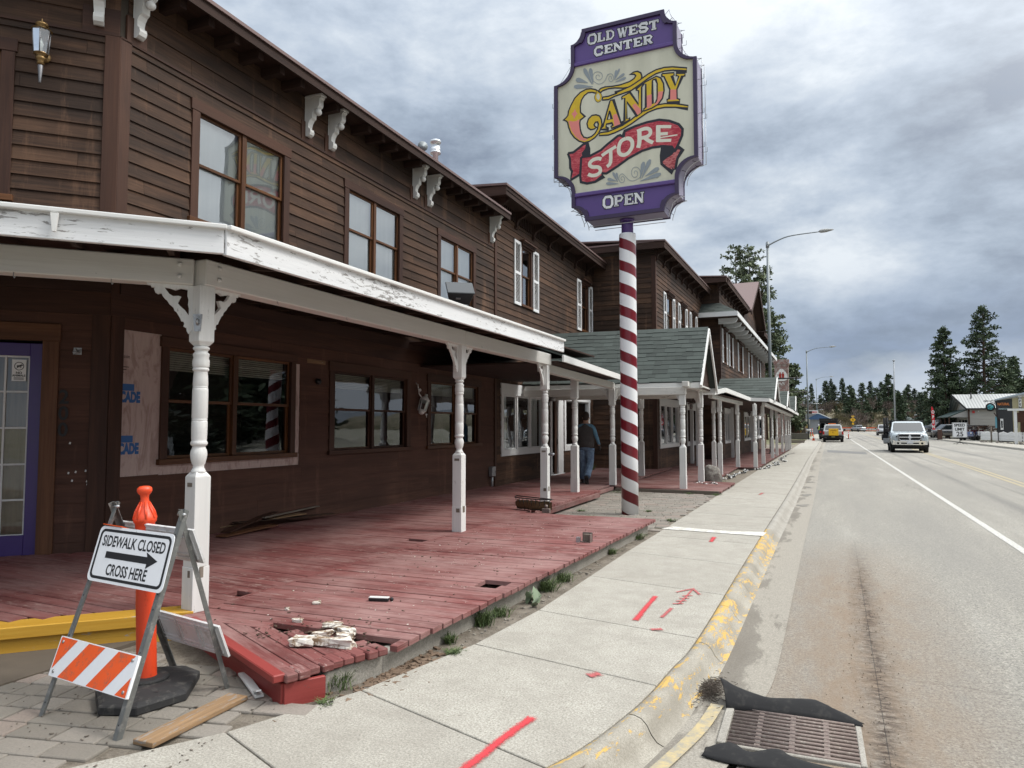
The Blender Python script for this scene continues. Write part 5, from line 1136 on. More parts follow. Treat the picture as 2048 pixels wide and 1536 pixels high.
# pole with helical stripes
def m_stripe(g):
    o = g.obj(); s = g.n('ShaderNodeSeparateXYZ', None, Vector=o)
    th = g.math('DIVIDE', g.math('ARCTAN2', s.outputs[1], s.outputs[0]), 2 * math.pi)
    ph = g.math('FRACT', g.math('ADD', g.math('ADD', g.math('DIVIDE', s.outputs[2], .405), th), 40.35))
    m = g.ramp(ph, [(.0, 1), (.452, 1), (.458, 0), (.994, 0), (1.0, 1)])
    rd = g.mix(g.ramp(g.noise(o, 60, 6, .8), [(.66, 0), (.70, 1)]), (.155, .010, .018), (.5, .45, .42))
    wt = g.mix(g.ramp(g.noise(o, 30, 6, .8), [(.68, 0), (.70, .9)]), (.74, .75, .76), (.12, .06, .05))
    g.col(g.mix(m, wt, rd)); g.rough(g.ramp(m, [(0, .5), (1, .28)]))
M_str = mat('barber_stripe', (.6, .2, .2), .4, 0, m_stripe)
b = MB(); n = 40; prof_ = [(.150, .02), (.150, 1.2), (.150, 2.5), (.150, 3.8), (.150, 5.10), (.146, 5.13)]
b.lathe(prof_, n, 0, c=(0, 0, 0)); po = b.build('pole', M_str, sg, origin=(0, 0, 0)); po.location = Vector((-2.98, 12.62, 0)) - Vector(sg['_o']) ; 
b = MB(); b.lathe([(.105, 5.1), (.105, 5.45)], 24, c=(-2.98, 12.62, 0)); b.lathe([(.13, 5.36), (.13, 5.395)], 24, c=(-2.98, 12.62, 0)); b.build('pole_neck', M_sp, sg)
# ================================================================= OTHER WOODEN BUILDINGS
random.seed(61)
M_shing = mat('green_shingle', (.10, .13, .125), .9, 0, lambda g: (lambda o, t: g.col(g.mix(g.ramp(g.noise(o, 60, 4, .7), [(.3, 0), (.7, .45)]), g.mix(t, (.022, .030, .027), (.058, .074, .067)), (.10, .115, .105))))(g.obj(), g.tone()))
M_shutter = plain('white_shutter', (.72, .73, .74), .5, var=.05)
def shingles(par, P00, P10, P01, P11, rows, tab=.30, nm='shingles', th=.012):
    """P00-P10 eave, P01-P11 ridge; overlapping tabs"""
    P00, P10, P01, P11 = map(Vector, (P00, P10, P01, P11)); b = MB()
    nrm = (P10 - P00).cross(P01 - P00).normalized()
    if nrm.z < 0: nrm = -nrm
    b.add([P00 - nrm * .03, P10 - nrm * .03, P11 - nrm * .03, P01 - nrm * .03, P00, P10, P11, P01], [(0, 3, 2, 1), (4, 5, 6, 7), (0, 1, 5, 4), (1, 2, 6, 5), (3, 0, 4, 7)], 0, .3)
    for r in range(rows):
        v0, v1 = r / rows, min(1, (r + 1.08) / rows)
        a0, a1 = P00.lerp(P01, v0), P10.lerp(P11, v0); c0, c1 = P00.lerp(P01, v1), P10.lerp(P11, v1)
        W_ = (a1 - a0).length; u = -random.uniform(0, tab)
        while u < W_:
            w = tab * random.choice((.6, .9, 1, 1, 1.3)); x0, x1 = max(0, u), min(W_, u + w - .004)
            if x1 - x0 > .02:
                q0, q1 = x0 / W_, x1 / W_; lift = th * random.uniform(.8, 1.5)
                A_, B2_, C2_, D_ = a0.lerp(a1, q0), a0.lerp(a1, q1), c0.lerp(c1, q1), c0.lerp(c1, q0)
                sg2 = (P01 - P00).normalized() * random.choice((0, 0, -.022)); A_, B2_ = A_ + sg2, B2_ + sg2
                b.add([A_ + nrm * lift, B2_ + nrm * lift, C2_ + nrm * .003, D_ + nrm * .003, A_, B2_], [(0, 1, 2, 3), (4, 5, 1, 0)], 0, min(1, max(0, random.gauss(.5, .25))))
            u += w
    return b.build(nm, M_shing, par)
def shutter(par, F, s0, s1, z0, z1):
    b = MB(F); f = .05; y0, y1 = .022, .05; mz = (z0 + z1) / 2
    b.box(s0, s0 + f, y0, y1, z0, z1); b.box(s1 - f, s1, y0, y1, z0, z1)
    for q0, q1 in ((z0, z0 + .07), (mz - .035, mz + .035), (z1 - .07, z1)): b.box(s0 + f, s1 - f, y0, y1, q0, q1)
    z = z0 + .08
    while z < z1 - .08:
        if abs(z - mz) > .05: b.cbox(((s0 + s1) / 2, .034, z), (s1 - s0 - 2 * f, .026, .006), rot=(R(-38), 0, 0))
        z += .034
    return b.build('shutter', M_shutter, par)
def hood(par, F, s0, s1, z):
    b = MB(F); b.box(s0, s1, .01, .16, z, z + .04); b.box(s0 + .02, s1 - .02, .01, .12, z - .03, z)
    k = s0 + .05
    while k < s1 - .05: b.box(k, k + .03, .01, .10, z - .09, z - .03); k += .07
    b.build('window_hood', M_trimb, par)
def house_eave(par, F, s0, s1, z, over=.42, side=None, ret=2.5, brackets=1.0, m=None):
    """thin metal roof on a deep dark soffit with carved brackets and dentils"""
    b = MB(F); b.box(s0 - .35, s1, -.05, over, z - .15, z - .12); b.box(s0 - .35, s1, over - .02, over, z - .24, z - .03); b.box(s0 - .37, s0 - .34, -ret, over, z - .24, z - .03); b.build('eave', M_soffit, par)
    b = MB(F); b.add([(s0 - .4, over + .03, z - .03), (s1, over + .03, z - .03), (s1, -6, z + .45), (s0 - .4, -6, z + .45), (s0 - .4, over + .03, z + .02), (s1, over + .03, z + .02), (s1, -6, z + .5), (s0 - .4, -6, z + .5)], [(0, 3, 2, 1), (4, 5, 6, 7), (0, 1, 5, 4), (1, 2, 6, 5), (3, 0, 4, 7)]); b.build('roof', m or M_metalroof, par)
    k = s0 + .08
    while k < s1 - .1:
        b = MB(F); b.prism([(0, 0), (0, -.42), (.05, -.42), (.09, -.36), (.07, -.30), (.12, -.2), (.22, -.15), (.30, -.12), (.36, -.06), (.36, 0)], k, k + .10, 'yz', M=Matrix.Translation((0, 0, z - .15))); b.build('bracket', M_soffit, par, bevel=.004); k += brackets
    b = MB(F); k = s0 + .02
    while k < s1: b.box(k, k + .05, 0, .06, z - .42, z - .16, tone=.2); k += .12
    b.build('dentils', M_soffit, par)
# --- building two
b2 = thing('shuttered_building', 'brown clapboard building behind the pole with two white shuttered windows', 'building', (-8, 20, .1))
W2 = [(17.22, 17.98, 4.80, 6.42), (22.55, 23.30, 4.80, 6.42)]; G2 = [(15.92, 18.98, .95, 2.72), (19.45, 20.70, .24, 2.72), (20.72, 23.45, .93, 2.74)]
b = MB(F1); clapboard(b, 15.62, 23.9, 2.6, 7.0, .155, W2, seams=3); clapboard(b, 15.62, 23.9, .2, 2.6, .20, G2, lap=.013)
b.M = frame((-6.9, 15.5, 0), (-1, 0), (0, -1)); clapboard(b, 0, 4, 6.4, 7.1, .155)
b.build('wall', M_clap, b2)
b = MB(F1); backing(b, 15.62, 23.9, .1, 7.0, [inn(w) for w in W2] + [(15.96, 18.94, 1.0, 2.68), (19.5, 20.66, .24, 2.5), (20.76, 23.4, .98, 2.7)]); b.build('sheathing', M_wall_in, b2)
for w in W2:
    window(b2, F1, *w, units=1, trim=.07, inside='dark', gm=M_glassu); hood(b2, F1, w[0] - .1, w[1] + .1, w[3] + .05)
    shutter(b2, F1, w[0] - .50, w[0] - .06, w[2] - .02, w[3] + .02); shutter(b2, F1, w[1] + .08, w[1] + .50, w[2] - .02, w[3] + .02)
house_eave(b2, F1, 15.45, 24.0, 7.28, over=.5, brackets=1.25)
M_wtrim = plain('white_trim', (.68, .69, .69), .5, var=.07)
window(b2, F1, *G2[0], units=3, trim=.15, tm=M_wtrim, fm=M_wtrim, hung=False, inside='drape', sill=False, head=.28, muntin=None)
window(b2, F1, *G2[2], units=2, trim=.15, tm=M_wtrim, fm=M_wtrim, hung=False, inside='dark', sill=False, head=.28)
b = MB(F1); b.box(19.45, 19.60, 0, .035, .25, 2.5); b.box(20.14, 20.62, -.04, .03, .25, 2.5); b.box(19.45, 20.70, 0, .045, 2.46, 2.72); b.box(19.45, 20.7, -.3, .05, .24, .28)
dc = b.build('door_casing', M_wtrim, b2, bevel=.004)
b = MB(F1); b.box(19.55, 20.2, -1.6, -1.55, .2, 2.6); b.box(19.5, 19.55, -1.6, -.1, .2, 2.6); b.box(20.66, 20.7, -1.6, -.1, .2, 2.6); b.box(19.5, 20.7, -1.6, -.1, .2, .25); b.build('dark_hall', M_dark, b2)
b = MB(F1); b.box(19.97, 20.14, -.06, -.02, .28, 2.46); b.box(20.10, 20.13, -.02, .03, 1.15, 1.3, 1); b.build('open_door', [M_trimb, M_galv], b2)
b = MB(F1); put_text(b, '202', .155, lambda x, y: (20.17 + x, .047, 2.55 + y), 0, .005); b.build('address_number', M_ink, dc)
# --- building three
F3s = frame((-6.9, 23.9, 0), (1, 0), (0, -1)); GM = .03
F3 = frame((-4.72, 23.9, 0), (GM, 1), (1, -GM))
b3 = thing('projecting_building', 'brown clapboard block whose bare side wall faces down the street', 'building', (-7, 28, .1))
W3 = [(1.62, 2.75 - .15, 4.95, 6.38), (4.15, 5.05, 4.95, 6.38), (6.5, 7.3, 4.95, 6.38)]; G3 = [(.40, 3.65, .92, 2.70), (5.2, 8.95, .88, 2.66)]
b = MB(F3s); clapboard(b, 0, 2.18, .2, 7.5, .17, seams=5)
b.M = F3; clapboard(b, 0, 9.6, 2.75, 7.5, .155, W3); clapboard(b, 0, 9.6, .2, 2.75, .20, G3, lap=.013)
b.build('wall', M_clap, b3)
b = MB(F3); backing(b, 0, 9.6, .1, 7.5, [inn(w) for w in W3] + [(.45, 3.6, .95, 2.66), (5.25, 8.9, .92, 2.62)]); b.M = F3s; backing(b, 0, 2.1, .1, 7.5); b.build('sheathing', M_wall_in, b3)
b = MB(F3); b.box(-.03, .10, 0, .03, .2, 7.4); b.M = F3s; b.box(2.06, 2.20, 0, .031, .2, 7.4); b.build('corner_board', M_trimb, b3, bevel=.004)
for w in W3:
    window(b3, F3, *w, units=1, trim=.07, inside='curtain', gm=M_glassu); hood(b3, F3, w[0] - .1, w[1] + .1, w[3] + .05)
    shutter(b3, F3, w[0] - .46, w[0] - .05, w[2], w[3]); shutter(b3, F3, w[1] + .06, w[1] + .46, w[2], w[3])
house_eave(b3, F3, -.05, 9.7, 7.78, over=.42, brackets=1.1)
b = MB(F3s); b.box(-.2, 2.3, .0, .38, 7.62, 7.66); b.add([(-.3, .42, 7.76), (2.58, .42, 7.76), (2.58, -1, 7.80), (-.3, -1, 7.8), (-.3, .42, 7.81), (2.58, .42, 7.81), (2.58, -1, 7.85), (-.3, -1, 7.85)], [(0, 3, 2, 1), (4, 5, 6, 7), (0, 1, 5, 4), (1, 2, 6, 5), (3, 0, 4, 7)], 1); b.box(-.3, 2.55, .38, .41, 7.55, 7.76); b.build('side_eave', [M_soffit, M_metalroof], b3)
for w in G3: window(b3, F3, *w, units=3, trim=.14, tm=M_wtrim, fm=M_wtrim, hung=False, inside='dark', sill=False, head=.30)
b = MB(F3); b.box(4.3, 4.42, .3, .42, .25, 2.7); b.build('downpipe', M_wtrim, b3)
# --- building four with green pent roof and gable
F4 = frame((-3.67, 33.0, 0), (GM, 1), (1, -GM)); F4s = frame((-4.6, 33.0, 0), (1, 0), (0, -1))
b4 = thing('pent_roof_building', 'brown building with green pent roof on white brackets and a tall gable', 'building', (-7, 45, .1))
W4 = [(.9 , 1.9, 4.55, 6.10), (3.1, 4.0, 4.55, 6.08), (6.6, 8.2, 4.55, 6.06), (11.6, 12.8, 4.5, 6.0), (17, 18.2, 4.5, 5.95)]
G4 = [(1.0, 3.0, .88, 2.5), (5.2, 6.6, .88, 2.4), (8.6, 12, .86, 2.45), (14.2, 20, .88, 2.35)]
b = MB(F4); clapboard(b, 0, 22, .2, 8.0, .17, W4 + G4); b.M = F4s; clapboard(b, -.6, .94, .2, 8.0, .17); b.build('wall', M_clap, b4)
b = MB(F4); backing(b, 0, 22, .1, 8.0, [inn(w) for w in W4 + G4]); b.M = F4s; backing(b, -3, .9, .1, 8); b.M = Matrix(); b.box(-14, -13.8, 15.6, 55, .1, 7); b.box(-14, -3.1, 54.8, 55.0, .1, 7.3); b.build('sheathing', M_wall_in, b4)
for w in W4:
    window(b4, F4, *w, units=1 if w[1] - w[0] < 1.3 else 2, trim=.08, inside='dark', gm=M_glassu, muntin=(2, 2)); 
    shutter(b4, F4, w[0] - .36, w[0] - .04, w[2], w[3]); shutter(b4, F4, w[1] + .05, w[1] + .36, w[2], w[3])
for w in W4[:3]: hood(b4, F4, w[0] - .1, w[1] + .1, w[3] + .05)
for w in G4: window(b4, F4, *w, units=2, trim=.12, tm=M_wtrim, fm=M_wtrim, hung=False, inside='dark', sill=False, head=.22)
b = MB(F4); b.box(-.02, .12, 0, .04, .2, 6.4); b.build('corner_board', M_trimb, b4)
# pent roof
s0, s1, zo, ov = -.9, 21.5, 6.62, .85
def L4(s, n, z): return F4 @ Vector((s, n, z))
shingles(b4, L4(s0, ov, zo), L4(s1, ov, zo - .12), L4(s0 + .9, 0, zo + .55), L4(s1, 0, zo + .42), 6, nm='pent_shingles')
shingles(b4, L4(s0, ov, zo), L4(s0, -1.0, zo), L4(s0 + .9, 0, zo + .55), L4(s0 + .9, -1.0, zo + .55), 6, nm='pent_shingles')
b = MB(F4); b.add([(s0, ov, zo - .20), (s1, ov, zo - .32), (s1, ov + .04, zo - .32), (s0 - .04, ov + .04, zo - .20), (s0, ov, zo), (s1, ov, zo - .12), (s1, ov + .04, zo - .12), (s0 - .04, ov + .04, zo)], [(0, 1, 2, 3)[::-1], (4, 5, 6, 7), (0, 1, 5, 4), (2, 3, 7, 6), (1, 2, 6, 5), (3, 0, 4, 7)]); b.box(s0 - .04, s0, -1.0, ov + .04, zo - .2, zo); b.build('pent_fascia', M_wtrim, b4)
b = MB(F4); b.box(s0, s1, 0, ov, zo - .20, zo - .17); b.box(s0, 0, -1, 0, zo - .2, zo - .17); b.build('pent_soffit', M_soffit, b4)
for k in range(15):
    s = -.3 + 1.45 * k; b = MB(F4); z = zo - .21 - .0055 * s
    b.prism([(0, 0), (0, -.22), (ov - .28, -.22), (ov - .12, -.17), (ov - .05, -.06), (ov - .05, 0)], s, s + .16, 'yz', M=Matrix.Translation((0, 0, z))); b.build('pent_bracket', M_wtrim, b4, bevel=.01)
# roofs above
house_eave(b4, F4, -.4, 8.8, 8.2, over=.42, brackets=1.0)
b = MB(F4s); b.box(-2.5, 1.2, 0, .36, 7.98, 8.02); b.box(-2.5, 1.36, .34, .38, 7.95, 8.17); b.add([(-2.5, .4, 8.17), (1.4, .4, 8.17), (1.4, -.5, 8.2), (-2.5, -.5, 8.2), (-2.5, .4, 8.22), (1.4, .4, 8.22), (1.4, -.5, 8.25), (-2.5, -.5, 8.25)], [(0, 3, 2, 1), (4, 5, 6, 7), (0, 1, 5, 4), (1, 2, 6, 5), (3, 0, 4, 7)], 1); b.build('side_eave', [M_soffit, M_metalroof], b4)
gy0, gy1, gc, gz0, gz1 = 8.4, 17.2, 12.8, 8.0, 10.35
b = MB(F4)
def gsec(s): return gz0 + (gz1 - gz0) * (1 - abs(s - gc) / (gy1 - gc))
z = 7.4
while z < gz1 - .5:
    hw_ = (gz1 - z - .12) / (gz1 - gz0) * (gy1 - gc); hw_ = min(hw_, 3.6)
    b.box(gc - hw_, gc + hw_, -.2, .02, z, z + .165, 0); z += .17
b.build('gable_wall', M_clap, b4)
for sg_, nm in ((-1, 0), (1, 1)):
    b = MB(F4); e = gc + sg_ * (gy1 - gc)
    vs = [(e, .55, gz0), (gc, .55, gz1), (gc, -6, gz1), (e, -6, gz0)]
    b.add([(x, y, z) for x, y, z in vs] + [(x, y, z + .09) for x, y, z in vs], [(0, 3, 2, 1), (4, 5, 6, 7), (0, 1, 5, 4), (2, 3, 7, 6), (3, 0, 4, 7), (1, 2, 6, 5)]); b.build('gable_roof', M_metalroof, b4)
    b = MB(F4); b.bar((e, .52, gz0 - .10), (gc, .52, gz1 - .10), .05, .2); b.bar((e - sg_ * .1, .2, gz0 - .03), (gc, .2, gz1 - .03), .7, .03); b.build('barge_board', M_soffit, b4)
house_eave(b4, F4, 17.4, 22.5, 7.9, over=.45, brackets=1.3)
# --- green gable porch over the ramp
random.seed(71)
pg = thing('gable_porch', 'steep green shingled gable porch on white turned posts behind the striped pole', 'porch', (-3.5, 18.6, .2))
gx, gyc, ghw, gze, gza = -2.36, 18.75, 1.50, 2.72, 4.20
shingles(pg, (-6.86, gyc - ghw, gze + .03), (gx, gyc - ghw, gze), (-6.86, gyc, gza + .03), (gx, gyc, gza), 13, tab=.28)
shingles(pg, (gx, gyc + ghw, gze), (-6.86, gyc + ghw, gze), (gx, gyc, gza), (-6.86, gyc, gza), 13, tab=.28)
for yy in (gyc - ghw, gyc + ghw - .03): b = MB(); b.box(-6.8, gx - .02, yy, yy + .03, gze - .15, gze - .015); b.build('eave_board', M_white, pg, bevel=.004)
b = MB()
for s in (-1, 1): b.bar((gx + .012, gyc + s * (ghw + .06), gze - .12), (gx + .012, gyc, gza - .08), .045, .11)
b.build('barge_board', M_white, pg, bevel=.004)
b = MB(); z = gze - .1
while z < gza - .25:
    h_ = (gza - z - .16) / (gza - gze) * ghw; b.box(gx - .19, gx - .16, gyc - h_, gyc + h_, z, z + .10); z += .104
b.build('gable_boards', M_soffit, pg)
b = MB(); b.box(-6.8, -2.70, 17.18, 17.28, 2.42, 2.60); b.box(-6.8, -2.70, 19.60, 19.70, 2.42, 2.60); b.box(-2.76, -2.62, 17.0, 20.0, 2.60, 2.72); b.box(-6.85, -2.5, 17.4, 20.1, 2.66, 2.70); b.build('beam', M_whiteb, pg, bevel=.005)
for (x, y, z0, top, ds) in ((-2.80, 17.28, .20, 2.60, [(-1, 0)]), (-2.72, 19.68, .20, 2.60, [(-1, 0), (0, -1)]), (-4.45, 17.10, .262, 2.60, [(-1, 0), (1, 0)]), (-4.50, 20.55, .262, 2.60, [(0, -1)])):
    b = MB(); post_mb(b, x, y, z0, top - z0, .142, 0, 14); p = b.build('post', M_white, pg)
    for d in ds: b = MB(); scroll(b, x + d[0] * .07, y + d[1] * .07, top, d, sc=.62); b.build('scroll_bracket', M_white, p)
b = MB(); b.box(-4.56, -4.42, 17.1, 23.8, 2.6, 2.72); b.build('back_beam', M_whiteb, pg, bevel=.005)
# low shed porch between near porch and gable
ps = thing('shed_porch', 'low green shingled shed roof with white edge joining the two porches', 'porch', (-5, 14, .2))
shingles(ps, (-3.98, 11.95, 2.93), (-3.98, 17.0, 2.82), (-6.85, 11.95, 3.9), (-6.85, 17.0, 3.9), 13, tab=.28)
b = MB(); b.bar((-3.97, 11.9, 2.86), (-3.97, 17.2, 2.76), .035, .12); b.build('fascia', M_white, ps, bevel=.004)
b = MB(); b.bar((-4.44, 12.05, 2.73), (-4.44, 17.0, 2.66), .13, .15); b.build('beam', M_whiteb, ps, bevel=.005)
b = MB(); post_mb(b, -4.60, 14.55, .27, 2.42, .142, 0, 16); b.build('post', M_white, ps)
b = MB(); b.box(-6.86, -4.1, 12, 17, 2.80, 2.83); b.build('ceiling', M_soffit, ps)
# --- long far porch
pf = thing('long_porch', 'long white porch with many turned posts and small green gables far down the walk', 'porch', (-2.6, 40, .2))
FP = [(-2.45, 20.4), (-2.27, 21.6), (-2.07, 28.1), (-1.42, 28.2), (-1.06, 39.5), (-.74, 50.0)]
FZ = [2.60, 2.72, 2.67, 2.64, 2.56, 2.42]
def fpx(y):
    for (a, c), (d, e) in zip(FP[:-1], FP[1:]):
        if y <= e: return a + (d - a) * (y - c) / (e - c)
    return FP[-1][0]
b = MB()
for k in range(len(FP) - 1): b.bar((FP[k][0], FP[k][1], FZ[k]), (FP[k + 1][0], FP[k + 1][1], FZ[k + 1]), .05, .13)
b.bar((-4.0, 20.38, 2.60), (-2.47, 20.4, 2.60), .05, .12)
b.build('fascia', M_white, pf)
b = MB(); b.bar((-2.62, 21.0, 2.54), (-2.4, 28.2, 2.52), .12, .13); b.bar((-1.62, 28.5, 2.50), (-1.1, 49.5, 2.32), .12, .12); b.build('beam', M_whiteb, pf)
for k in range(len(FP) - 1):
    (x0, y0), (x1, y1) = FP[k], FP[k + 1]; wl = lambda y: (-4.69 + GM * (y - 23.9)) if y < 33 else (-3.64 + GM * (y - 33))
    shingles(pf, (x0, y0, FZ[k] + .07), (x1, y1, FZ[k + 1] + .07), (wl(y0), y0, FZ[k] + .62), (wl(y1), y1, FZ[k + 1] + .62), 6, tab=.5)
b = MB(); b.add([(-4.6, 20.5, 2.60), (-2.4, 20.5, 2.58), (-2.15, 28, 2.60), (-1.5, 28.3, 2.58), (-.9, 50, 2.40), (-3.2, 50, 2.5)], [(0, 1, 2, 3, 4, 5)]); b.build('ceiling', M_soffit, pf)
for yc, hw_, za, zb_ in ((32.5, 2.5, 3.74, 2.74), (39.8, 2.2, 3.48, 2.66), (47.4, 2.1, 3.50, 2.60)):
    x = fpx(yc) - .02; xb = -3.6 + GM * (yc - 33)
    for s in (-1, 1):
        xe = fpx(yc + s * hw_) - .02
        if s < 0: shingles(pf, (xb, yc - hw_, zb_), (x, yc - hw_, zb_), (xb, yc, za), (x, yc, za), 8, tab=.5)
        else: shingles(pf, (x, yc + hw_, zb_), (xb, yc + hw_, zb_), (x, yc, za), (xb, yc, za), 8, tab=.5)
    b = MB()
    for s in (-1, 1): b.bar((x + .02, yc + s * (hw_ + .05), zb_ - .08), (x + .02, yc, za - .06), .05, .12)
    b.build('gable_barge', M_white, pf)
    b = MB(); b.add([(x - .04, yc - hw_ + .1, zb_), (x - .04, yc + hw_ - .1, zb_), (x - .04, yc, za - .08)], [(0, 1, 2)]); b.build('gable_boards', M_soffit, pf)
    b = MB(); b.tube([(x - .1, yc, za - .05), (x + .95, yc, za - .05)], .03, 6); b.tube([(x + .8, yc, za - .12), (x + .8, yc, za + .04)], .02, 6); b.build('sign_arm', M_black, pf)
PPS = [(-3.00, 24.8), (-2.59, 22.9), (-2.47, 27.3), (-1.86, 27.3), (-1.76, 30.1), (-1.68, 35.6), (-1.60, 38.5), (-1.52, 43.6), (-1.40, 45.8), (-1.33, 48.2), (-1.25, 49.4)]
for i, (px, py) in enumerate(PPS):
    b = MB(); post_mb(b, px, py, .20 if i != 3 else .14, (2.46 if i > 2 else 2.52) - (.20 if i != 3 else .14), .13, 0, 10 if i < 5 else 7); p = b.build('post', M_white, pf)
    if i < 5:
        for d in ((0, -1), (0, 1)): b = MB(); scroll(b, px + d[0] * .07, py + d[1] * .07, 2.5, d, sc=.5, simple=i > 2); b.build('scroll_bracket', M_white, p)
for (px, py) in ((-3.42, 35.33), (-3.13, 43.5), (-3.9, 27.5)):
    b = MB(); b.box(px - .06, px + .06, py - .06, py + .06, .2, 2.6); b.build('square_post', M_wtrim, pf)
# globe lamps under the porch
for (x, y, z, sc_) in ((-3.35, 22.3, 2.35, 1), (-3.5, 29.5, 2.35, 1), (-3.35, 30.6, 2.33, 1), (-2.95, 39.5, 2.35, 1)):
    b = MB(); b.tube([(x, y, z + .28), (x, y, z + .02)], .012, 6); b.lathe([(.03, -.02), (.10, -.01), (.11, .02), (.06, .06), (.03, .07)], 12, c=(x, y, z)); b.lathe([(.02, -.16), (.05, -.13), (.06, -.06), (.04, -.02)], 12, c=(x, y, z)); o = b.build('hanging_lamp', plain('lamp_enamel', (.16, .14, .13), .4))
    tag(o, {22.3: 'dark round porch lamp nearest the steep gable', 29.5: 'first of two close dark porch lamps in the far walk', 30.6: 'second of two close dark porch lamps in the far walk', 39.5: 'farthest dark porch lamp over the long walk'}[y], 'porch lamp', 'porch lamps under the far porch')
# ================================================================= FIGURE HELPER
def skin_mesh(joints, edges, sub=2):
    """joints {name:(co,r)}; returns evaluated verts, faces of one continuous skinned body"""
    names = list(joints); me = bpy.data.meshes.new('sk'); me.from_pydata([joints[n][0] for n in names], [(names.index(a), names.index(b)) for a, b in edges], [])
    o = bpy.data.objects.new('sk', me); COL.objects.link(o); m = o.modifiers.new('s', 'SKIN'); m.use_smooth_shade = True
    for v, n in zip(me.skin_vertices[0].data, names):
        r = joints[n][1]; v.radius = r if isinstance(r, tuple) else (r, r)
    me.skin_vertices[0].data[0].use_root = True
    if sub: s = o.modifiers.new('b', 'SUBSURF'); s.levels = sub; s.render_levels = sub
    bpy.context.view_layer.update(); dg = bpy.context.evaluated_depsgraph_get(); ev = o.evaluated_get(dg).to_mesh()
    V = [tuple(v.co) for v in ev.vertices]; Fc = [tuple(p.vertices) for p in ev.polygons]
    o.evaluated_get(dg).to_mesh_clear(); bpy.data.objects.remove(o); bpy.data.meshes.remove(me)
    return V, Fc
M_skin = plain('skin', (.42, .24, .17), .6, var=.1); M_jean = mat('blue_jeans', (.11, .17, .26), .85, 0, lambda g: (g.col(g.mix(g.ramp(g.noise(g.mapping(g.obj(), (1, 1, .6)), 8, 6, .7), [(.35, 0), (.65, 1)]), (.075, .115, .19), (.20, .29, .40))), g.bump(g.noise(g.mapping(g.obj(), (1, 1, 2.5)), 9, 4), .9, .03)))
M_vest = mat('dark_grey_vest', (.05, .045, .045), .9, 0, lambda g: (g.col(g.mix(g.noise(g.obj(), 10, 4), (.040, .036, .036), (.075, .066, .064))), g.bump(g.noise(g.obj(), 9, 3), .6, .02)))
M_shirt = mat('blue_shirt', (.10, .22, .32), .8, 0, lambda g: (g.col(g.mix(g.noise(g.obj(), 8, 4), (.075, .17, .26), (.14, .29, .40))), g.bump(g.noise(g.obj(), 12, 3), .8, .02)))
M_hair = plain('brown_hair', (.035, .022, .016), .85, var=.4, sc=40, bump=.8)
random.seed(81)
pm = thing('person', 'man seen from behind in dark vest and jeans walking by the open door', 'person', (-5.20, 17.35, .262))
# heading along +Y, a little to the left; x right, y forward, z up, metres
TM = Matrix.Translation((-5.20, 17.35, .262)) @ Matrix.Rotation(R(4), 4, 'Z') @ Matrix.Scale(1.0, 4)
J = {'pel': ((0, 0, .94), (.155, .115)), 'bel': ((0, .01, 1.08), (.165, .13)), 'che': ((0, .02, 1.28), (.175, .125)), 'sh': ((0, .01, 1.42), (.13, .085)), 'nk': ((0, .01, 1.50), .062), 'hd0': ((0, .03, 1.58), (.078, .09)), 'hd1': ((0, .035, 1.67), (.082, .098)), 'hd2': ((0, .03, 1.735), (.055, .07)),
     'shr': ((.185, .0, 1.395), .068), 'elr': ((.285, -.03, 1.13), .050), 'wrr': ((.325, .10, .93), .033), 'shl': ((-.185, 0, 1.395), .068), 'ell': ((-.265, -.10, 1.13), .050), 'wrl': ((-.285, -.10, .88), .033),
     'hpr': ((.095, 0, .86), .100), 'knr': ((.105, -.02, .50), .066), 'cfr': ((.105, -.16, .33), .060), 'anr': ((.10, -.33, .17), .042),
     'hpl': ((-.095, 0, .86), .100), 'knl': ((-.10, .10, .49), .066), 'cfl': ((-.10, .10, .30), .058), 'anl': ((-.10, .07, .09), .043)}
E_ = [('pel', 'bel'), ('bel', 'che'), ('che', 'sh'), ('sh', 'nk'), ('nk', 'hd0'), ('hd0', 'hd1'), ('hd1', 'hd2'), ('sh', 'shr'), ('shr', 'elr'), ('elr', 'wrr'), ('sh', 'shl'), ('shl', 'ell'), ('ell', 'wrl'), ('pel', 'hpr'), ('hpr', 'knr'), ('knr', 'cfr'), ('cfr', 'anr'), ('pel', 'hpl'), ('hpl', 'knl'), ('knl', 'cfl'), ('cfl', 'anl')]
V, Fc = skin_mesh(J, E_)
b = MB(TM); b.add(V, Fc, 0, .5, smooth=True)
for k, f in enumerate(b.f):
    c = sum((Vector(V[i]) for i in f), Vector()) / len(f)
    b.mi[k] = 1 if c.z < .95 and abs(c.x) < .24 else (0 if c.z > 1.47 and abs(c.x) < .10 else (2 if abs(c.x) > .16 or c.z > 1.35 else 2))
    if (c.z < .955 and c.x > .27) or (c.z < .91 and c.x < -.245): b.mi[k] = 0
bod = b.build('body', [M_skin, M_jean, M_shirt], pm)
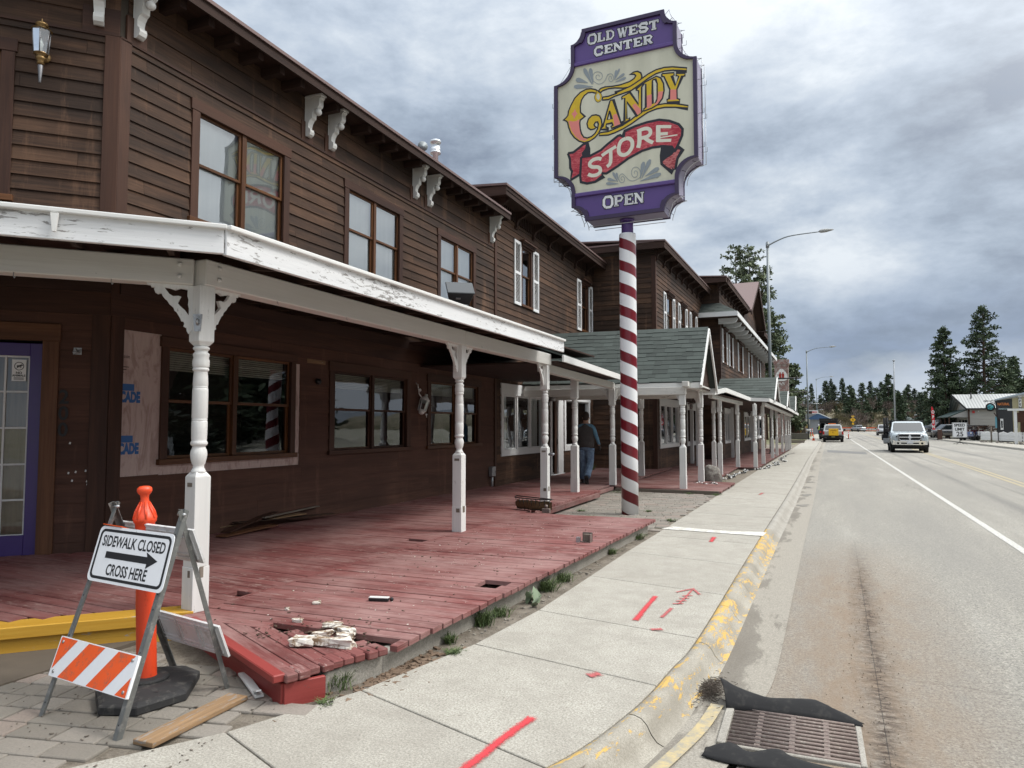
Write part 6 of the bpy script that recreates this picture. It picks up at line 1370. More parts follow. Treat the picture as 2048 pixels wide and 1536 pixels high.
# hands with five fingers each
def hand(wr, d, side):
    b = MB(TM); w = Vector(wr); d = Vector(d).normalized(); rt_ = Vector((0, 1, 0)); pal = d.cross(rt_).normalized()
    pts = [w, w + d * .045, w + d * .085]; b.tube(pts, [.028, .036, .030], 10)
    for i in range(4):
        o = w + d * .08 + rt_ * (.030 - .019 * i); L = (.070, .078, .072, .056)[i]; c = pal * (.5 * side)
        b.tube([o, o + (d + c * .3).normalized() * L * .45, o + (d + c * .6).normalized() * L * .75, o + (d + c * 1.1).normalized() * L * .95], [.0095, .009, .008, .006], 7)
    o = w + d * .03 + rt_ * .032; b.tube([o, o + (d * .5 + rt_).normalized() * .035, o + (d + rt_ * .7).normalized() * .062], [.011, .010, .007], 7)
    b.build('hand', plain('work_glove', (.035, .032, .030), .8), bod)
hand(J['wrr'][0], (.10, .35, -1), -1); hand(J['wrl'][0], (0, .05, -1), 1)
# head details
b = MB(TM); b.ball((0, .022, 1.675), .098, 0, 12, (.88, 1.02, 1.12)); b.ball((0, -.01, 1.60), .078, 0, 10, (.92, .8, .8)); b.build('hair', M_hair, pm)
b = MB(TM)
for s in (-1, 1): b.ball((s * .085, .03, 1.615), .022, 0, 8, (.4, .8, 1.3))
b.ball((0, .135, 1.61), .016, 0, 8, (.8, 1, 1.3)); b.box(-.025, .025, .118, .125, 1.565, 1.572)
for s in (-1, 1): b.ball((s * .032, .115, 1.64), .011)
b.build('face', M_skin, pm)
b = MB(TM)
# vest: a slightly larger shell round the trunk
rings = []
for z, rx, ry, yo in ((.885, .195, .150, 0), (.90, .205, .158, 0), (.98, .212, .165, .005), (1.08, .212, .165, .01), (1.18, .218, .162, .012), (1.28, .222, .158, .015), (1.36, .212, .140, .012), (1.42, .165, .110, .01), (1.455, .11, .085, .01), (1.475, .078, .075, .01)):
    rings.append([(rx * math.copysign(abs(math.cos(a)) ** .8, math.cos(a)), yo + ry * math.copysign(abs(math.sin(a)) ** .85, math.sin(a)) + .006 * math.sin(a * 5 + z * 13), z + .01 * math.sin(a * 3)) for a in [2 * math.pi * i / 24 for i in range(24)]])
b.add([p for r in rings for p in r], [(i * 24 + k, i * 24 + (k + 1) % 24, (i + 1) * 24 + (k + 1) % 24, (i + 1) * 24 + k) for i in range(len(rings) - 1) for k in range(24)], 0, smooth=True); b.build('vest', M_vest, pm)
# jeans outer shells and boots
b = MB(TM)
for pts, rr in (([J[k][0] for k in ('hpr', 'knr', 'cfr', 'anr')], [.125, .092, .083, .078]), ([J[k][0] for k in ('hpl', 'knl', 'cfl', 'anl')], [.125, .092, .083, .080])):
    P = smoothpts([(p[0], p[1], p[2], q) for p, q in zip(pts, rr)], 5); b.tube([p[:3] for p in P], [p[3] * (1 + .035 * math.sin(i * 2.1)) for i, p in enumerate(P)], 14)
b.lathe([(.10, .80), (.168, .83), (.178, .90), (.172, .96), (.12, .98)], 20, M=Matrix.Diagonal((1, .80, 1, 1)))
b.build('jeans', M_jean, pm)
for nm, a, hd, pit in (('r', J['anr'][0], 0, R(62)), ('l', J['anl'][0], 0, 0)):
    M2 = TM @ Matrix.Translation(a) @ Matrix.Rotation(-pit, 4, 'X')
    b = MB(M2); b.tube([(0, -.06, -.03), (0, .0, -.035), (0, .10, -.05), (0, .18, -.058), (0, .205, -.06)], [.034, .044, .042, .034, .018], 10); b.tube([(0, 0, .04), (0, -.005, -.03)], [.045, .044], 10)
    b.box(-.045, .045, -.085, .21, -.09, -.072, 1); b.build('boot', [plain('dark_boot', (.025, .024, .026), .7), M_rubber], pm, bevel=.006)
# --- distant road worker
pw = thing('person', 'road worker in white hard hat and yellow safety vest standing in the far street', 'person', (1.30, 138, .13))
TW = Matrix.Translation((1.30, 138, .13)) @ Matrix.Rotation(R(30), 4, 'Z')
JW = dict(J); JW['anr'] = ((.10, -.02, .09), .043); JW['cfr'] = ((.105, -.01, .30), .058); JW['knr'] = ((.105, 0, .50), .066); JW['knl'] = ((-.1, .03, .49), .066); JW['cfl'] = ((-.1, .03, .30), .058); JW['anl'] = ((-.1, .02, .09), .043)
JW['elr'] = ((.30, .06, 1.15), .05); JW['wrr'] = ((.20, .27, 1.12), .033)
V, Fc = skin_mesh(JW, E_, 1)
b = MB(TW); b.add(V, Fc, 0, .5, smooth=True)
for k, f in enumerate(b.f):
    c = sum((Vector(V[i]) for i in f), Vector()) / len(f); b.mi[k] = 1 if c.z < .95 else (0 if c.z > 1.49 else 2)
b.build('body', [M_skin, plain('navy_trousers', (.02, .025, .045), .9), plain('dark_jacket', (.03, .035, .04), .9)], pw)
b = MB(TW); b.add([p for r in rings for p in r], [(i * 24 + k, i * 24 + (k + 1) % 24, (i + 1) * 24 + (k + 1) % 24, (i + 1) * 24 + k) for i in range(len(rings) - 1) for k in range(24)], 0, smooth=True); b.build('safety_vest', plain('lime_vest', (.50, .62, .10), .8), pw)
b = MB(TW); b.ball((0, .03, 1.72), .115, 0, 10, (1, 1.1, .85)); b.lathe([(.15, 0), (.155, .01), (.11, .02)], 16, c=(0, .04, 1.69)); b.build('hard_hat', plain('white_helmet', (.8, .8, .8), .3), pw)
b = MB(TW)
for s in (-.1, .1): b.tube([(s, -.06, .03), (s, .15, .025)], [.045, .04], 8)
b.build('boot', M_rubber, pw)
for s_, w_ in ((1, JW['wrr'][0]), (-1, JW['wrl'][0])):
    b = MB(TW); w = Vector(w_)
    b.ball(w + Vector((0, .03, -.03)), .035, 0, 6)
    for i in range(5): b.tube([w + Vector((.012 * (i - 2), .05, -.04)), w + Vector((.014 * (i - 2), .09, -.075))], .008, 5)
    b.build('hand', M_skin, pw)
# ================================================================= THINGS NEAR THE CAMERA
random.seed(91)
M_refl = plain('reflective_white', (.74, .75, .77), .45, var=.05, sc=30, bump=0)
M_ref_o = plain('reflective_orange', (.80, .10, .012), .45, var=.10, sc=12, dirt=(.35, .12, .07), bump=0)
M_leg = plain('grey_leg_steel', (.17, .175, .17), .5, .5, dirt=(.32, .31, .29), sc=14)
M_panw = plain('white_plastic_panel', (.62, .62, .62), .5, dirt=(.38, .36, .33), sc=5)
FLp, FRp = Vector((-3.84, 2.68, .13)), Vector((-3.21, 2.62, .13)); BLp, BRp = Vector((-3.82, 3.55, .13)), Vector((-3.24, 3.40, .13))
TLp, TRp = Vector((-3.86, 3.11, 1.20)), Vector((-3.235, 3.02, 1.19))
ba = thing('barricade', 'folding A-frame barricade with sidewalk closed sign and orange striped board', 'barricade', (-3.5, 3.05, .13))
side = (TRp - TLp).normalized()
nf = side.cross((TLp + TRp) / 2 - (FLp + FRp) / 2).normalized()
if nf.y > 0: nf = -nf
nb = side.cross((TLp + TRp) / 2 - (BLp + BRp) / 2).normalized()
if nb.y < 0: nb = -nb
for (a, c, nn) in ((FLp, TLp, nf), (FRp, TRp, nf), (BLp, TLp, nb), (BRp, TRp, nb)):
    b = MB(); d = (c - a).normalized(); e = c + d * .03
    b.bar(a, e, .032, .004, up=nn); q = side * (.016 if a is FLp or a is BLp else -.016) * -1
    b.bar(a + q - nn * .014, e + q - nn * .014, .004, .028, up=nn)
    lg = b.build('leg', M_leg, ba)
    b = MB()
    for k in (.06, .3, .33, .36, .55, .62, .66, .7, .9): p = a.lerp(c, k) + nn * .0022; b.tube([p, p + nn * .001], .0045, 8)
    b.build('bolt_hole', M_ink, lg)
for p in (TLp, TRp):
    b = MB(); b.tube([p + side * -.03, p + side * .03], .008, 8); b.build('hinge_bolt', M_galv, ba)
def panel(P, nn, th, name, m, rad=.0, off=.004):
    """P: TL,TR,BR,BL"""
    TL_, TR_, BR_, BL_ = [Vector(p) for p in P]; BR_ = TR_ + BL_ - TL_; n = 6; nn = (TR_ - TL_).cross(BL_ - TL_).normalized() * (1 if (TR_ - TL_).cross(BL_ - TL_).dot(nn) > 0 else -1); out = []
    u = (TR_ - TL_).normalized(); v = (TL_ - BL_).normalized()
    for c, (a1, a2) in zip((TL_, TR_, BR_, BL_), ((180, 90), (90, 0), (0, -90), (-90, -180))):
        su, sv = (1 if c in (TL_, BL_) else -1), (-1 if c in (TL_, TR_) else 1)
        cc = c + u * rad * su + v * rad * sv
        for i in range(n + 1):
            a = R(a1 + (a2 - a1) * i / n); out.append(cc + u * rad * math.cos(a) + v * rad * math.sin(a))
    m_ = len(out); vs = [p + nn * off for p in out] + [p + nn * (off + th) for p in out]
    b = MB(); b.add(vs, [tuple(range(m_))[::-1], tuple(range(m_, 2 * m_))] + [(i, (i + 1) % m_, m_ + (i + 1) % m_, m_ + i) for i in range(m_)])
    return b.build(name, m, ba, fixn=True), (TL_, TR_, BR_, BL_, nn * (off + th))
u_ = side
def onp(P, off):
    TL_, TR_, BR_, BL_, o_ = P
    return lambda x, y: (TL_.lerp(TR_, x)).lerp(BL_.lerp(BR_, x), y) + o_ + o_.normalized() * off   # x,y in 0..1 from top left
def fr(k, z, o): a, c = ((FLp, TLp), (FRp, TRp))[k]; return a.lerp(c, (z - a.z) / (c.z - a.z)) + side * o
sgn, PP = panel([fr(0, 1.085, -.045), fr(1, 1.085, .022), fr(1, .80, .026), fr(0, .795, -.01)], nf, .003, 'sign_panel', M_refl, .035, .012)
fp = onp(PP, .0008); b = MB()
def rrect(x0, x1, y0, y1, r, n=5, ar=2.1):
    o = []
    for cx, cy, a0 in ((x0 + r, y0 + r * ar, 180), (x1 - r, y0 + r * ar, 270), (x1 - r, y1 - r * ar, 0), (x0 + r, y1 - r * ar, 90)):
        for i in range(n + 1): a = R(a0 + 90 * i / n); o.append((cx + r * math.cos(a), cy + r * ar * math.sin(a)))
    return o
o1, o2 = rrect(.025, .975, .05, .95, .055), rrect(.050, .950, .10, .90, .035); k = len(o1)
b.add([fp(*p) for p in o1] + [fp(*p) for p in o2], [(i, (i + 1) % k, k + (i + 1) % k, k + i) for i in range(k)])
put_text(b, 'SIDEWALK CLOSED', .27, lambda x, y: fp(.50 + x * .40, .355 - y), 0, .006, 'CENTER', .88)
put_text(b, 'CROSS HERE', .27, lambda x, y: fp(.50 + x * .40, .855 - y), 0, .006, 'CENTER', .88)
ar = [(.17, .45), (.72, .45), (.70, .37), (.86, .50), (.73, .65), (.73, .57), (.17, .57)]
b.poly([fp(*p) for p in ar])
b.build('sign_print', M_ink, sgn)
b = MB()
for x in (.5, ): 
    p = fp(x, .045); b.tube([p, p + nf * .003], .005, 8)
b.build('rivet', M_galv, sgn)
st, PS = panel([fr(0, .505, -.03), fr(1, .50, .028), fr(1, .305, .03), fr(0, .315, -.025)], nf, .016, 'striped_board', M_refl, .004, .008)
fs_ = onp(PS, .0008); b = MB()
for x0 in (-.24, .12, .50, .86):
    pts = [(x0 + .26, .0), (x0 + .47, .0), (x0 + .21, 1.0), (x0, 1.0)]
    cl2 = []
    for i in range(4):      # clip to 0.01..0.99 in x
        p, q = pts[i], pts[(i + 1) % 4]
        for lo_, sgn2 in ((.012, 1), (.988, -1)): pass
        cl2.append(p)
    def clip(poly, xv, keep):
        o = []
        for i in range(len(poly)):
            p, q = poly[i], poly[(i + 1) % len(poly)]; ip, iq = keep(p[0]), keep(q[0])
            if ip: o.append(p)
            if ip != iq: t = (xv - p[0]) / (q[0] - p[0]); o.append((xv, p[1] + (q[1] - p[1]) * t))
        return o
    c_ = clip(clip(pts, .012, lambda v: v >= .012), .988, lambda v: v <= .988)
    if len(c_) > 2: b.poly([fs_(x, .02 + y * .96) for x, y in c_])
b.build('orange_stripe', M_ref_o, st)
b = MB()
for x, y in ((.05, .13), (.95, .13), (.05, .87), (.95, .87)): p = fs_(x, y); b.tube([p, p + nf * .004], .009, 8)
b.build('bolt', M_galv, st)
for (z0, z1, nm) in ((.905, 1.10, 0), (.325, .52, 1)):
    def at(side_, z): a, c = (BLp, TLp) if side_ == 0 else (BRp, TRp); return a.lerp(c, (z - a.z) / (c.z - a.z))
    P = [at(0, z1) - side * .03, at(1, z1) + side * .05, at(1, z0) + side * .05, at(0, z0) - side * .03]
    bp, PB = panel(P, nb, .014, 'rear_panel', M_panw, .004, .006)
    # ribbed inner face looks toward the camera
    b = MB(); PI_ = (PB[0], PB[1], PB[2], PB[3], nb * .006); fi = onp(PI_, 0)
    for (x0, x1) in ((.05, .33), (.37, .64), (.68, .95)):
        for (y0, y1) in ((.12, .88), (.24, .76)):
            c4 = [fi(x0 + (y0 - .12) * .1, y0), fi(x1 - (y0 - .12) * .1, y0), fi(x1 - (y0 - .12) * .1, y1), fi(x0 + (y0 - .12) * .1, y1)]
            for i in range(4): b.bar(c4[i] - nb * .003, c4[(i + 1) % 4] - nb * .003, .005, .006)
    b.build('rib', M_panw, bp)
b = MB(); p = TLp.lerp(FLp, .10); b.bar(p - side * .02, p + side * .16, .004, .05, up=nf); b.build('spacer', M_ref_o, ba)
# channelizer post with rubber base
bo = thing('channelizer', 'tall orange channelizer post with scuffed body on a black rubber base', 'traffic post', (-3.62, 3.16, .13))
b = MB(); b.lathe([(.082, .05), (.084, .075), (.078, .10), (.0775, .42), (.0785, .50), (.076, .56), (.0765, .95), (.078, .975), (.090, .985), (.092, 1.00), (.086, 1.015), (.074, 1.035), (.052, 1.065), (.038, 1.095), (.032, 1.12), (.036, 1.14), (.052, 1.152), (.060, 1.165), (.058, 1.182), (.040, 1.192), (.012, 1.195)], 28, c=(-3.62, 3.16, .13), M=None)
M_bol = mat('scuffed_orange_post', (.8, .09, .02), .4, 0, lambda g: (lambda o: (g.col(g.mix(g.ramp(g.noise(g.mapping(o, (1, 1, .5)), 9, 8, .75), [(.55, 0), (.72, .8)]), g.mix(g.noise(o, 3, 3), (.62, .045, .012), (.80, .085, .022)), (.10, .03, .02))), g.bump(g.noise(g.mapping(o, (2, 2, 1)), 6, 4), .35, .01)))(g.obj()))
M_lean = Matrix.Translation((-3.62, 3.16, .13)) @ Matrix.Rotation(R(-3.2), 4, 'Y') @ Matrix.Translation((3.62, -3.16, -.13))
RS_ = Matrix.Translation((-3.62, 3.16, 0)) @ Matrix.Diagonal((.70, .70, 1, 1)) @ Matrix.Translation((3.62, -3.16, 0)); b.v = [M_lean @ RS_ @ v for v in b.v]; b.build('post', M_bol, bo)
b = MB(M_lean @ RS_)
for k in range(8):
    a = R(45 * k + 10); c = Vector((-3.62, 3.16, 1.16)); b.tube([c + Vector((.088 * math.cos(a), .088 * math.sin(a), -.03)), c + Vector((.072 * math.cos(a), .072 * math.sin(a), .01)), c + Vector((.035 * math.cos(a), .035 * math.sin(a), .07))], [.010, .012, .006], 6)
b.build('cap_rib', M_bol, bo)
hexp = [(-3.79, 2.96), (-3.56, 2.80), (-3.36, 2.87), (-3.29, 3.14), (-3.50, 3.44), (-3.66, 3.48), (-3.93, 3.30)]
cen = Vector((-3.6, 3.14))
b = MB(); ins = [(cen.x + (x - cen.x) * .90, cen.y + (y - cen.y) * .90) for x, y in hexp]; i2 = [(cen.x + (x - cen.x) * .52, cen.y + (y - cen.y) * .52) for x, y in hexp]; n = len(hexp)
vs = [(x, y, .133) for x, y in hexp] + [(x, y, .178) for x, y in hexp] + [(x, y, .190) for x, y in ins] + [(x, y, .205) for x, y in i2]
fs = [tuple(range(n))[::-1], tuple(range(3 * n, 4 * n))] + [(r * n + i, r * n + (i + 1) % n, (r + 1) * n + (i + 1) % n, (r + 1) * n + i) for r in range(3) for i in range(n)]
b.add(vs, fs); b.lathe([(.12, .07), (.118, .088), (.10, .094), (.09, .094)], 24, c=(-3.62, 3.16, .13)); b.build('rubber_base', M_rubber, bo, bevel=.005)
b = MB(); b.cbox((-3.45, 3.0, .1965), (.13, .028, .004), rot=(0, 0, R(52))); b.build('grip_slot', M_ink, bo)
# loose planks and litter
def plank(name, a, c, w, th, m, label, cat='plank', grp=None, bev=.003):
    b = MB(); b.bar(a, c, w, th, 0, .6); return tag(b.build(name, m, bevel=bev, origin=a), label, cat, grp)
plank('plank', (-3.02, 2.62, .146), (-3.035, 3.27, .148), .13, .026, M_raww, 'short weathered board lying on the pavers beside the barricade')
b = MB(); b.bar((-3.27, 3.55, .16), (-2.93, 3.32, .145), .05, .012); b.bar((-3.0, 3.36, .15), (-2.92, 3.30, .185), .03, .01); tag(b.build('wood_sliver', M_white), 'splintered white trim piece leaning against the red step', 'wood scrap')
G = 'torn off siding boards piled at the wall'
for i, (a, c, w, l) in enumerate((((-7.0, 6.9, .40), (-6.70, 8.4, .44), .16, 'bottom wide dark board of the heap of siding by the wall'), ((-6.62, 6.85, .39), (-6.86, 8.0, .50), .13, 'short upturned board on top of the siding heap'), ((-6.80, 7.2, .45), (-6.72, 9.1, .36), .12, 'long thin board reaching farthest out of the siding heap'), ((-6.55, 6.7, .36), (-6.62, 7.7, .37), .15, 'front flat board of the siding heap nearest the white post'), ((-6.70, 7.6, .47), (-6.86, 8.95, .48), .06, 'narrow pale nailed strip lying over the siding heap'))):
    plank('siding_board', a, c, w, .014, (M_raww, M_trimb, M_clap, M_rawt, M_greyw)[i], l, 'board', G)
M_chunk = mat('broken_painted_wood', (.5, .45, .38), .9, 0, lambda g: g.col(g.mix(g.ramp(g.noise(g.obj(), 14, 6, .75), [(.42, 0), (.56, 1)]), (.20, .13, .075), (.66, .63, .57))))
def chunk(c, s, rz, label, seed, nm='wood_chunk', m=None, grp='broken chunks of painted wood on the red deck'):
    rr = random.Random(seed); bm = bmesh.new(); bmesh.ops.create_cube(bm, size=1); bmesh.ops.subdivide_edges(bm, edges=bm.edges, cuts=2, use_grid_fill=True)
    b = MB(Matrix.Translation(c) @ Matrix.Rotation(rz, 4, 'Z')); vs = [((v.co.x + rr.uniform(-.10, .10)) * s[0], (v.co.y + rr.uniform(-.12, .12)) * s[1], (v.co.z + rr.uniform(-.16, .16)) * s[2]) for v in bm.verts]
    bm.verts.ensure_lookup_table(); b.add(vs, [tuple(v.index for v in f.verts) for f in bm.faces]); bm.free()
    return tag(b.build(nm, m or M_chunk, bevel=.002, origin=c), label, 'debris', grp)
CH = [((-2.99, 3.77, .325), (.15, .11, .045), .3, 'squarish pale block at the corner hole of the red deck'), ((-2.80, 3.83, .325), (.26, .075, .05), .15, 'longest chunk, shaped like a bone, near the deck corner'), ((-3.06, 4.17, .32), (.13, .05, .03), .5, 'thin white flake highest in the cluster of chunks'), ((-2.91, 4.09, .32), (.17, .06, .035), -.2, 'broad white flake right of the thin one in the cluster'), ((-3.0, 3.98, .32), (.13, .04, .025), .7, 'small slanted flake in the middle of the chunk cluster'), ((-2.83, 3.98, .32), (.10, .07, .035), 0, 'rounded chunk at the right of the cluster by the broken edge'), ((-3.38, 4.20, .31), (.07, .035, .025), .2, 'lone white chip in the broken gap of the deck'), ((-3.57, 4.66, .315), (.06, .035, .02), .6, 'white chip behind the broken gap on the deck'), ((-3.66, 4.43, .31), (.03, .03, .02), 0, 'tiny round chip left on the deck near the gap')]
for i, (c, s, r_, l) in enumerate(CH): chunk(c, s, r_, l, i)
b = MB(Matrix.Translation((-3.18, 4.93, .318)) @ Matrix.Rotation(.25, 4, 'Z')); b.box(-.08, .08, -.022, .022, -.012, .008, 1); b.box(-.08, .08, -.022, .024, .008, .016, 0); b.ball((.10, .01, -.002), .016, 1, 6)
tag(b.build('small_block', [M_white, M_ink], bevel=.003), 'small black block with white top lying on the planks', 'debris')
t = thing('stump_bracket', 'rusty post bracket with splintered wood left on the deck edge', 'bracket', (-2.5, 8.33, .30))
b = MB(); b.box(-2.56, -2.44, 8.30, 8.40, .302, .31); b.box(-2.45, -2.44, 8.30, 8.40, .31, .40); b.box(-2.56, -2.44, 8.385, 8.40, .31, .41); b.build('bracket', M_rust, t)
b = MB(); b.box(-2.61, -2.57, 8.28, 8.34, .302, .36); b.build('paper_label', M_galv, t)
b = MB(); b.box(-2.54, -2.46, 8.33, 8.38, .31, .395); b.build('wood_stub', M_greyw, t, bevel=.006)
t = thing('stump_bracket', 'small wood stub standing where the deck meets the pavers by the basket', 'bracket', (-3.92, 10.9, .30))
b = MB(); b.box(-3.99, -3.86, 10.86, 10.92, .30, .37); b.ball((-3.93, 10.9, .40), .03, 0, 6); b.build('wood_stub', M_rust, t, bevel=.008)
random.seed(7)
def litter(n, fx, m, nm, smin=.004, smax=.016):
    b = MB()
    for _ in range(n):
        p = fx(); s = random.uniform(smin, smax); b.cbox(p, (s, s * random.uniform(.4, 2.6), s * .35), 0, rot=(random.uniform(-.3, .3), random.uniform(-.3, .3), random.uniform(0, 3.1)))
    tag(b.build(nm, m), '', '', kind='stuff')
def deckpt():
    r = random.random()
    if r < .45: return (random.gauss(-3.1, .28), random.gauss(3.95, .22), .306)
    if r < .6: return (random.gauss(-4.9, .4), random.gauss(11.6, .35), .303)
    return (random.uniform(-4.2, -2.5), random.uniform(4.2, 10.5), .304)
litter(420, lambda: (lambda p: p if p[0] > -4.2 and p[0] < -2.5 and p[1] > 3.75 or p[1] > 10 else (-3.1, 4.1, .304))(deckpt()), plain('dark_bark_bits', (.07, .045, .03), .95, var=.6, sc=40), 'wood_crumbs', .003, .014)
litter(240, lambda: (random.uniform(-4.1, -2.5), random.uniform(4.1, 10.3), .3035), M_chunk, 'paint_flakes', .003, .009)
litter(500, lambda: (random.uniform(-2.66, -2.2), random.uniform(3.5, 10.8), .118), plain('pea_gravel', (.22, .20, .17), .95, var=.5, sc=60), 'strip_gravel', .005, .02)
litter(260, lambda: (random.uniform(-4.4, -2.7), random.uniform(2.2, 4.1), .134), plain('grit_on_pavers', (.13, .11, .09), .95, var=.6, sc=40), 'paver_grit', .003, .010)
litter(300, lambda: (random.gauss(-2.45, .10), random.gauss(4.05, .22), .12), plain('dead_leaves', (.16, .11, .075), .95, var=.6, sc=30), 'dead_leaves', .012, .035)
# weeds in the strip between deck and sidewalk
def weed(c, r, h, n, label, kind='fine', cm=None, grp='weeds along the foot of the deck'):
    b = MB(); c = Vector(c)
    for i in range(n):
        a = random.uniform(0, 6.28); lean = random.uniform(.2, 1.0) * r; hh = h * random.uniform(.5, 1); base = c + Vector((random.gauss(0, r * .25), random.gauss(0, r * .3), 0)); tip = base + Vector((math.cos(a) * lean, math.sin(a) * lean, hh))
        if kind == 'fine':
            mid = base.lerp(tip, .5) + Vector((0, 0, hh * .18)); w = Vector((-math.sin(a), math.cos(a), 0)) * .0028
            b.add([base - w, base + w, mid + w, mid - w, tip], [(0, 1, 2, 3), (3, 2, 4)], 0, random.random())
            for k in range(4):
                q = base.lerp(tip, .35 + .15 * k) + Vector((0, 0, hh * .1)); e = Vector((random.uniform(-1, 1), random.uniform(-1, 1), random.uniform(-.2, .8))).normalized() * .014
                s = e.cross(Vector((0, 0, 1))) * .22; b.add([q, q + e * .5 + s, q + e, q + e * .5 - s], [(0, 1, 2, 3)], 0, random.random())
        else:
            w = Vector((-math.sin(a), math.cos(a), 0)) * r * .20; mid = base.lerp(tip, .55) + Vector((0, 0, hh * .12))
            b.add([base, base.lerp(mid, .5) + w * .8, mid + w, tip, mid - w, base.lerp(mid, .5) - w * .8, base.lerp(mid, .55) + Vector((0, 0, -.004))], [(0, 1, 6, 5), (1, 2, 6), (6, 2, 4), (6, 4, 5), (2, 3, 4)], 0, random.random(), smooth=True)
    return tag(b.build('weed', cm or M_weed, origin=c), label, 'weed', grp)
M_weed = mat('weed_green', (.06, .10, .03), .8, 0, lambda g: g.col(g.mix(g.tone(), (.035, .060, .018), (.12, .17, .055))))
M_mull = mat('downy_green', (.2, .26, .17), .9, 0, lambda g: g.col(g.mix(g.tone(), (.15, .20, .12), (.27, .33, .23))))
WD = [((-2.66, 3.66, .11), .10, .11, 110, 'bushy green weed right beside the red corner box', 'fine'), ((-2.30, 4.50, .10), .07, .03, 90, 'small flat bright weed alone on the sidewalk edge', 'fine'), ((-2.42, 5.25, .09), .11, .12, 130, 'fern like weed just before the leafy downy plant', 'fine'), ((-2.40, 5.55, .09), .09, .08, 60, 'low weed touching the downy plant on its near side', 'fine'), ((-2.36, 6.55, .09), .13, .12, 130, 'dense weed clump just beyond the downy plant', 'fine'), ((-2.34, 7.0, .09), .11, .09, 90, 'farther weed clump beyond the dense one by the deck', 'fine'), ((-2.30, 8.7, .09), .10, .07, 80, 'low weed under the deck near the rusty bracket', 'fine'), ((-2.26, 10.0, .09), .14, .08, 100, 'spreading weed at the far end of the front deck', 'fine'), ((-2.56, 3.42, .10), .07, .03, 40, 'tiny grass tuft in front of the red corner box', 'fine'), ((-2.44, 4.72, .09), .06, .07, 50, 'small weed sprig between flat weed and fern like weed', 'fine')]
for c, r_, h, n, l, k in WD: weed((c[0], c[1], .115), r_ * 1.25, h * 1.15, int(n * 1.4), l, k)
weed((-2.30, 6.02, .10), .15, .15, 13, 'grey green downy plant with broad leaves at the deck foot', 'broad', M_mull)
for i, (x, y, r_, l) in enumerate(((-4.20, 16.6, .35, 'weeds thickest at the inner corner of the far deck'), (-4.35, 13.9, .25, 'weed tuft beside the low porch walk edge'), (-3.5, 11.9, .12, 'small weed patch left of the striped pole foot'), (-2.6, 16.9, .2, 'weeds at the near edge of the gable landing'), (-2.15, 12.0, .12, 'weed on the pavers by the white painted stripe'), (-3.9, 12.7, .14, 'flat weed patch in the pavers behind the basket'), (-2.0, 16.8, .16, 'weed at the sidewalk end of the gable landing'), (-2.75, 13.1, .10, 'weed tuft just right of the pole foot'))):
    weed((x, y, .12), r_, .05, 70, l, 'fine', grp='weeds growing in the pavers')
weed((-2.45, 20.9, .12), .30, .05, 160, 'patch of grass beside the round boulder', 'fine', grp='weeds growing in the pavers')
b = MB()
for _ in range(2600):
    x, y = random.uniform(-4.3, -2.1), random.uniform(11, 17); x = round(x / .17) * .17 + random.gauss(0, .02); s = .012
    if random.random() < .5: continue
    p = Vector((x, y, .124)); e = Vector((random.uniform(-1, 1), random.uniform(-1, 1), random.uniform(.3, 1.2))) * .015; w = Vector((-e.y, e.x, 0)) * .2; b.add([p - w, p + w, p + e], [(0, 1, 2)], 0, random.random())
tag(b.build('joint_moss', M_weed), '', '', kind='stuff')
# basket planter
t = thing('wall_basket', 'empty black wire wall basket with brown coir liner lying on the deck', 'basket', (-4.2, 11.1, .30))
def bk(u, v):   # u -1..1 along, v 0..1 depth
    return Vector((-4.22 + u * .35, 11.12 - v * .14 * (1 - u * u * .55) + u * -.09, 0))
b = MB()
b.tube([bk(-1, 0) + Vector((0, 0, .52))] + [bk(-1 + 2 * i / 20, 1) * 1 + Vector((0, 0, .50)) for i in range(21)] + [bk(1, 0) + Vector((0, 0, .50)), bk(-1, 0) + Vector((0, 0, .52))], .009, 6)
b.tube([bk(-.9 + 1.8 * i / 16, .8) + Vector((0, 0, .33)) for i in range(17)], .006, 5)
for i in range(9):
    u = -.95 + 1.9 * i / 8; p = bk(u, 1); q = bk(u * .86, .7); b.tube([p + Vector((0, 0, .50)), p.lerp(q, .5) + Vector((0, 0, .41)), q + Vector((0, 0, .32)), bk(u * .86, .1) + Vector((0, 0, .32))], .0055, 5)
b.build('wire_frame', M_black, t)
b = MB(); vs = []
for i in range(25):
    u = -.97 + 1.94 * i / 24
    for j, (v, z) in enumerate(((.88, .44), (.86, .38), (.74, .32), (.3, .315), (.05, .33), (.02, .46))): p = bk(u * (1 - .1 * (j in (2, 3))), v); vs.append((p.x + random.uniform(-.006, .006), p.y + random.uniform(-.006, .006), z + random.uniform(-.012, .012)))
b.add(vs, [(i * 6 + j, i * 6 + j + 1, (i + 1) * 6 + j + 1, (i + 1) * 6 + j) for i in range(24) for j in range(5)], smooth=True)
b.build('coir_liner', mat('coir', (.10, .06, .03), .95, 0, lambda g: (g.col(g.mix(g.noise(g.mapping(g.obj(), (1, 1, .2)), 60, 5), (.05, .03, .016), (.22, .13, .06))), g.bump(g.noise(g.obj(), 80, 4), 1, .01))), t)
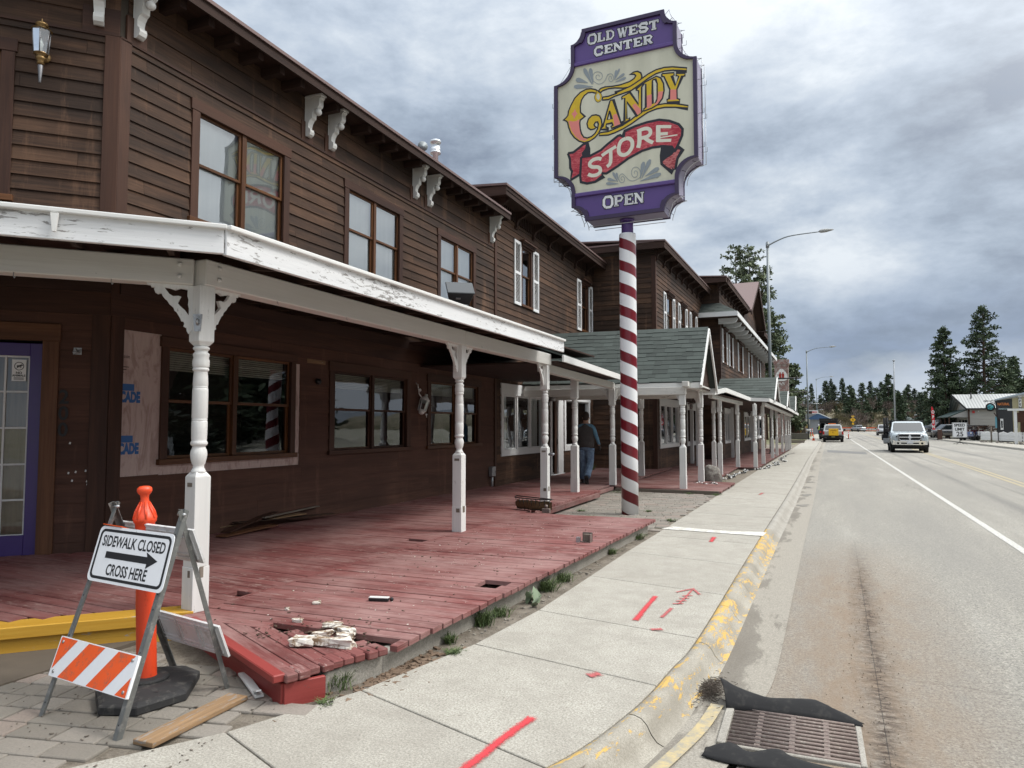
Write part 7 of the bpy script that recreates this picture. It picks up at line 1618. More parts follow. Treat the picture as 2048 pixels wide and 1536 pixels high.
# boulder
bm = bmesh.new(); bmesh.ops.create_icosphere(bm, subdivisions=4, radius=1)
from mathutils import noise as mn
for v in bm.verts:
    p = v.co.copy(); k = 1 + .16 * mn.noise(p * 1.3 + Vector((3, 1, 5))) + .05 * mn.noise(p * 4) + .02 * mn.noise(p * 11); v.co = Vector((p.x * .265 * k, p.y * .22 * k, p.z * .32 * k + .17))
me = bpy.data.meshes.new('boulder'); bm.to_mesh(me); bm.free()
for p in me.polygons: p.use_smooth = True
o = bpy.data.objects.new('boulder', me); COL.objects.link(o); o.location = (-2.50, 20.1, .14)
me.materials.append(mat('boulder_stone', (.12, .11, .10), .9, 0, lambda g: (lambda o_: (g.col(g.mix(g.ramp(g.noise(o_, 7, 7, .75), [(.4, 0), (.62, 1)]), g.mix(g.noise(o_, 2, 3), (.055, .048, .044), (.13, .10, .09)), (.26, .25, .22))), g.bump(g.noise(o_, 12, 6), .8, .03)))(g.obj())))
tag(o, 'rounded grey boulder standing at the corner of the gable landing', 'boulder')
# strings of bulbs on the ground
random.seed(17)
M_bulb = plain('frosted_bulb', (.70, .70, .68), .25, var=.05, bump=0)
t = thing('string_lights', 'tangled black cable of white party bulbs lying along the far sidewalk edge', 'string lights', (-1.9, 28, .14))
ctr = [(-2.35, 21.6), (-2.2, 22.6), (-2.3, 23.6), (-2.05, 24.6), (-2.1, 25.8), (-1.8, 27.0), (-1.45, 28.0), (-1.5, 29.5), (-1.2, 30.5), (-1.45, 32), (-1.1, 33.5), (-1.35, 35), (-1.25, 37.5), (-1.2, 41), (-.95, 44)]
pc = smoothpts(ctr, 9); pc = [(x + random.gauss(0, .05), y + random.gauss(0, .05), .15) for x, y in pc]
b = MB(); b.tube(pc, .009, 5); b.build('cable', M_black, t)
for i in range(0, len(pc), 2):
    if sum(1 for _ in range(1)) and i / 2 >= 60: break
    x, y, z = pc[i]; a = random.uniform(0, 6.28); d = Vector((math.cos(a), math.sin(a), .1)) * .07
    b = MB(); b.tube([(x, y, .155), Vector((x, y, .158)) + d * .8], .02, 6, 0); b.ball(Vector((x, y, .16)) + d * 1.4, .028, 1, 6); b.build('bulb', [M_black, M_bulb], t)
t = thing('string_lights', 'short heap of white bulbs and cable at the foot of the boulder', 'string lights', (-2.6, 19.2, .14))
pc = [(-2.9 + .05 * i + random.gauss(0, .03), 19.15 + .25 * math.sin(i * .8), .20) for i in range(14)]
b = MB(); b.tube(pc, .009, 5); b.build('cable', M_black, t)
for p in pc[::2]:
    b = MB(); b.tube([p, (p[0] + .05, p[1] + .02, .205)], .02, 6, 0); b.ball((p[0] + .085, p[1] + .03, .205), .026, 1, 6); b.build('bulb', [M_black, M_bulb], t)
# wall lantern on the corner wall
LT = F2 @ Matrix.Translation((.69, .20, 5.64))
t = thing('wall_lantern', 'hexagonal brass and glass coach lantern high on the corner wall', 'lantern', tuple(LT @ Vector((0, 0, 0))))
M_brass = plain('tarnished_brass', (.24, .15, .06), .4, .7, dirt=(.06, .05, .04)); M_pewter = plain('dull_pewter', (.20, .20, .21), .45, .6)
b = MB(LT); b.lathe([(.003, .245), (.008, .235), (.006, .215), (.018, .20), (.055, .19), (.062, .165), (.03, .155), (.09, .12), (.10, .115)], 12); b.build('cap', M_brass, t)
b = MB(LT)
hx = [(.085 * math.cos(R(60 * k + 30)), .085 * math.sin(R(60 * k + 30))) for k in range(6)]; hb = [(x * .80, y * .80) for x, y in hx]
for k in range(6):
    b.tube([(hx[k][0], hx[k][1], .115), (hb[k][0], hb[k][1], -.13)], .005, 5); j = (k + 1) % 6; b.tube([(hx[k][0], hx[k][1], .115), (hx[j][0], hx[j][1], .115)], .005, 5); b.tube([(hb[k][0], hb[k][1], -.13), (hb[j][0], hb[j][1], -.13)], .005, 5)
b.build('cage', M_pewter, t)
b = MB(LT)
for k in range(6): j = (k + 1) % 6; b.add([(*hx[k], .11), (*hx[j], .11), (*hb[j], -.125), (*hb[k], -.125)], [(0, 1, 2, 3)])
b.build('pane', glass('lantern_glass', base=.06), t)
b = MB(LT); b.lathe([(.012, -.12), (.014, -.06), (.022, -.03), (.004, .03)], 8); b.build('candle_bulb', M_bulb, t)
b = MB(LT); b.lathe([(.018, -.25), (.035, -.235), (.028, -.215), (.04, -.195), (.05, -.175), (.03, -.16), (.065, -.14), (.07, -.13)], 14); b.tube([(0, 0, -.14), (0, -.10, -.10), (0, -.17, -.08)], .012, 7); b.build('gallery', M_brass, t)
b = MB(LT); b.lathe([(.006, -.44), (.012, -.43), (.012, -.41), (.026, -.26), (.022, -.25)], 10); b.build('tail', M_pewter, t)
b = MB(F2); b.lathe([(.05, 0), (.06, .015), (.03, .02)], 14, M=Matrix.Translation((.69, .02, 5.55)) @ Matrix.Rotation(R(-90), 4, 'X')); b.build('wall_plate', M_brass, t)
# broken hanging lantern on ground floor wall
LH = F1 @ Matrix.Translation((11.98, .12, 2.10)) @ Matrix.Rotation(R(28), 4, 'Y')
t = thing('wall_lantern', 'broken white lantern dangling sideways from its hook between two lower windows', 'lantern', tuple(LH @ Vector((0, 0, 0))))
b = MB(LH); b.lathe([(.03, -.22), (.06, -.19), (.055, -.17), (.075, -.15)], 8); b.lathe([(.09, .05), (.10, .08), (.05, .14), (.03, .17), (.035, .20)], 10)
for k in range(6): a = R(60 * k); b.tube([(.075 * math.cos(a), .075 * math.sin(a), -.16), (.092 * math.cos(a), .092 * math.sin(a), .06)], .006, 5)
b.build('cage', M_white, t)
b = MB(LH)
for k in range(6):
    a, c = R(60 * k), R(60 * k + 60); b.add([(.072 * math.cos(a), .072 * math.sin(a), -.15), (.072 * math.cos(c), .072 * math.sin(c), -.15), (.089 * math.cos(c), .089 * math.sin(c), .05), (.089 * math.cos(a), .089 * math.sin(a), .05)], [(0, 1, 2, 3)])
b.build('pane', MATS['lantern_glass'], t)
b = MB(F1); b.tube([(11.86, .0, 2.50), (11.86, .06, 2.46), (11.84, .08, 2.40), (11.88, .07, 2.34), (11.86, .09, 2.28), (11.92, .11, 2.22)], .010, 6); b.ball((11.90, .08, 2.36), .03, 0, 6); b.build('hook', M_white, t)
b = MB(F1); b.ball((12.12, .10, 1.90), .022, 0, 6); b.tube([(12.12, .1, 1.9), (12.13, .1, 1.84)], .008, 5); b.build('finial', M_white, t)
b = MB(F1); z_ = 2.42; b.tube([(19.25, 0, z_), (19.25, .12, z_ + .02)], .02, 6); b.lathe([(.03, 0), (.085, -.02), (.10, -.10), (.06, -.12)], 10, c=(19.25, .16, z_ + .08)); b.ball((19.13, .1, z_ - .12), .045)
tag(b.build('porch_light', M_galv), 'grey bell shaped lamp on the wall beside the 202 door', 'porch lamp')
b = MB(); b.lathe([(.055, 0), (.06, .008), (.05, .016)], 14, M=Matrix.Translation((-4.155, 11.80, 1.19)) @ Matrix.Rotation(R(78), 4, 'X') @ Matrix.Diagonal((1, .5, 1, 1)))
tag(b.build('wall_ashtray', M_galv), 'small oval metal dish fixed beside the third porch post', 'dish')
# floodlight on the roof edge
t = thing('floodlight', 'square grey floodlight box tilted on the near porch roof edge', 'floodlight', (-4.25, 8.35, 3.2))
FLM = Matrix.Translation((-4.22, 8.38, 3.42)) @ Matrix.Rotation(R(35), 4, 'Z') @ Matrix.Rotation(R(38), 4, 'X')
M_fl = plain('floodlight_grey', (.060, .066, .070), .5, .2)
b = MB(FLM); b.frustum((-.13, .13, -.10, .10), (-.17, .17, -.14, .14), -.12, .06); b.box(-.18, .18, -.15, .15, .06, .085); b.build('housing', M_fl, t, bevel=.008)
b = MB(FLM); b.box(-.06, .0, -.1415, -.128, -.02, .0); b.build('badge', M_galv, t)
b = MB(); b.tube([(-4.22, 8.38, 3.34), (-4.22, 8.4, 3.14)], .02, 8); b.build('bracket', M_galv, t)
# potted weed against building two
weed((-6.55, 22.6, .27), .20, .25, 60, 'small dry plant on the walk below the white framed window', 'fine', grp=None)
# street lights
def streetlight(x, y, h, label, r=.11, arm=2.35):
    t = thing('street_light', label, 'street light', (x, y, .1), 'curved arm street lights along the kerb')
    b = MB(); b.tube([(x, y, .1), (x, y, h * .5), (x, y, h)], [r, r * .8, r * .6], 14); b.lathe([(r * 1.7, 0), (r * 1.7, .12), (r * 1.1, .16)], 14, c=(x, y, .1)); b.build('pole', M_greym, t)
    b = MB(); pa = smoothpts([(x + .05, y, h - .20), (x + .55, y, h + .03), (x + 1.2, y, h + .21), (x + arm - .35, y, h + .29)], 6); b.tube(pa, [.045 - .018 * i / (len(pa) - 1) for i in range(len(pa))], 8); b.tube([(x, y, h - .32), (x, y, h - .05)], r * .85, 10); b.build('arm', M_greym, t)
    b = MB(); e = (x + arm - .40, y, h + .30); b.tube([e, (e[0] + .12, y, h + .31), (e[0] + .35, y, h + .32), (e[0] + .62, y, h + .33), (e[0] + .72, y, h + .33)], [.05, .10, .10, .05, .02], 10, smooth=True); b.build('lamp_head', plain('lamp_head_grey', (.34, .34, .32), .5), t)
    return t
streetlight(-1.98, 41.3, 11.75, 'nearest tall grey street light standing among the porch posts', arm=3.0)
streetlight(-.30, 92, 10.65, 'middle grey street light beyond the end of the long porch', r=.10, arm=2.9)
streetlight(1.20, 160, 11.4, 'farthest grey street light with the pine trees behind it', r=.10, arm=2.9)
for x, y, z, a in ((.15, 92, 4.3, 0), (1.6, 160, 5.0, 0)):
    b = MB(); b.tube([(x - .4, y, z), (x + .8, y, z)], .03, 6); b.build('name_arm', M_galv, [o_ for o_ in bpy.data.objects if o_.name.startswith('street_light') and abs(o_.location.y - y) < 1][0])
b = MB(); b.tube([(11.5, 120, -.1), (11.5, 120, 7), (11.55, 120, 11.3)], [.13, .10, .07], 10); b.lathe([(.12, 0), (.2, .1), (.1, .25)], 10, c=(11.55, 120, 11.25))
tag(b.build('flood_mast', plain('pale_mast', (.34, .36, .38), .4)), 'tall thin pale mast with a small dark head across the street', 'pole')
# ================================================================= VEHICLES
random.seed(101)
def paint(name, col, rough=.22, metal=.0):
    def f(g):
        o = g.obj(); s = g.n('ShaderNodeSeparateXYZ', None, Vector=o)
        d = g.ramp(g.math('ADD', s.outputs[2], g.math('MULTIPLY', g.math('SUBTRACT', g.noise(o, 3, 6), .5), .8)), [(.2, .45), (.9, 0)])
        g.col(g.mix(d, col, (.24, .21, .17))); g.b.inputs['Coat Weight'].default_value = .6; g.b.inputs['Coat Roughness'].default_value = .08
    return mat(name, col, rough, metal, f)
M_tyre = plain('tyre', (.018, .018, .018), .85); M_alloy = plain('wheel_alloy', (.40, .41, .42), .3, .9); M_trimk = plain('black_trim', (.010, .010, .011), .75)
M_cargl = mat('car_glass', (.012, .016, .018), .03, 0, None, 1.0); M_head = plain('headlamp_lens', (.62, .64, .66), .12, .3); M_tail = plain('tail_lamp_red', (.40, .012, .012), .25)
M_plate = plain('plate_white', (.62, .64, .68), .4)
def wheel(par, x, y, r=.40, w=.26, side=1):
    t = MB(Matrix.Translation((x, y, r)) @ Matrix.Rotation(R(90), 4, 'Y')); t.lathe([(r * .62, -w / 2), (r * .93, -w / 2), (r, -w * .36), (r, w * .36), (r * .93, w / 2), (r * .62, w / 2)], 22)
    wo_ = t.build('wheel', M_tyre, par)
    t = MB(Matrix.Translation((x + side * (w / 2 - .05), y, r)) @ Matrix.Rotation(R(90) * side, 4, 'Y')); t.lathe([(r * .63, .0), (r * .60, .03), (r * .22, .0), (r * .18, .035), (.01, .04)], 18)
    for k in range(6): a = R(60 * k); t.cbox((r * .40 * math.cos(a), r * .40 * math.sin(a), .018), (r * .44, .05, .02), rot=(0, 0, a))
    t.build('rim', M_alloy, wo_)
def loft(mb, secs, mi=0, smooth=False):
    """secs: (y, [(x,z)...]) half outlines from bottom to top centre, mirrored"""
    rings = []
    for y, hp in secs: rings.append([(x, y, z) for x, z in hp] + [(-x, y, z) for x, z in hp[::-1]])
    n = len(rings[0]); mb.add([p for r in rings for p in r], [(i * n + k, i * n + (k + 1) % n, (i + 1) * n + (k + 1) % n, (i + 1) * n + k) for i in range(len(rings) - 1) for k in range(n)] + [tuple(range(n))[::-1], tuple(range((len(rings) - 1) * n, len(rings) * n))], mi, .5, smooth=smooth)
def quadp(mb, pts, off=0.0, mi=0):
    P = [Vector(p) for p in pts]; n = (P[1] - P[0]).cross(P[2] - P[0]).normalized(); mb.add([p + n * off for p in P], [tuple(range(len(P)))], mi, .5)
def vehicle(kind, name, label, cat, m, group=None, W=2.0, L=5.8, H=1.93, hood=1.18, belt=1.28, wr=.40, cab=(-1.45, .75), rear='bed'):
    """front at -y"""
    t = thing(name, label, cat, (0, 0, 0), group); h = W / 2; y0, y1 = -L / 2, L / 2
    def half(w, zb, zt, cr=.03): return [(w * .80, zb), (w * .96, zb + .10), (w, zb + .32), (w * .985, zt - .22), (w * .93, zt - .05), (w * .70, zt + cr * .6)]
    b = MB(); zb = .42 if kind == 'pickup' else .30
    S = [(y0 + .10, half(h * .84, zb + .12, hood - .10)), (y0 + .20, half(h * .94, zb + .05, hood - .03)), (y0 + .6, half(h * .985, zb, hood)), (cab[0] - .02, half(h, zb, hood + .07)), (cab[0] + .25, half(h, zb, belt)), (cab[1], half(h, zb, belt)), (y1 - .35, half(h, zb, belt)), (y1 - .06, half(h * .98, zb + .05, belt - .02))]
    loft(b, S, 0, True); bd = b.build('body', m, t)
    b = MB(); rx = h * .80; top = H
    cb, cf = cab[1] + .02, cab[0]
    if rear == 'bed': base = (cf, cb); tp = (cf + .75, cb - .12)
    else: base = (cf, y1 - .15); tp = (cf + .75, y1 - .55)
    bx = h * .93
    v = [(-bx, base[0], belt - .06), (bx, base[0], belt - .06), (bx, base[1], belt - .06), (-bx, base[1], belt - .06), (-rx, tp[0], top - .05), (rx, tp[0], top - .05), (rx, tp[1], top - .05), (-rx, tp[1], top - .05), (-rx * .8, tp[0] + .1, top), (rx * .8, tp[0] + .1, top), (rx * .8, tp[1] - .1, top), (-rx * .8, tp[1] - .1, top)]
    b.add(v, [(0, 1, 5, 4), (1, 2, 6, 5), (2, 3, 7, 6), (3, 0, 4, 7), (4, 5, 9, 8), (5, 6, 10, 9), (6, 7, 11, 10), (7, 4, 8, 11), (8, 9, 10, 11)]); b.build('cab', m, t, bevel=.04, seg=2)
    def inset(q, fu0, fu1, fv0, fv1):
        a, b_, c, d = [Vector(x) for x in q]; P = lambda u, w_: a.lerp(b_, u).lerp(d.lerp(c, u), w_); return [P(fu0, fv0), P(fu1, fv0), P(fu1, fv1), P(fu0, fv1)]
    b = MB(); quadp(b, inset([v[0], v[1], v[5], v[4]], .05, .95, .10, .93), .012); b.build('windscreen', M_cargl, t)
    b = MB(); quadp(b, inset([v[2], v[3], v[7], v[6]], .08, .92, .15, .90), .012); b.build('rear_window', M_cargl, t)
    n = 2 if rear == 'bed' else 3
    for s, q in ((1, [v[1], v[2], v[6], v[5]]), (-1, [v[3], v[0], v[4], v[7]])):
        for k in range(n):
            b = MB(); e0, e1 = (k + .07) / n, (k + .93) / n; P = inset(q, e0, e1, .14, .90); quadp(b, P, .012); b.build('side_window', M_cargl, t)
    for s in (-1, 1):
        for yy in (y0 + L * .175, y1 - L * .22):
            wheel(t, s * (h - .15), yy, wr, .26, s)
            b = MB(); c = [(yy + (wr + .07) * math.cos(a), wr + (wr + .07) * math.sin(a)) for a in [math.pi * i / 12 for i in range(13)]] + [(yy - wr - .07, .36), (yy + wr + .07, .36)]
            b.prism(c, s * (h - .10), s * (h + .006), 'yz'); b.build('wheel_arch', M_trimk, t)
        b = MB(); b.cbox((s * (h + .14), cf + .32, belt + .06), (.20, .09, .22)); b.cbox((s * (h + .02), cf + .32, belt - .01), (.10, .05, .05)); b.build('mirror', M_trimk, t, bevel=.02)
        for yy in ([cab[0] + .75, cab[0] + 1.5] if rear == 'bed' else [cab[0] + .8, cab[0] + 1.8]):
            b = MB(); b.box(s * h * .99, s * (h + .02), yy, yy + .14, belt - .22, belt - .18); b.build('door_handle', M_trimk, t)
    b = MB(); b.box(-h * .9, h * .9, y0 + .35, y1 - .3, .24, zb + .12); b.build('underbody', M_trimk, t)
    return t, dict(y0=y0, y1=y1, h=h, hood=hood, belt=belt, zb=zb, H=H)
# --- white pickup coming toward the camera
M_wp = paint('white_truck_paint', (.46, .52, .55), .2, .15)
t, q = vehicle('pickup', 'pickup_truck', 'white pickup with chrome cross grille driving toward the camera', 'pickup truck', M_wp, W=2.16, L=5.9, H=1.98, hood=1.24, belt=1.34)
ram = t; y0, h = q['y0'], q['h']
b = MB(); b.box(-.64, .64, y0 - .015, y0 + .14, .74, 1.20); b.build('grille_recess', M_trimk, t, bevel=.04, seg=2)
b = MB()
gr = [(-.62, 1.14), (-.50, 1.18), (.50, 1.18), (.62, 1.14), (.60, .86), (.50, .78), (-.50, .78), (-.60, .86)]
b.tube([(x, y0 - .01, z) for x, z in gr] + [(gr[0][0], y0 - .01, gr[0][1])],   .022, 6); b.cbox((0, y0 - .03, .98), (1.18, .05, .05)); b.cbox((0, y0 - .03, .98), (.07, .06, .38)); b.frustum((-.09, .09, -.02, .02), (-.06, .06, -.015, .015), 0, .16, M=Matrix.Translation((0, y0 - .03, .92))); b.build('grille', M_chrome, t)
for s in (-1, 1):
    b = MB(); b.add([(s * .64, y0 + .05, 1.12), (s * .97, y0 + .30, 1.14), (s * .985, y0 + .32, .90), (s * .66, y0 + .05, .88), (s * .64, y0 + .2, 1.12), (s * .66, y0 + .2, .88)], [(0, 1, 2, 3), (0, 4, 1), (3, 2, 5)]); b.build('headlight', M_head, t)
    b = MB(); b.add([(s * .70, y0 + .045, 1.06), (s * .90, y0 + .20, 1.07), (s * .90, y0 + .20, .98), (s * .70, y0 + .045, .97)], [(0, 1, 2, 3)]); b.build('lamp_bezel', M_trimk, t)
b = MB(); b.add([(x, yy, z) for x, yy, z in ((-.98, y0 + .25, .52), (-.80, y0 - .05, .50), (.80, y0 - .05, .50), (.98, y0 + .25, .52), (-1.0, y0 + .25, .80), (-.82, y0 - .07, .76), (.82, y0 - .07, .76), (1.0, y0 + .25, .80), (-.8, y0 + .1, .80), (.8, y0 + .1, .80))], [(0, 1, 5, 4), (1, 2, 6, 5), (2, 3, 7, 6), (4, 5, 8), (5, 6, 9, 8), (6, 7, 9)]); b.build('bumper', M_chrome, t)
b = MB(); b.box(-.50, .50, y0 - .085, y0 - .06, .56, .64); b.box(-.95, .95, y0 + .04, y0 + .2, .36, .50); b.build('air_dam', M_trimk, t, bevel=.01)
b = MB(); b.box(-.17, .17, y0 - .10, y0 - .087, .58, .72); pl_ = b.build('number_plate', M_plate, t)
for s in (-1, 1): b = MB(); b.tube([(s * .66, y0 - .075, .60), (s * .66, y0 - .055, .60)], .07, 10); b.build('fog_lamp', M_trimk, t)
b = MB(); b.box(-.95, .95, .95, 1.02, 1.3, 2.0); b.tube([(-1.0, .95, 1.3), (-1.0, .95, 2.02), (1.0, .95, 2.02), (1.0, .95, 1.3)], .04, 6); b.build('headache_rack', M_trimk, t)
b = MB()
for dx in (0, .16): b.tube([(1.10 + dx, 1.2, .9), (1.10 + dx, 1.2, 2.24)], .075, 8)
b.box(.98, 1.42, 1.0, 2.6, .70, 1.10); b.build('side_stack', M_trimk, t)
b = MB(); b.box(1.02, 1.36, .9, 1.4, .55, .85); b.box(1.0, 1.3, 1.9, 2.9, .45, .7); b.build('flatbed_step', M_galv, t)
place(ram, (5.85, 54.2, 0.0), R(-3))
ram.scale = (-1, 1, 1)
# --- grey utility pickup parked, rear to camera
M_gp = paint('silver_truck_paint', (.36, .37, .36), .3, .2)
t, q = vehicle('pickup', 'pickup_truck', 'silver utility pickup with yellow box on its tailgate parked at the kerb', 'pickup truck', M_gp, W=2.0, L=5.4, H=1.84, hood=1.12, belt=1.20, rear='cap')
uy = q['y1']
b = MB(); b.box(-.92, .92, uy - .10, uy - .02, .72, 1.16); b.build('tailgate', M_gp, t, bevel=.02)
b = MB(); b.box(-1.0, 1.0, uy - .1, uy + .16, .48, .70); b.box(-.62, .62, uy + .0, uy + .14, .38, .50); b.build('bumper', M_trimk, t, bevel=.03)
b = MB(); b.box(-.50, .42, uy - .02, uy + .42, .70, 1.40, 0); yb = b.build('tail_box', plain('yellow_plastic', (.72, .42, .01), .5, var=.1, dirt=(.4, .22, .02)), t, bevel=.03, seg=2)
b = MB(); b.box(-.30, .25, uy + .42, uy + .43, 1.18, 1.24); b.box(-.02, .06, uy + .42, uy + .44, .95, 1.1); b.box(-.50, .42, uy + .415, uy + .425, 1.28, 1.30); b.build('latch', plain('dark_yellow', (.35, .17, .01), .6), yb)
for s in (-1, 1): b = MB(); b.box(s * .82, s * .985, uy - .08, uy - .012, .80, 1.14); b.build('tail_lamp', M_tail, t)
b = MB(); b.box(-.17, .17, uy + .17, uy + .18, .50, .62); b.build('number_plate', plain('plate_green', (.20, .23, .12), .5), t)
b = MB(); b.box(-.30, .45, -.2, .05, 1.86, 1.95); b.build('beacon_bar', plain('amber_beacon', (.75, .16, .02), .3), t, bevel=.02)
b = MB()
for s in (-.75, .75): b.tube([(s, -.5, 1.93), (s, 1.6, 1.90)], .02, 6)
b.build('roof_rail', M_galv, t)
place(t, (2.16, 84.5, 0), R(180) - .0222); t.rotation_euler[2] = R(0) - .0222
t.rotation_euler[2] = math.pi - .0222
# rear must face camera (-y): the model's rear is +y, so it is turned round
# --- dark truck ahead of it
t, q = vehicle('pickup', 'work_truck', 'dark flatbed work truck with ladder rack parked ahead of the silver pickup', 'truck', paint('dark_truck_paint', (.03, .033, .04)), W=2.15, L=6.2, H=2.1, hood=1.3, belt=1.4)
b = MB()
for yy in (-.2, 1.2, 2.7):
    b.tube([(-.95, yy, 1.3), (-.95, yy, 2.45), (.95, yy, 2.45), (.95, yy, 1.3)], .05, 6)
b.box(-1.0, 1.0, 0, 2.8, 2.42, 2.56); b.box(-.95, .95, 2.6, 2.75, 2.0, 2.36); b.build('rack', M_trimk, t)
for s in (-1, 1): b = MB(); b.box(s * .8, s * .98, q['y1'] - .07, q['y1'] + .0, .9, 1.1); b.build('tail_lamp', M_tail, t)
place(t, (1.95, 93.5, 0), math.pi - .0222)
# --- farther traffic
t, q = vehicle('suv', 'sport_utility_vehicle', 'white SUV driving away behind the chrome grille pickup', 'SUV', paint('white_suv_paint', (.62, .63, .64)), W=1.98, L=5.0, H=1.92, hood=1.1, belt=1.2, rear='cap')
uy = q['y1']
b = MB(); b.box(-.95, .95, uy - .1, uy + .08, .42, .66); b.build('bumper', M_trimk, t, bevel=.02)
for s in (-1, 1): b = MB(); b.box(s * .78, s * .94, uy - .07, uy + .0, .85, 1.18); b.build('tail_lamp', M_tail, t)
b = MB(); b.box(-.25, .25, uy + .0, uy + .015, .75, .9); b.build('number_plate', M_plate, t)
place(t, (11.95, 146, .0), math.pi - .03)
t, q = vehicle('pickup', 'pickup_truck', 'grey pickup turning by the orange barriers at the far bend', 'pickup truck', paint('grey_paint', (.30, .32, .33), .3, .3), W=2.05, L=5.9, H=1.95, hood=1.2, belt=1.3)
uy = q['y1']
for s in (-1, 1): b = MB(); b.box(s * .86, s * .99, uy - .08, uy - .0, .85, 1.2); b.build('tail_lamp', M_tail, t)
b = MB(); b.box(-.98, .98, uy - .05, uy + .12, .5, .7); b.build('bumper', M_chrome, t)
place(t, (12.9, 236, .0), math.pi + .42)
t, q = vehicle('suv', 'sport_utility_vehicle', 'dark grey SUV parked side on before the pale shop', 'SUV', paint('charcoal_paint', (.055, .06, .068), .25, .3), W=1.92, L=4.8, H=1.62, hood=1.0, belt=1.02, wr=.36, rear='cap')
b = MB()
for s in (-1, 1): b.box(s * .55, s * .88, q['y0'] + .08, q['y0'] + .2, .7, .82)
b.build('headlight', M_head, t); place(t, (15.2, 99, .26), R(-76))
t, q = vehicle('suv', 'sport_utility_vehicle', 'black jeep with roof rack behind the dark grey SUV', 'SUV', paint('black_paint', (.02, .02, .022), .3), W=1.9, L=4.4, H=1.9, hood=1.15, belt=1.2, wr=.40, rear='cap')
b = MB(); b.box(-.75, .75, -.6, 1.6, 1.95, 2.02); b.build('roof_rack', M_trimk, t); place(t, (15.9, 108, .6), R(-70))
# --- two open utility buggies by the fence
def buggy(label, x, y, rz, m):
    t = thing('utility_buggy', label, 'buggy', (0, 0, 0), 'open buggies by the picket fence')
    b = MB(); b.frustum((-.62, .62, -1.2, -.3), (-.50, .50, -1.0, -.3), .45, .95); b.box(-.65, .65, -.3, 1.2, .42, .58); b.box(-.6, .6, .55, 1.25, .58, .9); b.build('body', m, t, bevel=.03)
    b = MB()
    for s in (-.58, .58): b.tube([(s, -.45, .9), (s * .95, -.1, 1.58), (s * .95, .75, 1.6), (s, .95, .85)], .03, 6)
    for yy in (-.1, .75): b.tube([(-.55, yy, 1.59), (.55, yy, 1.59)], .03, 6)
    b.build('roll_cage', M_trimk, t)
    b = MB(); b.box(-.6, .6, -.2, .85, 1.60, 1.64); b.build('canopy', M_trimk, t, bevel=.01)
    for s in (-.28, .28): b = MB(); b.box(s - .2, s + .2, .05, .42, .58, .72); b.box(s - .2, s + .2, .40, .52, .7, 1.15); b.build('seat', plain('maroon_seat', (.12, .02, .03), .8), t, bevel=.03)
    for s in (-.6, .6):
        for yy in (-.85, .85): wheel(t, s, yy, .30, .22, 1 if s > 0 else -1)
        b = MB(); b.ball((s * .6, -1.1, .78), .08, 0, 8); b.build('headlight', M_head, t)
    return place(t, (x, y, .12), rz)
buggy('blue open buggy with black roll cage beside the speed limit sign', 15.6, 90, R(-20), paint('blue_buggy', (.03, .06, .16)))
buggy('second buggy with white front partly behind the white picket fence', 17.2, 93, R(10), paint('white_buggy', (.5, .5, .5)))
# ================================================================= ACROSS THE STREET
random.seed(111)
b = MB(); v = []; pp = [(12.85, 0), (13.05, 30), (13.35, 59), (13.5, 74), (13.9, 100), (14.6, 130), (16.5, 170), (20, 230)]
kerbR = MB(); n = len(pp)
for x, y in pp: v += [(x, y, .0), (x + .03, y, .14), (x + .18, y, .145), (x + 2.3, y, .15), (x + 2.35, y, .05)]
kerbR.add(v, [(i * 5 + j, i * 5 + j + 1, (i + 1) * 5 + j + 1, (i + 1) * 5 + j) for i in range(n - 1) for j in range(4)], 0, .7); struct(kerbR, 'far_sidewalk', M_walk)
b = MB(); b.add([(15.0, -10, .09), (60, -10, .09), (70, 160, .09), (16.6, 160, .09), (15.6, 100, .09)], [(0, 1, 2, 3, 4)]); struct(b, 'lot', M_lot)
def signtext(mb, s, size, F, x, z, y=.012, mi=0, bold=.004, sx=1.0, flip=1): put_text(mb, s, size, lambda a, c: (F @ Vector((x + a * flip, y, z + c))) if mb.M == Matrix() else (x + a * flip, y, z + c), mi, bold, 'CENTER', sx)
FC_ = frame((0, 0, 0), (1, 0), (0, -1))     # facing the camera
# speed limit sign
t = thing('speed_limit_sign', 'white SPEED LIMIT 25 sign on a low portable stand at the far kerb', 'sign', (12.55, 76.5, 0))
SF = frame((12.62, 77, 0), (1, .18), (.18, -1))
b = MB(SF); b.box(-.62, .62, -.02, .0, .62, 1.98); p = b.build('sign_panel', M_refl, t, bevel=.01)
b = MB(SF)
for x0, x1, z0, z1 in ((-.60, .60, .64, .665), (-.60, .60, 1.935, 1.96), (-.60, -.575, .64, 1.96), (.575, .60, .64, 1.96)): b.box(x0, x1, .0, .004, z0, z1)
for s, z, sz in (('SPEED', 1.64, .34), ('LIMIT', 1.27, .34), ('25', .74, .60)): put_text(b, s, sz, lambda a, c, z=z: (a, .006, z + c), 0, .012)
b.build('sign_print', M_ink, p)
b = MB(SF); b.box(-.03, .03, -.05, -.02, .1, .7)
for a in (-.45, .45): b.bar((0, -.03, .22), (a, -.4, .02), .04, .03); b.bar((0, -.03, .22), (a, .4, .02), .04, .03)
b.build('stand', M_trimk, t)
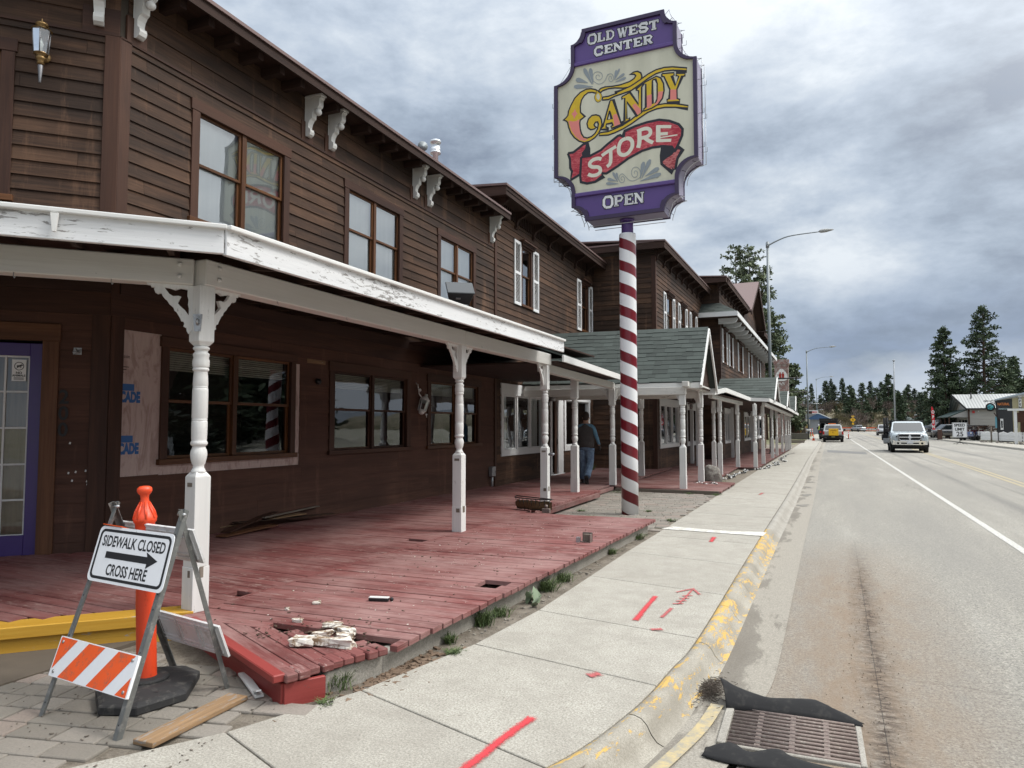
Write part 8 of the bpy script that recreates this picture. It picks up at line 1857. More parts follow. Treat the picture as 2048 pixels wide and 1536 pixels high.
# gable fronted shop
sh = thing('shop_building', 'pale grey shop with ribbed metal roof and dark green awning', 'building', (18, 106, .1))
M_shop = wood('pale_grey_siding', (.40, .39, .36), (.46, .45, .42), (.30, .29, .27)); M_rib = mat('ribbed_grey_roof', (.33, .34, .34), .4, .3, lambda g: g.col(g.mix(g.ramp(g.math('FRACT', g.math('MULTIPLY', g.n('ShaderNodeSeparateXYZ', None, Vector=g.obj()).outputs[0], 3.2)), [(.0, 0), (.25, 1), (.8, 1), (.9, 0)]), (.20, .21, .21), (.40, .41, .40))))
M_awn = plain('dark_green_awning', (.028, .055, .050), .5, var=.1)
# body: front gable wall on the west (x=17.3) side, long wall faces the camera
b = MB(); b.box(17.35, 25, 100.0, 100.1, .1, 3.85); b.box(17.35, 17.45, 100.1, 107.5, .1, 3.85); b.build('wall', M_shop, sh)
b = MB(); b.prism([(100.0, 3.85), (107.5, 3.85), (103.75, 5.45)], 17.35, 17.45, 'yz'); b.build('gable_wall', M_shop, sh)
b = MB(); b.add([(17.1, 99.7, 3.72), (25, 99.7, 3.72), (25, 103.75, 5.5), (16.3, 103.75, 5.5), (17.1, 99.7, 3.80), (25, 99.7, 3.80), (25, 103.75, 5.58), (16.3, 103.75, 5.58)], [(0, 3, 2, 1), (4, 5, 6, 7), (0, 1, 5, 4), (3, 0, 4, 7)]); b.build('roof', M_rib, sh)
b = MB(); b.add([(16.3, 103.75, 5.5), (25, 103.75, 5.5), (25, 108, 3.7), (16.6, 108, 3.7), (16.3, 103.75, 5.58), (25, 103.75, 5.58), (25, 108, 3.78), (16.6, 108, 3.78)], [(0, 3, 2, 1), (4, 5, 6, 7), (2, 3, 7, 6), (3, 0, 4, 7)]); b.build('roof', M_rib, sh)
b = MB(); b.bar((17.08, 99.7, 3.70), (16.28, 103.75, 5.46), .06, .22); b.bar((16.28, 103.75, 5.46), (16.58, 108, 3.66), .06, .22); b.bar((17.1, 99.68, 3.70), (25, 99.68, 3.70), .05, .16); b.build('barge_board', M_trimk, sh)
b = MB(); b.box(17.30, 17.46, 99.96, 100.06, .1, 3.7); b.build('corner_post', M_trimb, sh)
b = MB(); b.add([(17.3, 100.3, 3.62), (17.3, 108, 3.62), (15.2, 108, 2.72), (15.2, 100.0, 2.72), (17.3, 100.3, 3.70), (17.3, 108, 3.7), (15.2, 108, 2.80), (15.2, 100.0, 2.80)], [(0, 1, 2, 3), (7, 6, 5, 4), (2, 3, 7, 6), (3, 0, 4, 7)]); b.build('awning', M_awn, sh)
b = MB(); b.add([(17.33, 100.1, 2.72), (15.3, 100.1, 2.72), (17.33, 100.1, 3.6)], [(0, 1, 2)]); b.build('awning_end', M_shop, sh)
for y in (100.1, 103, 106): b = MB(); b.box(15.3, 15.42, y, y + .12, .1, 2.72); b.build('awning_post', M_trimb, sh)
for y in (101, 102.6, 104.8): b = MB(); b.box(17.30, 17.34, y, y + 1.1, .5, 2.4); b.build('window', M_cargl, sh)
b = MB(); b.tube([(18.1, 102.5, 5.0), (18.1, 102.5, 5.75)], .07, 8); b.build('roof_vent', M_trimk, sh)
b = MB(); b.box(17.72, 17.98, 99.94, 99.98, 3.2, 3.5); b.build('red_plaque', plain('red_plaque', (.50, .04, .04), .5), sh); b = MB(); b.box(18.3, 18.42, 99.9, 99.98, 3.35, 3.5); b.build('wall_lamp', M_white, sh)
b = MB(); b.box(18.6, 19.1, 99.93, 99.98, 1.3, 1.75); b.build('window', M_rust, sh)
# dark board and batten shop with orange lettering
ds = thing('shop_building', 'dark board and batten shop with orange lettering and pale blue roof edge', 'building', (18, 86, .1))
M_dk = plain('charcoal_boards', (.038, .040, .044), .7); M_ye = plain('pale_yellow_boards', (.42, .38, .24), .75, var=.1)
b = MB(); b.add([(17.1, 85, .1), (18.5, 85, .1), (18.5, 85, 4.42), (17.1, 85, 4.2), (19.2, 94, .1), (19.2, 94, 4.2)], [(0, 1, 2, 3), (4, 0, 3, 5)])
x = 17.15
while x < 18.5: b.box(x, x + .03, 84.97, 85, .1, 4.2); x += .16
ds_w = b.build('wall', M_dk, ds)
b = MB(); b.add([(18.5, 84.99, .1), (21.5, 84.99, .1), (21.5, 84.99, 4.9), (18.5, 84.99, 4.42)], [(0, 1, 2, 3)])
x = 18.55
while x < 21: b.box(x, x + .03, 84.96, 84.99, .1, 4.4); x += .16
b.build('wall', M_ye, ds)
b = MB(); b.add([(16.95, 84.7, 4.20), (21.6, 84.7, 5.35), (23.6, 96, 5.35), (19.2, 96, 4.2), (16.95, 84.7, 4.34), (21.6, 84.7, 5.55), (23.6, 96, 5.55), (19.2, 96, 4.34)], [(0, 3, 2, 1), (4, 5, 6, 7), (0, 1, 5, 4), (3, 0, 4, 7)]); b.build('roof', plain('pale_blue_roof', (.36, .42, .48), .45), ds)
FD = frame((0, 84.93, 0), (1, 0), (0, -1)); M_ori = plain('orange_letters', (.55, .18, .05), .6)
b = MB(FD); put_text(b, 'NATURAL', .36, lambda a, c: (17.74 + a, .01, 3.74 + c), 0, .012, sx=.62); b.build('lettering', M_ori, ds)
b = MB(FD); put_text(b, 'HOME GOODS', .20, lambda a, c: (17.72 + a, .01, 3.30 + c), 0, .006, sx=.62) if False else put_text(b, 'LOUNGE GLOW', .18, lambda a, c: (17.72 + a, .01, 3.32 + c), 0, .006, sx=.62); b.build('lettering', plain('teal_letters', (.35, .48, .50), .6), ds)
b = MB(FD); b.box(17.42, 17.66, 0, .04, 1.3, 2.4); b.build('window', M_wtrim, ds); b = MB(FD); b.box(17.48, 17.6, .04, .05, 1.5, 2.2); b.build('pane', M_cargl, ds)
b = MB(FD); b.box(19.0, 19.25, .02, .05, 3.3, 4.7); b.build('signboard', M_wtrim, ds)
b = MB(FD)
for k, ch in enumerate('OPEN'): put_text(b, ch, .30, lambda a, c, k=k: (19.12 + a, .06, 4.33 - .31 * k + c), 0, .01)
b.build('sign_print', M_ink, ds)
b = MB(FD); b.box(19.1, 21.5, -.4, .0, .1, 2.6); b.box(19.0, 21.4, .0, .3, 2.6, 3.2); b.build('shop_opening', M_trimb, ds); b = MB(FD); b.box(18.62, 18.86, .0, .03, 1.5, 2.2); b.build('window', M_cargl, ds)
b = MB(FD); b.box(16.98, 17.12, .0, .1, 1.5, 2.6); b.build('blue_board', plain('sky_blue_board', (.10, .28, .36), .6), ds); b = MB(FD); b.bar((16.9, .05, 3.0), (17.35, .05, 2.2), .3, .04); b.build('ramp_panel', M_trimb, ds)
# round hanging sign
t = thing('hanging_sign', 'round black hanging sign with turquoise disc on an iron bracket', 'sign', (15.8, 80, 3.5))
b = MB(); b.tube([(15.2, 80, 4.02), (16.2, 80, 4.02), (16.2, 80, .1)], .04, 6); b.tube([(15.3, 80, 3.9), (15.3, 80, 4.02)], .02, 5); b.tube(smoothpts([(16.15, 80, 3.2), (16.1, 80, 3.7), (15.7, 80, 3.95)], 5), .03, 5); b.tube(smoothpts([(15.1, 80, 4.0), (15.3, 80, 4.12), (15.6, 80, 4.02), (15.9, 80, 4.12), (16.15, 80, 4.0)], 4), .02, 5); b.build('bracket', M_trimk, t)
RM = Matrix.Translation((15.66, 80, 3.46)) @ Matrix.Rotation(R(90), 4, 'X')
b = MB(RM); b.lathe([(.38, -.04), (.40, 0), (.38, .04)], 28); b.build('disc', M_trimk, t)
b = MB(RM); b.lathe([(.25, .04), (.25, .05)], 20); b.lathe([(.25, -.05), (.25, -.04)], 20); b.build('emblem', mat('turquoise_paint', (.03, .28, .32), .5, 0, lambda g: g.col(g.mix(g.ramp(g.noise(g.obj(), 6, 3), [(.45, 0), (.5, 1)]), (.02, .12, .15), (.05, .36, .40)))), t)
# pergola and picket fence
t = thing('pergola', 'white pergola gate post and beam at the end of the picket fence', 'pergola', (16.5, 75, .1))
b = MB(); b.box(16.43, 16.63, 75, 75.2, .1, 3.1); b.box(18.6, 18.8, 75, 75.2, .1, 3.1); b.build('post', M_wtrim, t, bevel=.01); b = MB(); b.box(16.0, 19.2, 74.95, 75.0, 3.02, 3.2); b.box(16.0, 19.2, 75.2, 75.25, 3.02, 3.2); b.build('beam', M_wtrim, t)
b = MB(); b.box(16.65, 19, 75.3, 75.34, 2.0, 2.85); b.build('lattice', M_trimb, t)
def fence(label, A, B_, h, scallop, z=.1):
    t = thing('picket_fence', label, 'fence', (*A, z)); A, B2 = Vector((*A, z)), Vector((*B_, z)); L_ = (B2 - A).length; d = (B2 - A) / L_; n = int(L_ / .14)
    for k in range(n):
        s = (k + .5) / n; hh = h - (.14 * (1 - abs(2 * ((s * scallop) % 1) - 1)) if scallop else 0); p = A + d * (s * L_)
        M_ = Matrix.Translation(p) @ Matrix.Rotation(math.atan2(d.y, d.x), 4, 'Z'); b = MB(M_); b.prism([(-.045, .05), (.045, .05), (.045, hh - .06), (0, hh), (-.045, hh - .06)], -.01, .01, 'xz'); b.build('picket', M_wtrim, t)
    b = MB()
    for zz in (.25, h * .62): b.bar(A + d * .0 + Vector((0, .025, zz)), B2 + Vector((0, .025, zz)), .03, .08)
    b.build('rail', M_wtrim, t)
    return t
fence('white picket fence with wavy scalloped top beside the far sidewalk', (15.55, 84.0), (17.05, 76.0), .92, 5, .26)
fence('straight white picket fence right of the pergola post', (16.9, 75.4), (18.9, 74.6), .90, 0, .26)
b = MB(); b.tube([(15.75, 80.5, .1), (15.75, 80.5, 1.65)], .07, 8); tag(b.build('wooden_post', M_greyw), 'plain brown wooden post in front of the wavy picket fence', 'post')
b = MB()
for k in range(50): x = random.uniform(15.3, 18.2); b.cbox((x - .5, 80.0 - (x - 15.5) * 3.2 + random.uniform(-.8, .8), .12), (random.uniform(.1, .4), random.uniform(.1, .4), random.uniform(.05, .14)), 0, rot=(random.random(), random.random(), random.random()))
tag(b.build('rocks', plain('grey_rocks', (.17, .15, .13), .95, var=.5, sc=3)), '', '', kind='stuff')
b = MB()
for k in range(46): x = random.uniform(16.3, 19.5); b.bar((x, 96 + random.uniform(-1, 1), random.uniform(1.1, 1.7)), (x + random.uniform(-1.4, 1.4), 96 + random.uniform(-1, 1), random.uniform(1.1, 1.8)), .10, .05)
tag(b.build('lumber_pile', M_trimb), 'low pile of dark timber behind the picket fence', 'lumber')
# feather flag
t = thing('feather_flag', 'tall red feather flag with white letters OPEN', 'flag', (12.95, 95, .1))
b = MB(); b.tube([(12.9, 95, .1), (12.88, 95, 2.4), (12.86, 95, 3.9)], .02, 6); b.build('flag_pole', M_galv, t)
b = MB(); out = smoothpts([(12.86, 1.25), (12.84, 2.4), (12.80, 3.3), (12.82, 3.78), (12.90, 3.92), (13.02, 3.6), (13.10, 2.9), (13.13, 2.0), (13.15, 1.25)], 4)
b.prism(out, 94.96, 94.975, 'xz'); fg = b.build('banner', plain('flag_red', (.60, .02, .035), .7), t)
b = MB()
for k, ch in enumerate('OPEN'): put_text(b, ch, .60, lambda a, c, k=k: (12.975 + a * .62, 94.95, 3.12 - .56 * k + c * .8), 0, .03)
b.build('flag_letters', M_white, fg)
b = MB(); b.frustum((-.2, .2, -.3, -.25), (-.2, .2, -.04, 0), 0, 1.0, M=Matrix.Translation((12.3, 86, .3))); b.frustum((-.2, .2, .25, .3), (-.2, .2, 0, .04), 0, 1.0, M=Matrix.Translation((12.3, 86, .3)))
tag(b.build('sandwich_board', M_trimb), 'brown sandwich board standing by the far sidewalk next to the flag', 'board'); 
# filling station canopy with lit lantern sign
t = thing('canopy', 'flat pale canopy on two cream columns with brown store beneath', 'canopy', (17.5, 130, .1))
b = MB(); b.box(15.9, 19.5, 130, 136, 3.35, 3.6); b.build('roof', M_wtrim, t)
for x in (16.45, 18.55): b = MB(); b.box(x, x + .28, 130.1, 130.4, .1, 3.35); b.build('column', plain('cream_column', (.42, .38, .30), .7), t)
b = MB(); b.box(16.1, 19.6, 136, 140, .1, 3.3); b.build('wall', plain('rust_wall', (.13, .07, .045), .8), t)
t = thing('store_sign_box', 'small brown square sign with white letters beside the green tent', 'sign', (15.7, 128, .1))
b = MB(); b.box(15.1, 16.25, 128, 128.1, 2.55, 3.3); b.build('panel', plain('brown_sign', (.12, .05, .03), .6), t); b = MB(); put_text(b, 'MARKET', .30, lambda a, c: (15.68 + a, 127.98, 2.95 + c), 0, .01, sx=.7); put_text(b, '85', .26, lambda a, c: (15.68 + a, 127.98, 2.64 + c), 0, .01); b.build('sign_print', M_white, t)
b = MB(); b.box(15.3, 16.0, 128.02, 128.08, 1.9, 2.5); b.build('lower_panel', M_white, t); b = MB(); b.box(15.62, 15.72, 128.02, 128.08, .1, 2.5); b.build('post', M_greyw, t)
b = MB(); b.ball((16.0, 128, 3.42), .11); b.build('lamp', (lambda m: m)(bpy.data.materials.new('amber_lamp_glow')), t)
m_ = bpy.data.materials['amber_lamp_glow']; g_ = NT(nodes_of(m_)); g_.nt.links.new(g_.n('ShaderNodeEmission', None, Color=(1, .55, .2, 1), Strength=3.0).outputs[0], g_.n('ShaderNodeOutputMaterial').inputs[0])
t = thing('tent', 'dark green pyramid tent roof behind the white pickup', 'tent', (14, 136, .1))
b = MB(); b.add([(12.0, 134, 2.2), (16.4, 134, 2.2), (16.4, 139, 2.2), (12.0, 139, 2.2), (14.6, 136.5, 3.6)], [(0, 1, 4), (1, 2, 4), (2, 3, 4), (3, 0, 4)]); b.build('canopy', M_awn, t)
for x, y in ((12.1, 134.1), (16.3, 134.1), (12.1, 138.9), (16.3, 138.9)): b = MB(); b.tube([(x, y, .1), (x, y, 2.2)], .04, 6); b.build('leg', M_galv, t)
# orange and white barriers across the far road end
t0 = None
def barrier(x, y, label):
    t = thing('traffic_barrier', label, 'barrier', (x, y, 0), 'orange and white barriers across the far road')
    b = MB(); b.box(x - .9, x + .9, y, y + .08, 1.0, 1.25); b.box(x - .9, x + .9, y, y + .08, .25, .36); b.build('orange_rail', M_orange, t)
    b = MB()
    for k in range(6): b.box(x - .85 + .3 * k, x - .70 + .3 * k, y + .01, y + .07, .36, 1.0)
    b.build('white_bars', M_panw, t)
    return t
names = ['first', 'second', 'third', 'fourth', 'fifth', 'sixth', 'seventh', 'eighth', 'ninth', 'tenth']
for k, x in enumerate((2.6, 4.6, 6.6, 9.0, 10.9, 14.9, 16.8, 18.7)): barrier(x, 238 + (k % 2) * .3, 'orange topped barrier, %s from the left in the far row' % names[k])
t = thing('warning_sign', 'yellow diamond pedestrian sign at the far bend', 'sign', (11.8, 242, 0))
b = MB(); b.tube([(11.8, 242, 0), (11.8, 242, 4.6)], .05, 6); b.build('post', M_galv, t)
b = MB(); b.prism([(11.8, 2.75), (12.6, 3.55), (11.8, 4.35), (11.0, 3.55)], 241.9, 241.93, 'xz'); p = b.build('diamond', plain('sign_yellow', (.75, .42, .01), .5), t)
b = MB(); b.ball((11.8, 241.88, 3.92), .10, sc=(1, .2, 1)); b.cbox((11.8, 241.88, 3.62), (.20, .02, .42)); b.bar((11.8, 241.88, 3.45), (11.62, 241.88, 3.05), .09, .02); b.bar((11.8, 241.88, 3.45), (12.0, 241.88, 3.08), .09, .02); b.build('walker_symbol', M_ink, p)
b = MB(); b.box(11.4, 12.2, 241.9, 241.94, 4.5, 4.8); b.box(11.5, 12.1, 241.9, 241.94, 2.1, 2.6); b.build('plate', plain('sign_yellow', (.75, .42, .01), .5), t)
# cones and channelizers near parked trucks
def cone(x, y, z, h, label):
    t = thing('traffic_cone', label, 'traffic cone', (x, y, z))
    b = MB(); b.box(x - h * .28, x + h * .28, y - h * .28, y + h * .28, z, z + .03); b.lathe([(h * .2, .03), (h * .045, h), (.01, h)], 14, c=(x, y, z)); b.build('cone_body', M_orange, t)
    b = MB(); b.lathe([(h * .145, h * .40), (h * .09, h * .68)], 14, c=(x, y, z)); b.v = [Vector((x + (v.x - x) * 1.06, y + (v.y - y) * 1.06, v.z)) for v in b.v]; b.build('white_collar', M_refl, t)
cone(.22, 84, .13, .62, 'orange cone with pale collar on the sidewalk left of the silver pickup')
def slim(x, y, label, h=1.1, s=1):
    t = thing('channelizer', label, 'traffic post', (x, y, 0)); b = MB(); b.lathe([(.06, .05), (.05, h), (.03, h + .04)], 10, c=(x, y, 0)); b.build('post', M_orange, t); b = MB(); b.box(x - .25, x + .25, y - .25, y + .25, 0, .06); b.build('rubber_base', M_rubber, t)
    b = MB(); b.lathe([(.064, h * .62), (.060, h * .74)], 10, c=(x, y, 0)); b.lathe([(.062, h * .82), (.058, h * .93)], 10, c=(x, y, 0)); b.build('collar', M_refl, t)
slim(4.45, 103, 'thin orange channelizer on the white line right of the silver pickup', 1.05)
for k, (x, y) in enumerate(((-.9, 128), (-.35, 131), (.2, 127), (-1.3, 125), (1.9, 132), (-.1, 124))): slim(x, y, 'orange channelizer, %s of the cluster near the hard hat worker' % names[k], 1.2)
# left far side: shelter, planter wall, mailbox, church, brick tower
t = thing('log_shelter', 'brown log gateway with flat roof beyond the long porch', 'shelter', (-1, 95, .1))
b = MB(); b.box(-3.8, .15, 95, 97, 3.2, 3.5); b.build('roof', M_trimb, t)
for x in (-3.2, -.98, -.75): b = MB(); b.tube([(x, 95.5, .1), (x, 95.5, 3.2)], .16, 10); b.build('log_post', M_greyw, t)
b = MB(); b.box(-3.9, -1.2, 97.5, 97.7, .1, 3.0); b.build('back_wall', M_clap, t); b = MB(); b.box(-3.4, -1.2, 97.3, 97.48, 2.2, 2.9); b.build('white_board', M_wtrim, t)
b = MB(); b.box(-3.4, -.2, 90, 90.5, .1, .85); tag(b.build('planter_wall', plain('stone_planter', (.13, .12, .10), .9, var=.5, sc=4, bump=.8, bs=8), bevel=.03), 'low stone planter wall on the lawn before the street light', 'wall')
t = thing('excavator', 'small yellow construction machine beyond the lawn', 'machine', (-1.8, 108, .1)); M_cat = plain('machine_yellow', (.60, .36, .03), .5, dirt=(.12, .08, .03), sc=2)
b = MB(); b.box(-2.5, -1.2, 107, 109, .75, 1.6); b.build('body', M_cat, t, bevel=.06); b = MB(); b.box(-2.3, -1.6, 107.2, 108.4, 1.6, 2.4); b.build('cab', M_trimk, t, bevel=.05); b = MB(); b.box(-2.6, -1.1, 106.8, 109.4, .1, .7); b.build('track', M_rubber, t, bevel=.2, seg=3)
b = MB(); b.bar((-1.5, 107, 1.5), (-.9, 105.5, 2.6), .22, .3); b.bar((-.9, 105.5, 2.6), (-.5, 104.6, 1.5), .18, .24); b.build('arm', M_cat, t); b = MB(); b.frustum((-.8, -.2, 104.3, 104.9), (-.7, -.3, 104.4, 104.8), .9, 1.4); b.build('bucket', M_rust, t)
t = thing('mailbox', 'white mailbox on a dark post at the lawn edge', 'mailbox', (-.25, 90, .1)); b = MB(); b.tube([(-.25, 90, .1), (-.25, 90, 1.1)], .05, 6); b.build('post', M_trimk, t); b = MB(); b.box(-.5, .0, 89.8, 90.2, 1.1, 1.32); b.build('box', M_panw, t, bevel=.06, seg=3)
for k in range(3):
    b = MB(); z = .16; x0, y0_ = -1.9, 71 + 4.2 * k; b.bar((x0 - 1.2, y0_, z), (x0 + 1.3, y0_ + .4, z), .16, .16); tag(b.build('landscape_timber', M_greyw), 'dark landscape timber edging the lawn, %s from the porch' % names[k], 'timber', 'timbers edging the lawn')
ch = thing('church_building', 'blue roofed metal church hall with red lettered white signboard', 'building', (0, 152, .1)); M_blr = plain('blue_metal_roof', (.055, .11, .22), .45, .2)
b = MB(); b.box(-6, 3.3, 152, 165, .1, 3.0); b.prism([(-6, 3.0), (3.3, 3.0), (.8, 4.3), (-3.5, 4.3)], 152, 152.2, 'xz'); b.build('wall', plain('grey_hall_wall', (.25, .26, .28), .7), ch)
b = MB(); b.add([(1.3, 151.6, 4.15), (4.0, 151.6, 2.9), (4.0, 166, 2.9), (1.3, 166, 4.15), (-.8, 151.6, 2.95)], [(0, 1, 2, 3), (0, 4, 1)]); b.build('roof', M_blr, ch)
b = MB(); b.bar((1.3, 151.5, 4.2), (4.1, 151.5, 2.9), .06, .16); b.build('roof_edge', M_wtrim, ch)
b = MB(); b.box(-2.2, 1.35, 151.3, 151.4, 4.05, 4.70); p = b.build('signboard', M_wtrim, ch); b = MB(); put_text(b, 'BAPTIST CHURCH', .46, lambda a, c: (-.42 + a, 151.28, 4.2 + c), 0, .02, sx=.85); b.build('sign_print', plain('sign_red', (.50, .02, .03), .6), p)
b = MB(); b.box(-1.2, -.2, 151.2, 151.3, 1.8, 3.0); b.build('panel', plain('beige_panel', (.42, .40, .34), .7), ch)
# brick chimney tower with oval emblem
tw = thing('brick_tower', 'weathered red brick tower with white triangular emblem behind the long porch', 'tower', (-2.6, 75, .1))
def m_brick(g):
    o = g.obj(); bt = g.n('ShaderNodeTexBrick', None, Vector=g.n('ShaderNodeCombineXYZ', None, X=g.n('ShaderNodeSeparateXYZ', None, Vector=o).outputs[0], Y=g.n('ShaderNodeSeparateXYZ', None, Vector=o).outputs[2], Z=0.0).outputs[0], Color1=(.22, .075, .055, 1), Color2=(.15, .055, .045, 1), Mortar=(.30, .27, .25, 1), Scale=1.0)
    bt.inputs['Brick Width'].default_value = .22; bt.inputs['Row Height'].default_value = .085; bt.inputs['Mortar Size'].default_value = .012
    g.col(g.mix(g.ramp(g.noise(o, 3, 6, .7), [(.46, 0), (.60, .8)]), bt.outputs[0], (.34, .31, .29)))
M_brick = mat('painted_brick', (.2, .08, .06), .9, 0, m_brick)
b = MB(); b.box(-3.20, -1.93, 75, 76.2, .1, 7.7); b.box(-3.28, -1.85, 74.92, 76.28, 7.7, 8.18); b.box(-3.24, -1.89, 74.96, 76.24, 7.55, 7.7); b.build('shaft', M_brick, tw, bevel=.01)
b = MB(); em = smoothpts([(-3.08, 6.25), (-3.06, 6.75), (-2.56, 7.28), (-2.06, 6.75), (-2.04, 6.25), (-2.3, 6.08), (-2.8, 6.08)], 4, True); b.prism(em, 74.955, 74.975, 'xz'); p = b.build('emblem', M_white, tw)
b = MB(); fn = lambda x, z: (x, 74.945, z)
for cx_ in (-2.68, -2.42): b.ball((cx_, 74.945, 6.86), .075, sc=(1, .1, 1)); b.poly([fn(cx_ - .10, 6.25), fn(cx_ + .10, 6.25), fn(cx_ + .12, 6.78), fn(cx_ - .12, 6.78)])
stroke(b, [(-2.95, 6.68), (-2.7, 6.62)], .05, fn)
em2 = [(cx2 * .90 + -2.56 * .10, z2 * .90 + 6.65 * .10) for cx2, z2 in em]
for k in range(0, len(em2) - 1, 1):
    if em2[k][1] > 6.55 and k % 2 == 0: stroke(b, [em2[k], (em2[k][0] * .94 + -2.56 * .06, em2[k][1] * .94 + 6.65 * .06)], .05, fn)
b.build('emblem_figures', plain('emblem_red', (.30, .03, .02), .7), p)
b = MB(); put_text(b, 'GROCERY', .24, lambda a, c: (-2.56 + a, 74.94, 5.6 + c), 0, .01, sx=.95) if False else stroke(b, smoothpts([(-2.85, 5.75), (-2.7, 5.9), (-2.6, 5.7), (-2.45, 5.92), (-2.3, 5.7)], 4), .05, fn); b.build('script_mark', M_white, tw)
# ================================================================= TREES AND HILLS
random.seed(121)
def leafmat(name, a, b_, sp=None):
    def f(g):
        t = g.tone(); c = g.mix(t, a, b_); g.col(c); g.b.inputs['Roughness'].default_value = .8
        if sp: g.col(g.mix(g.ramp(t, [(.86, 0), (1, 1)]), c, sp))
    return mat(name, a, .8, 0, f)
M_pine = leafmat('pine_needles', (.022, .040, .020), (.085, .120, .058))
M_pine2 = leafmat('dark_fir_needles', (.020, .034, .022), (.062, .088, .050))
M_pineg = leafmat('long_pine_needles', (.055, .080, .045), (.19, .225, .13))
M_bark = wood('conifer_bark', (.09, .055, .040), (.14, .09, .065), (.035, .024, .02))
M_twig = leafmat('bare_twigs', (.11, .085, .072), (.26, .21, .18))
M_shrub = leafmat('olive_brush', (.10, .09, .045), (.25, .22, .12))
def conifer_meshes(h, r, seed, n_br, tufts, leaf, crown0=.15, shape=1.0, droop=.25, tm=M_pine, clump=1.0, top=.04, per=6):
    rr = random.Random(seed); tb = MB(); cb = MB()
    lean = rr.uniform(-.01, .01)
    tb.tube([(lean * h * t, 0, h * t) for t in (0, .3, .6, .85, .98)], [h * .016 + .04, h * .013, h * .009, h * .004, h * .001 + .004], 8)
    for i in range(n_br):
        t = crown0 + (1 - crown0) * (i + rr.random()) / n_br
        u = (t - crown0) / (1 - crown0)
        rad = r * ((1 - u) ** (.72 * shape) * (.72 + .28 * math.sin(min(1, u * 5 + .25) * math.pi / 2)) + top) * rr.uniform(.62, 1.12)
        a = rr.uniform(0, 6.283); d = Vector((math.cos(a), math.sin(a), 0)); base = Vector((lean * h * t, 0, h * t))
        tip = base + d * rad + Vector((0, 0, rad * (.25 - droop * (1.3 - u))))
        mid = base.lerp(tip, .5) + Vector((0, 0, rad * .08)); tb.tube([base, mid, tip], [.012 * rad + .012, .008 * rad + .008, .004], 4, cap=False)
        k = max(2, int(tufts * rad / r + 1.5))
        for j in range(k):
            v = .30 + .72 * (j + rr.random() * .7) / k
            c = base.lerp(tip, v) + Vector((rr.gauss(0, .10), rr.gauss(0, .10), rr.gauss(.02, .06))) * (rad * .42 + .2)
            tone = min(1, max(0, rr.gauss(.45, .30) + .12 * (u - .4)))
            s0 = leaf * rr.uniform(.7, 1.25) * clump
            for m in range(per):
                q = Vector((rr.gauss(0, 1), rr.gauss(0, 1), rr.gauss(0, .6))).normalized(); p0 = c + q * s0 * rr.uniform(.0, .35); p1 = c + q * s0
                w = q.cross(Vector((rr.uniform(-1, 1), rr.uniform(-1, 1), rr.uniform(-1, 1)))).normalized() * s0 * .26
                cb.add([p0 - w * .4, p0 + w * .4, p1 + w, p1 + q * s0 * .25, p1 - w], [(0, 1, 2, 3, 4)], 0, min(1, max(0, tone + rr.uniform(-.12, .12))), uvs=[[(0, 0)] * 5])
    return tb, cb
def tree(name, label, cat, loc, tb, cb, tm, grp=None):
    t = thing(name, label, cat, (0, 0, 0), grp); tb.build('trunk', M_bark, t); cb.build('crown', tm, t); return place(t, loc)
# ponderosa behind the wooden buildings: three leaders, open pale crown
specs = [(-7.7, 87, 22.4, 2.3, 11), (-6.1, 86, 22.0, 2.4, 12), (-4.8, 86.5, 19.6, 1.9, 13), (-4.0, 88, 15.0, 2.2, 14), (-2.0, 92, 8.9, 1.3, 15)]
labs = ['tallest pale green pine behind the brown buildings, left leader', 'second tall pine rising behind the red gable roof', 'pine between the red gable and the tall street light', 'lower pine with drooping boughs right of the nearest light pole', 'small pine just right of the brick tower']
for (x, y, h, r, sd), l in zip(specs, labs):
    tb, cb = conifer_meshes(h, r, sd, 110, 5, .32, .15, .35, .15, clump=1.0, top=.25, per=10); tree('pine_tree', l, 'pine', (x, y, 0), tb, cb, M_pineg, 'pines behind the wooden buildings')
# two big ponderosas at right and dense firs below them
tb, cb = conifer_meshes(14.9, 3.5, 21, 230, 10, .29, .06, .95, .2, clump=1.1, top=.07, per=8); tree('pine_tree', 'broad dark pine, left one of the two tallest on the right', 'pine', (16.9, 112, 0), tb, cb, M_pine)
tb, cb = conifer_meshes(17.6, 3.9, 22, 180, 10, .29, .20, .85, .15, clump=1.0, top=.07, per=8); tree('pine_tree', 'tallest pine with open top and visible trunk on the right', 'pine', (21.3, 112, 0), tb, cb, M_pine)
fv = []
for k in range(5):
    tb, cb = conifer_meshes(10, 2.3 + .3 * (k % 3), 40 + k, 75, 6, .42, .04, .9, .3, clump=1.15, top=.05, per=6)
    t = thing('fir_tree', 'x', 'fir', (0, 0, 0)); tb.build('trunk', M_bark, t); cb.build('crown', M_pine2 if k % 2 else M_pine, t); fv.append(t)
used = set()
def fir(x, y, z, h, w, label, grp):
    k = random.randrange(5)
    if k in used: t = copy_tree(fv[k])
    else: used.add(k); t = fv[k]
    t.name = 'fir_tree'; place(t, (x, y, z), random.uniform(0, 6.28), (w * h / 10, w * h / 10, h / 10), label, grp); return t
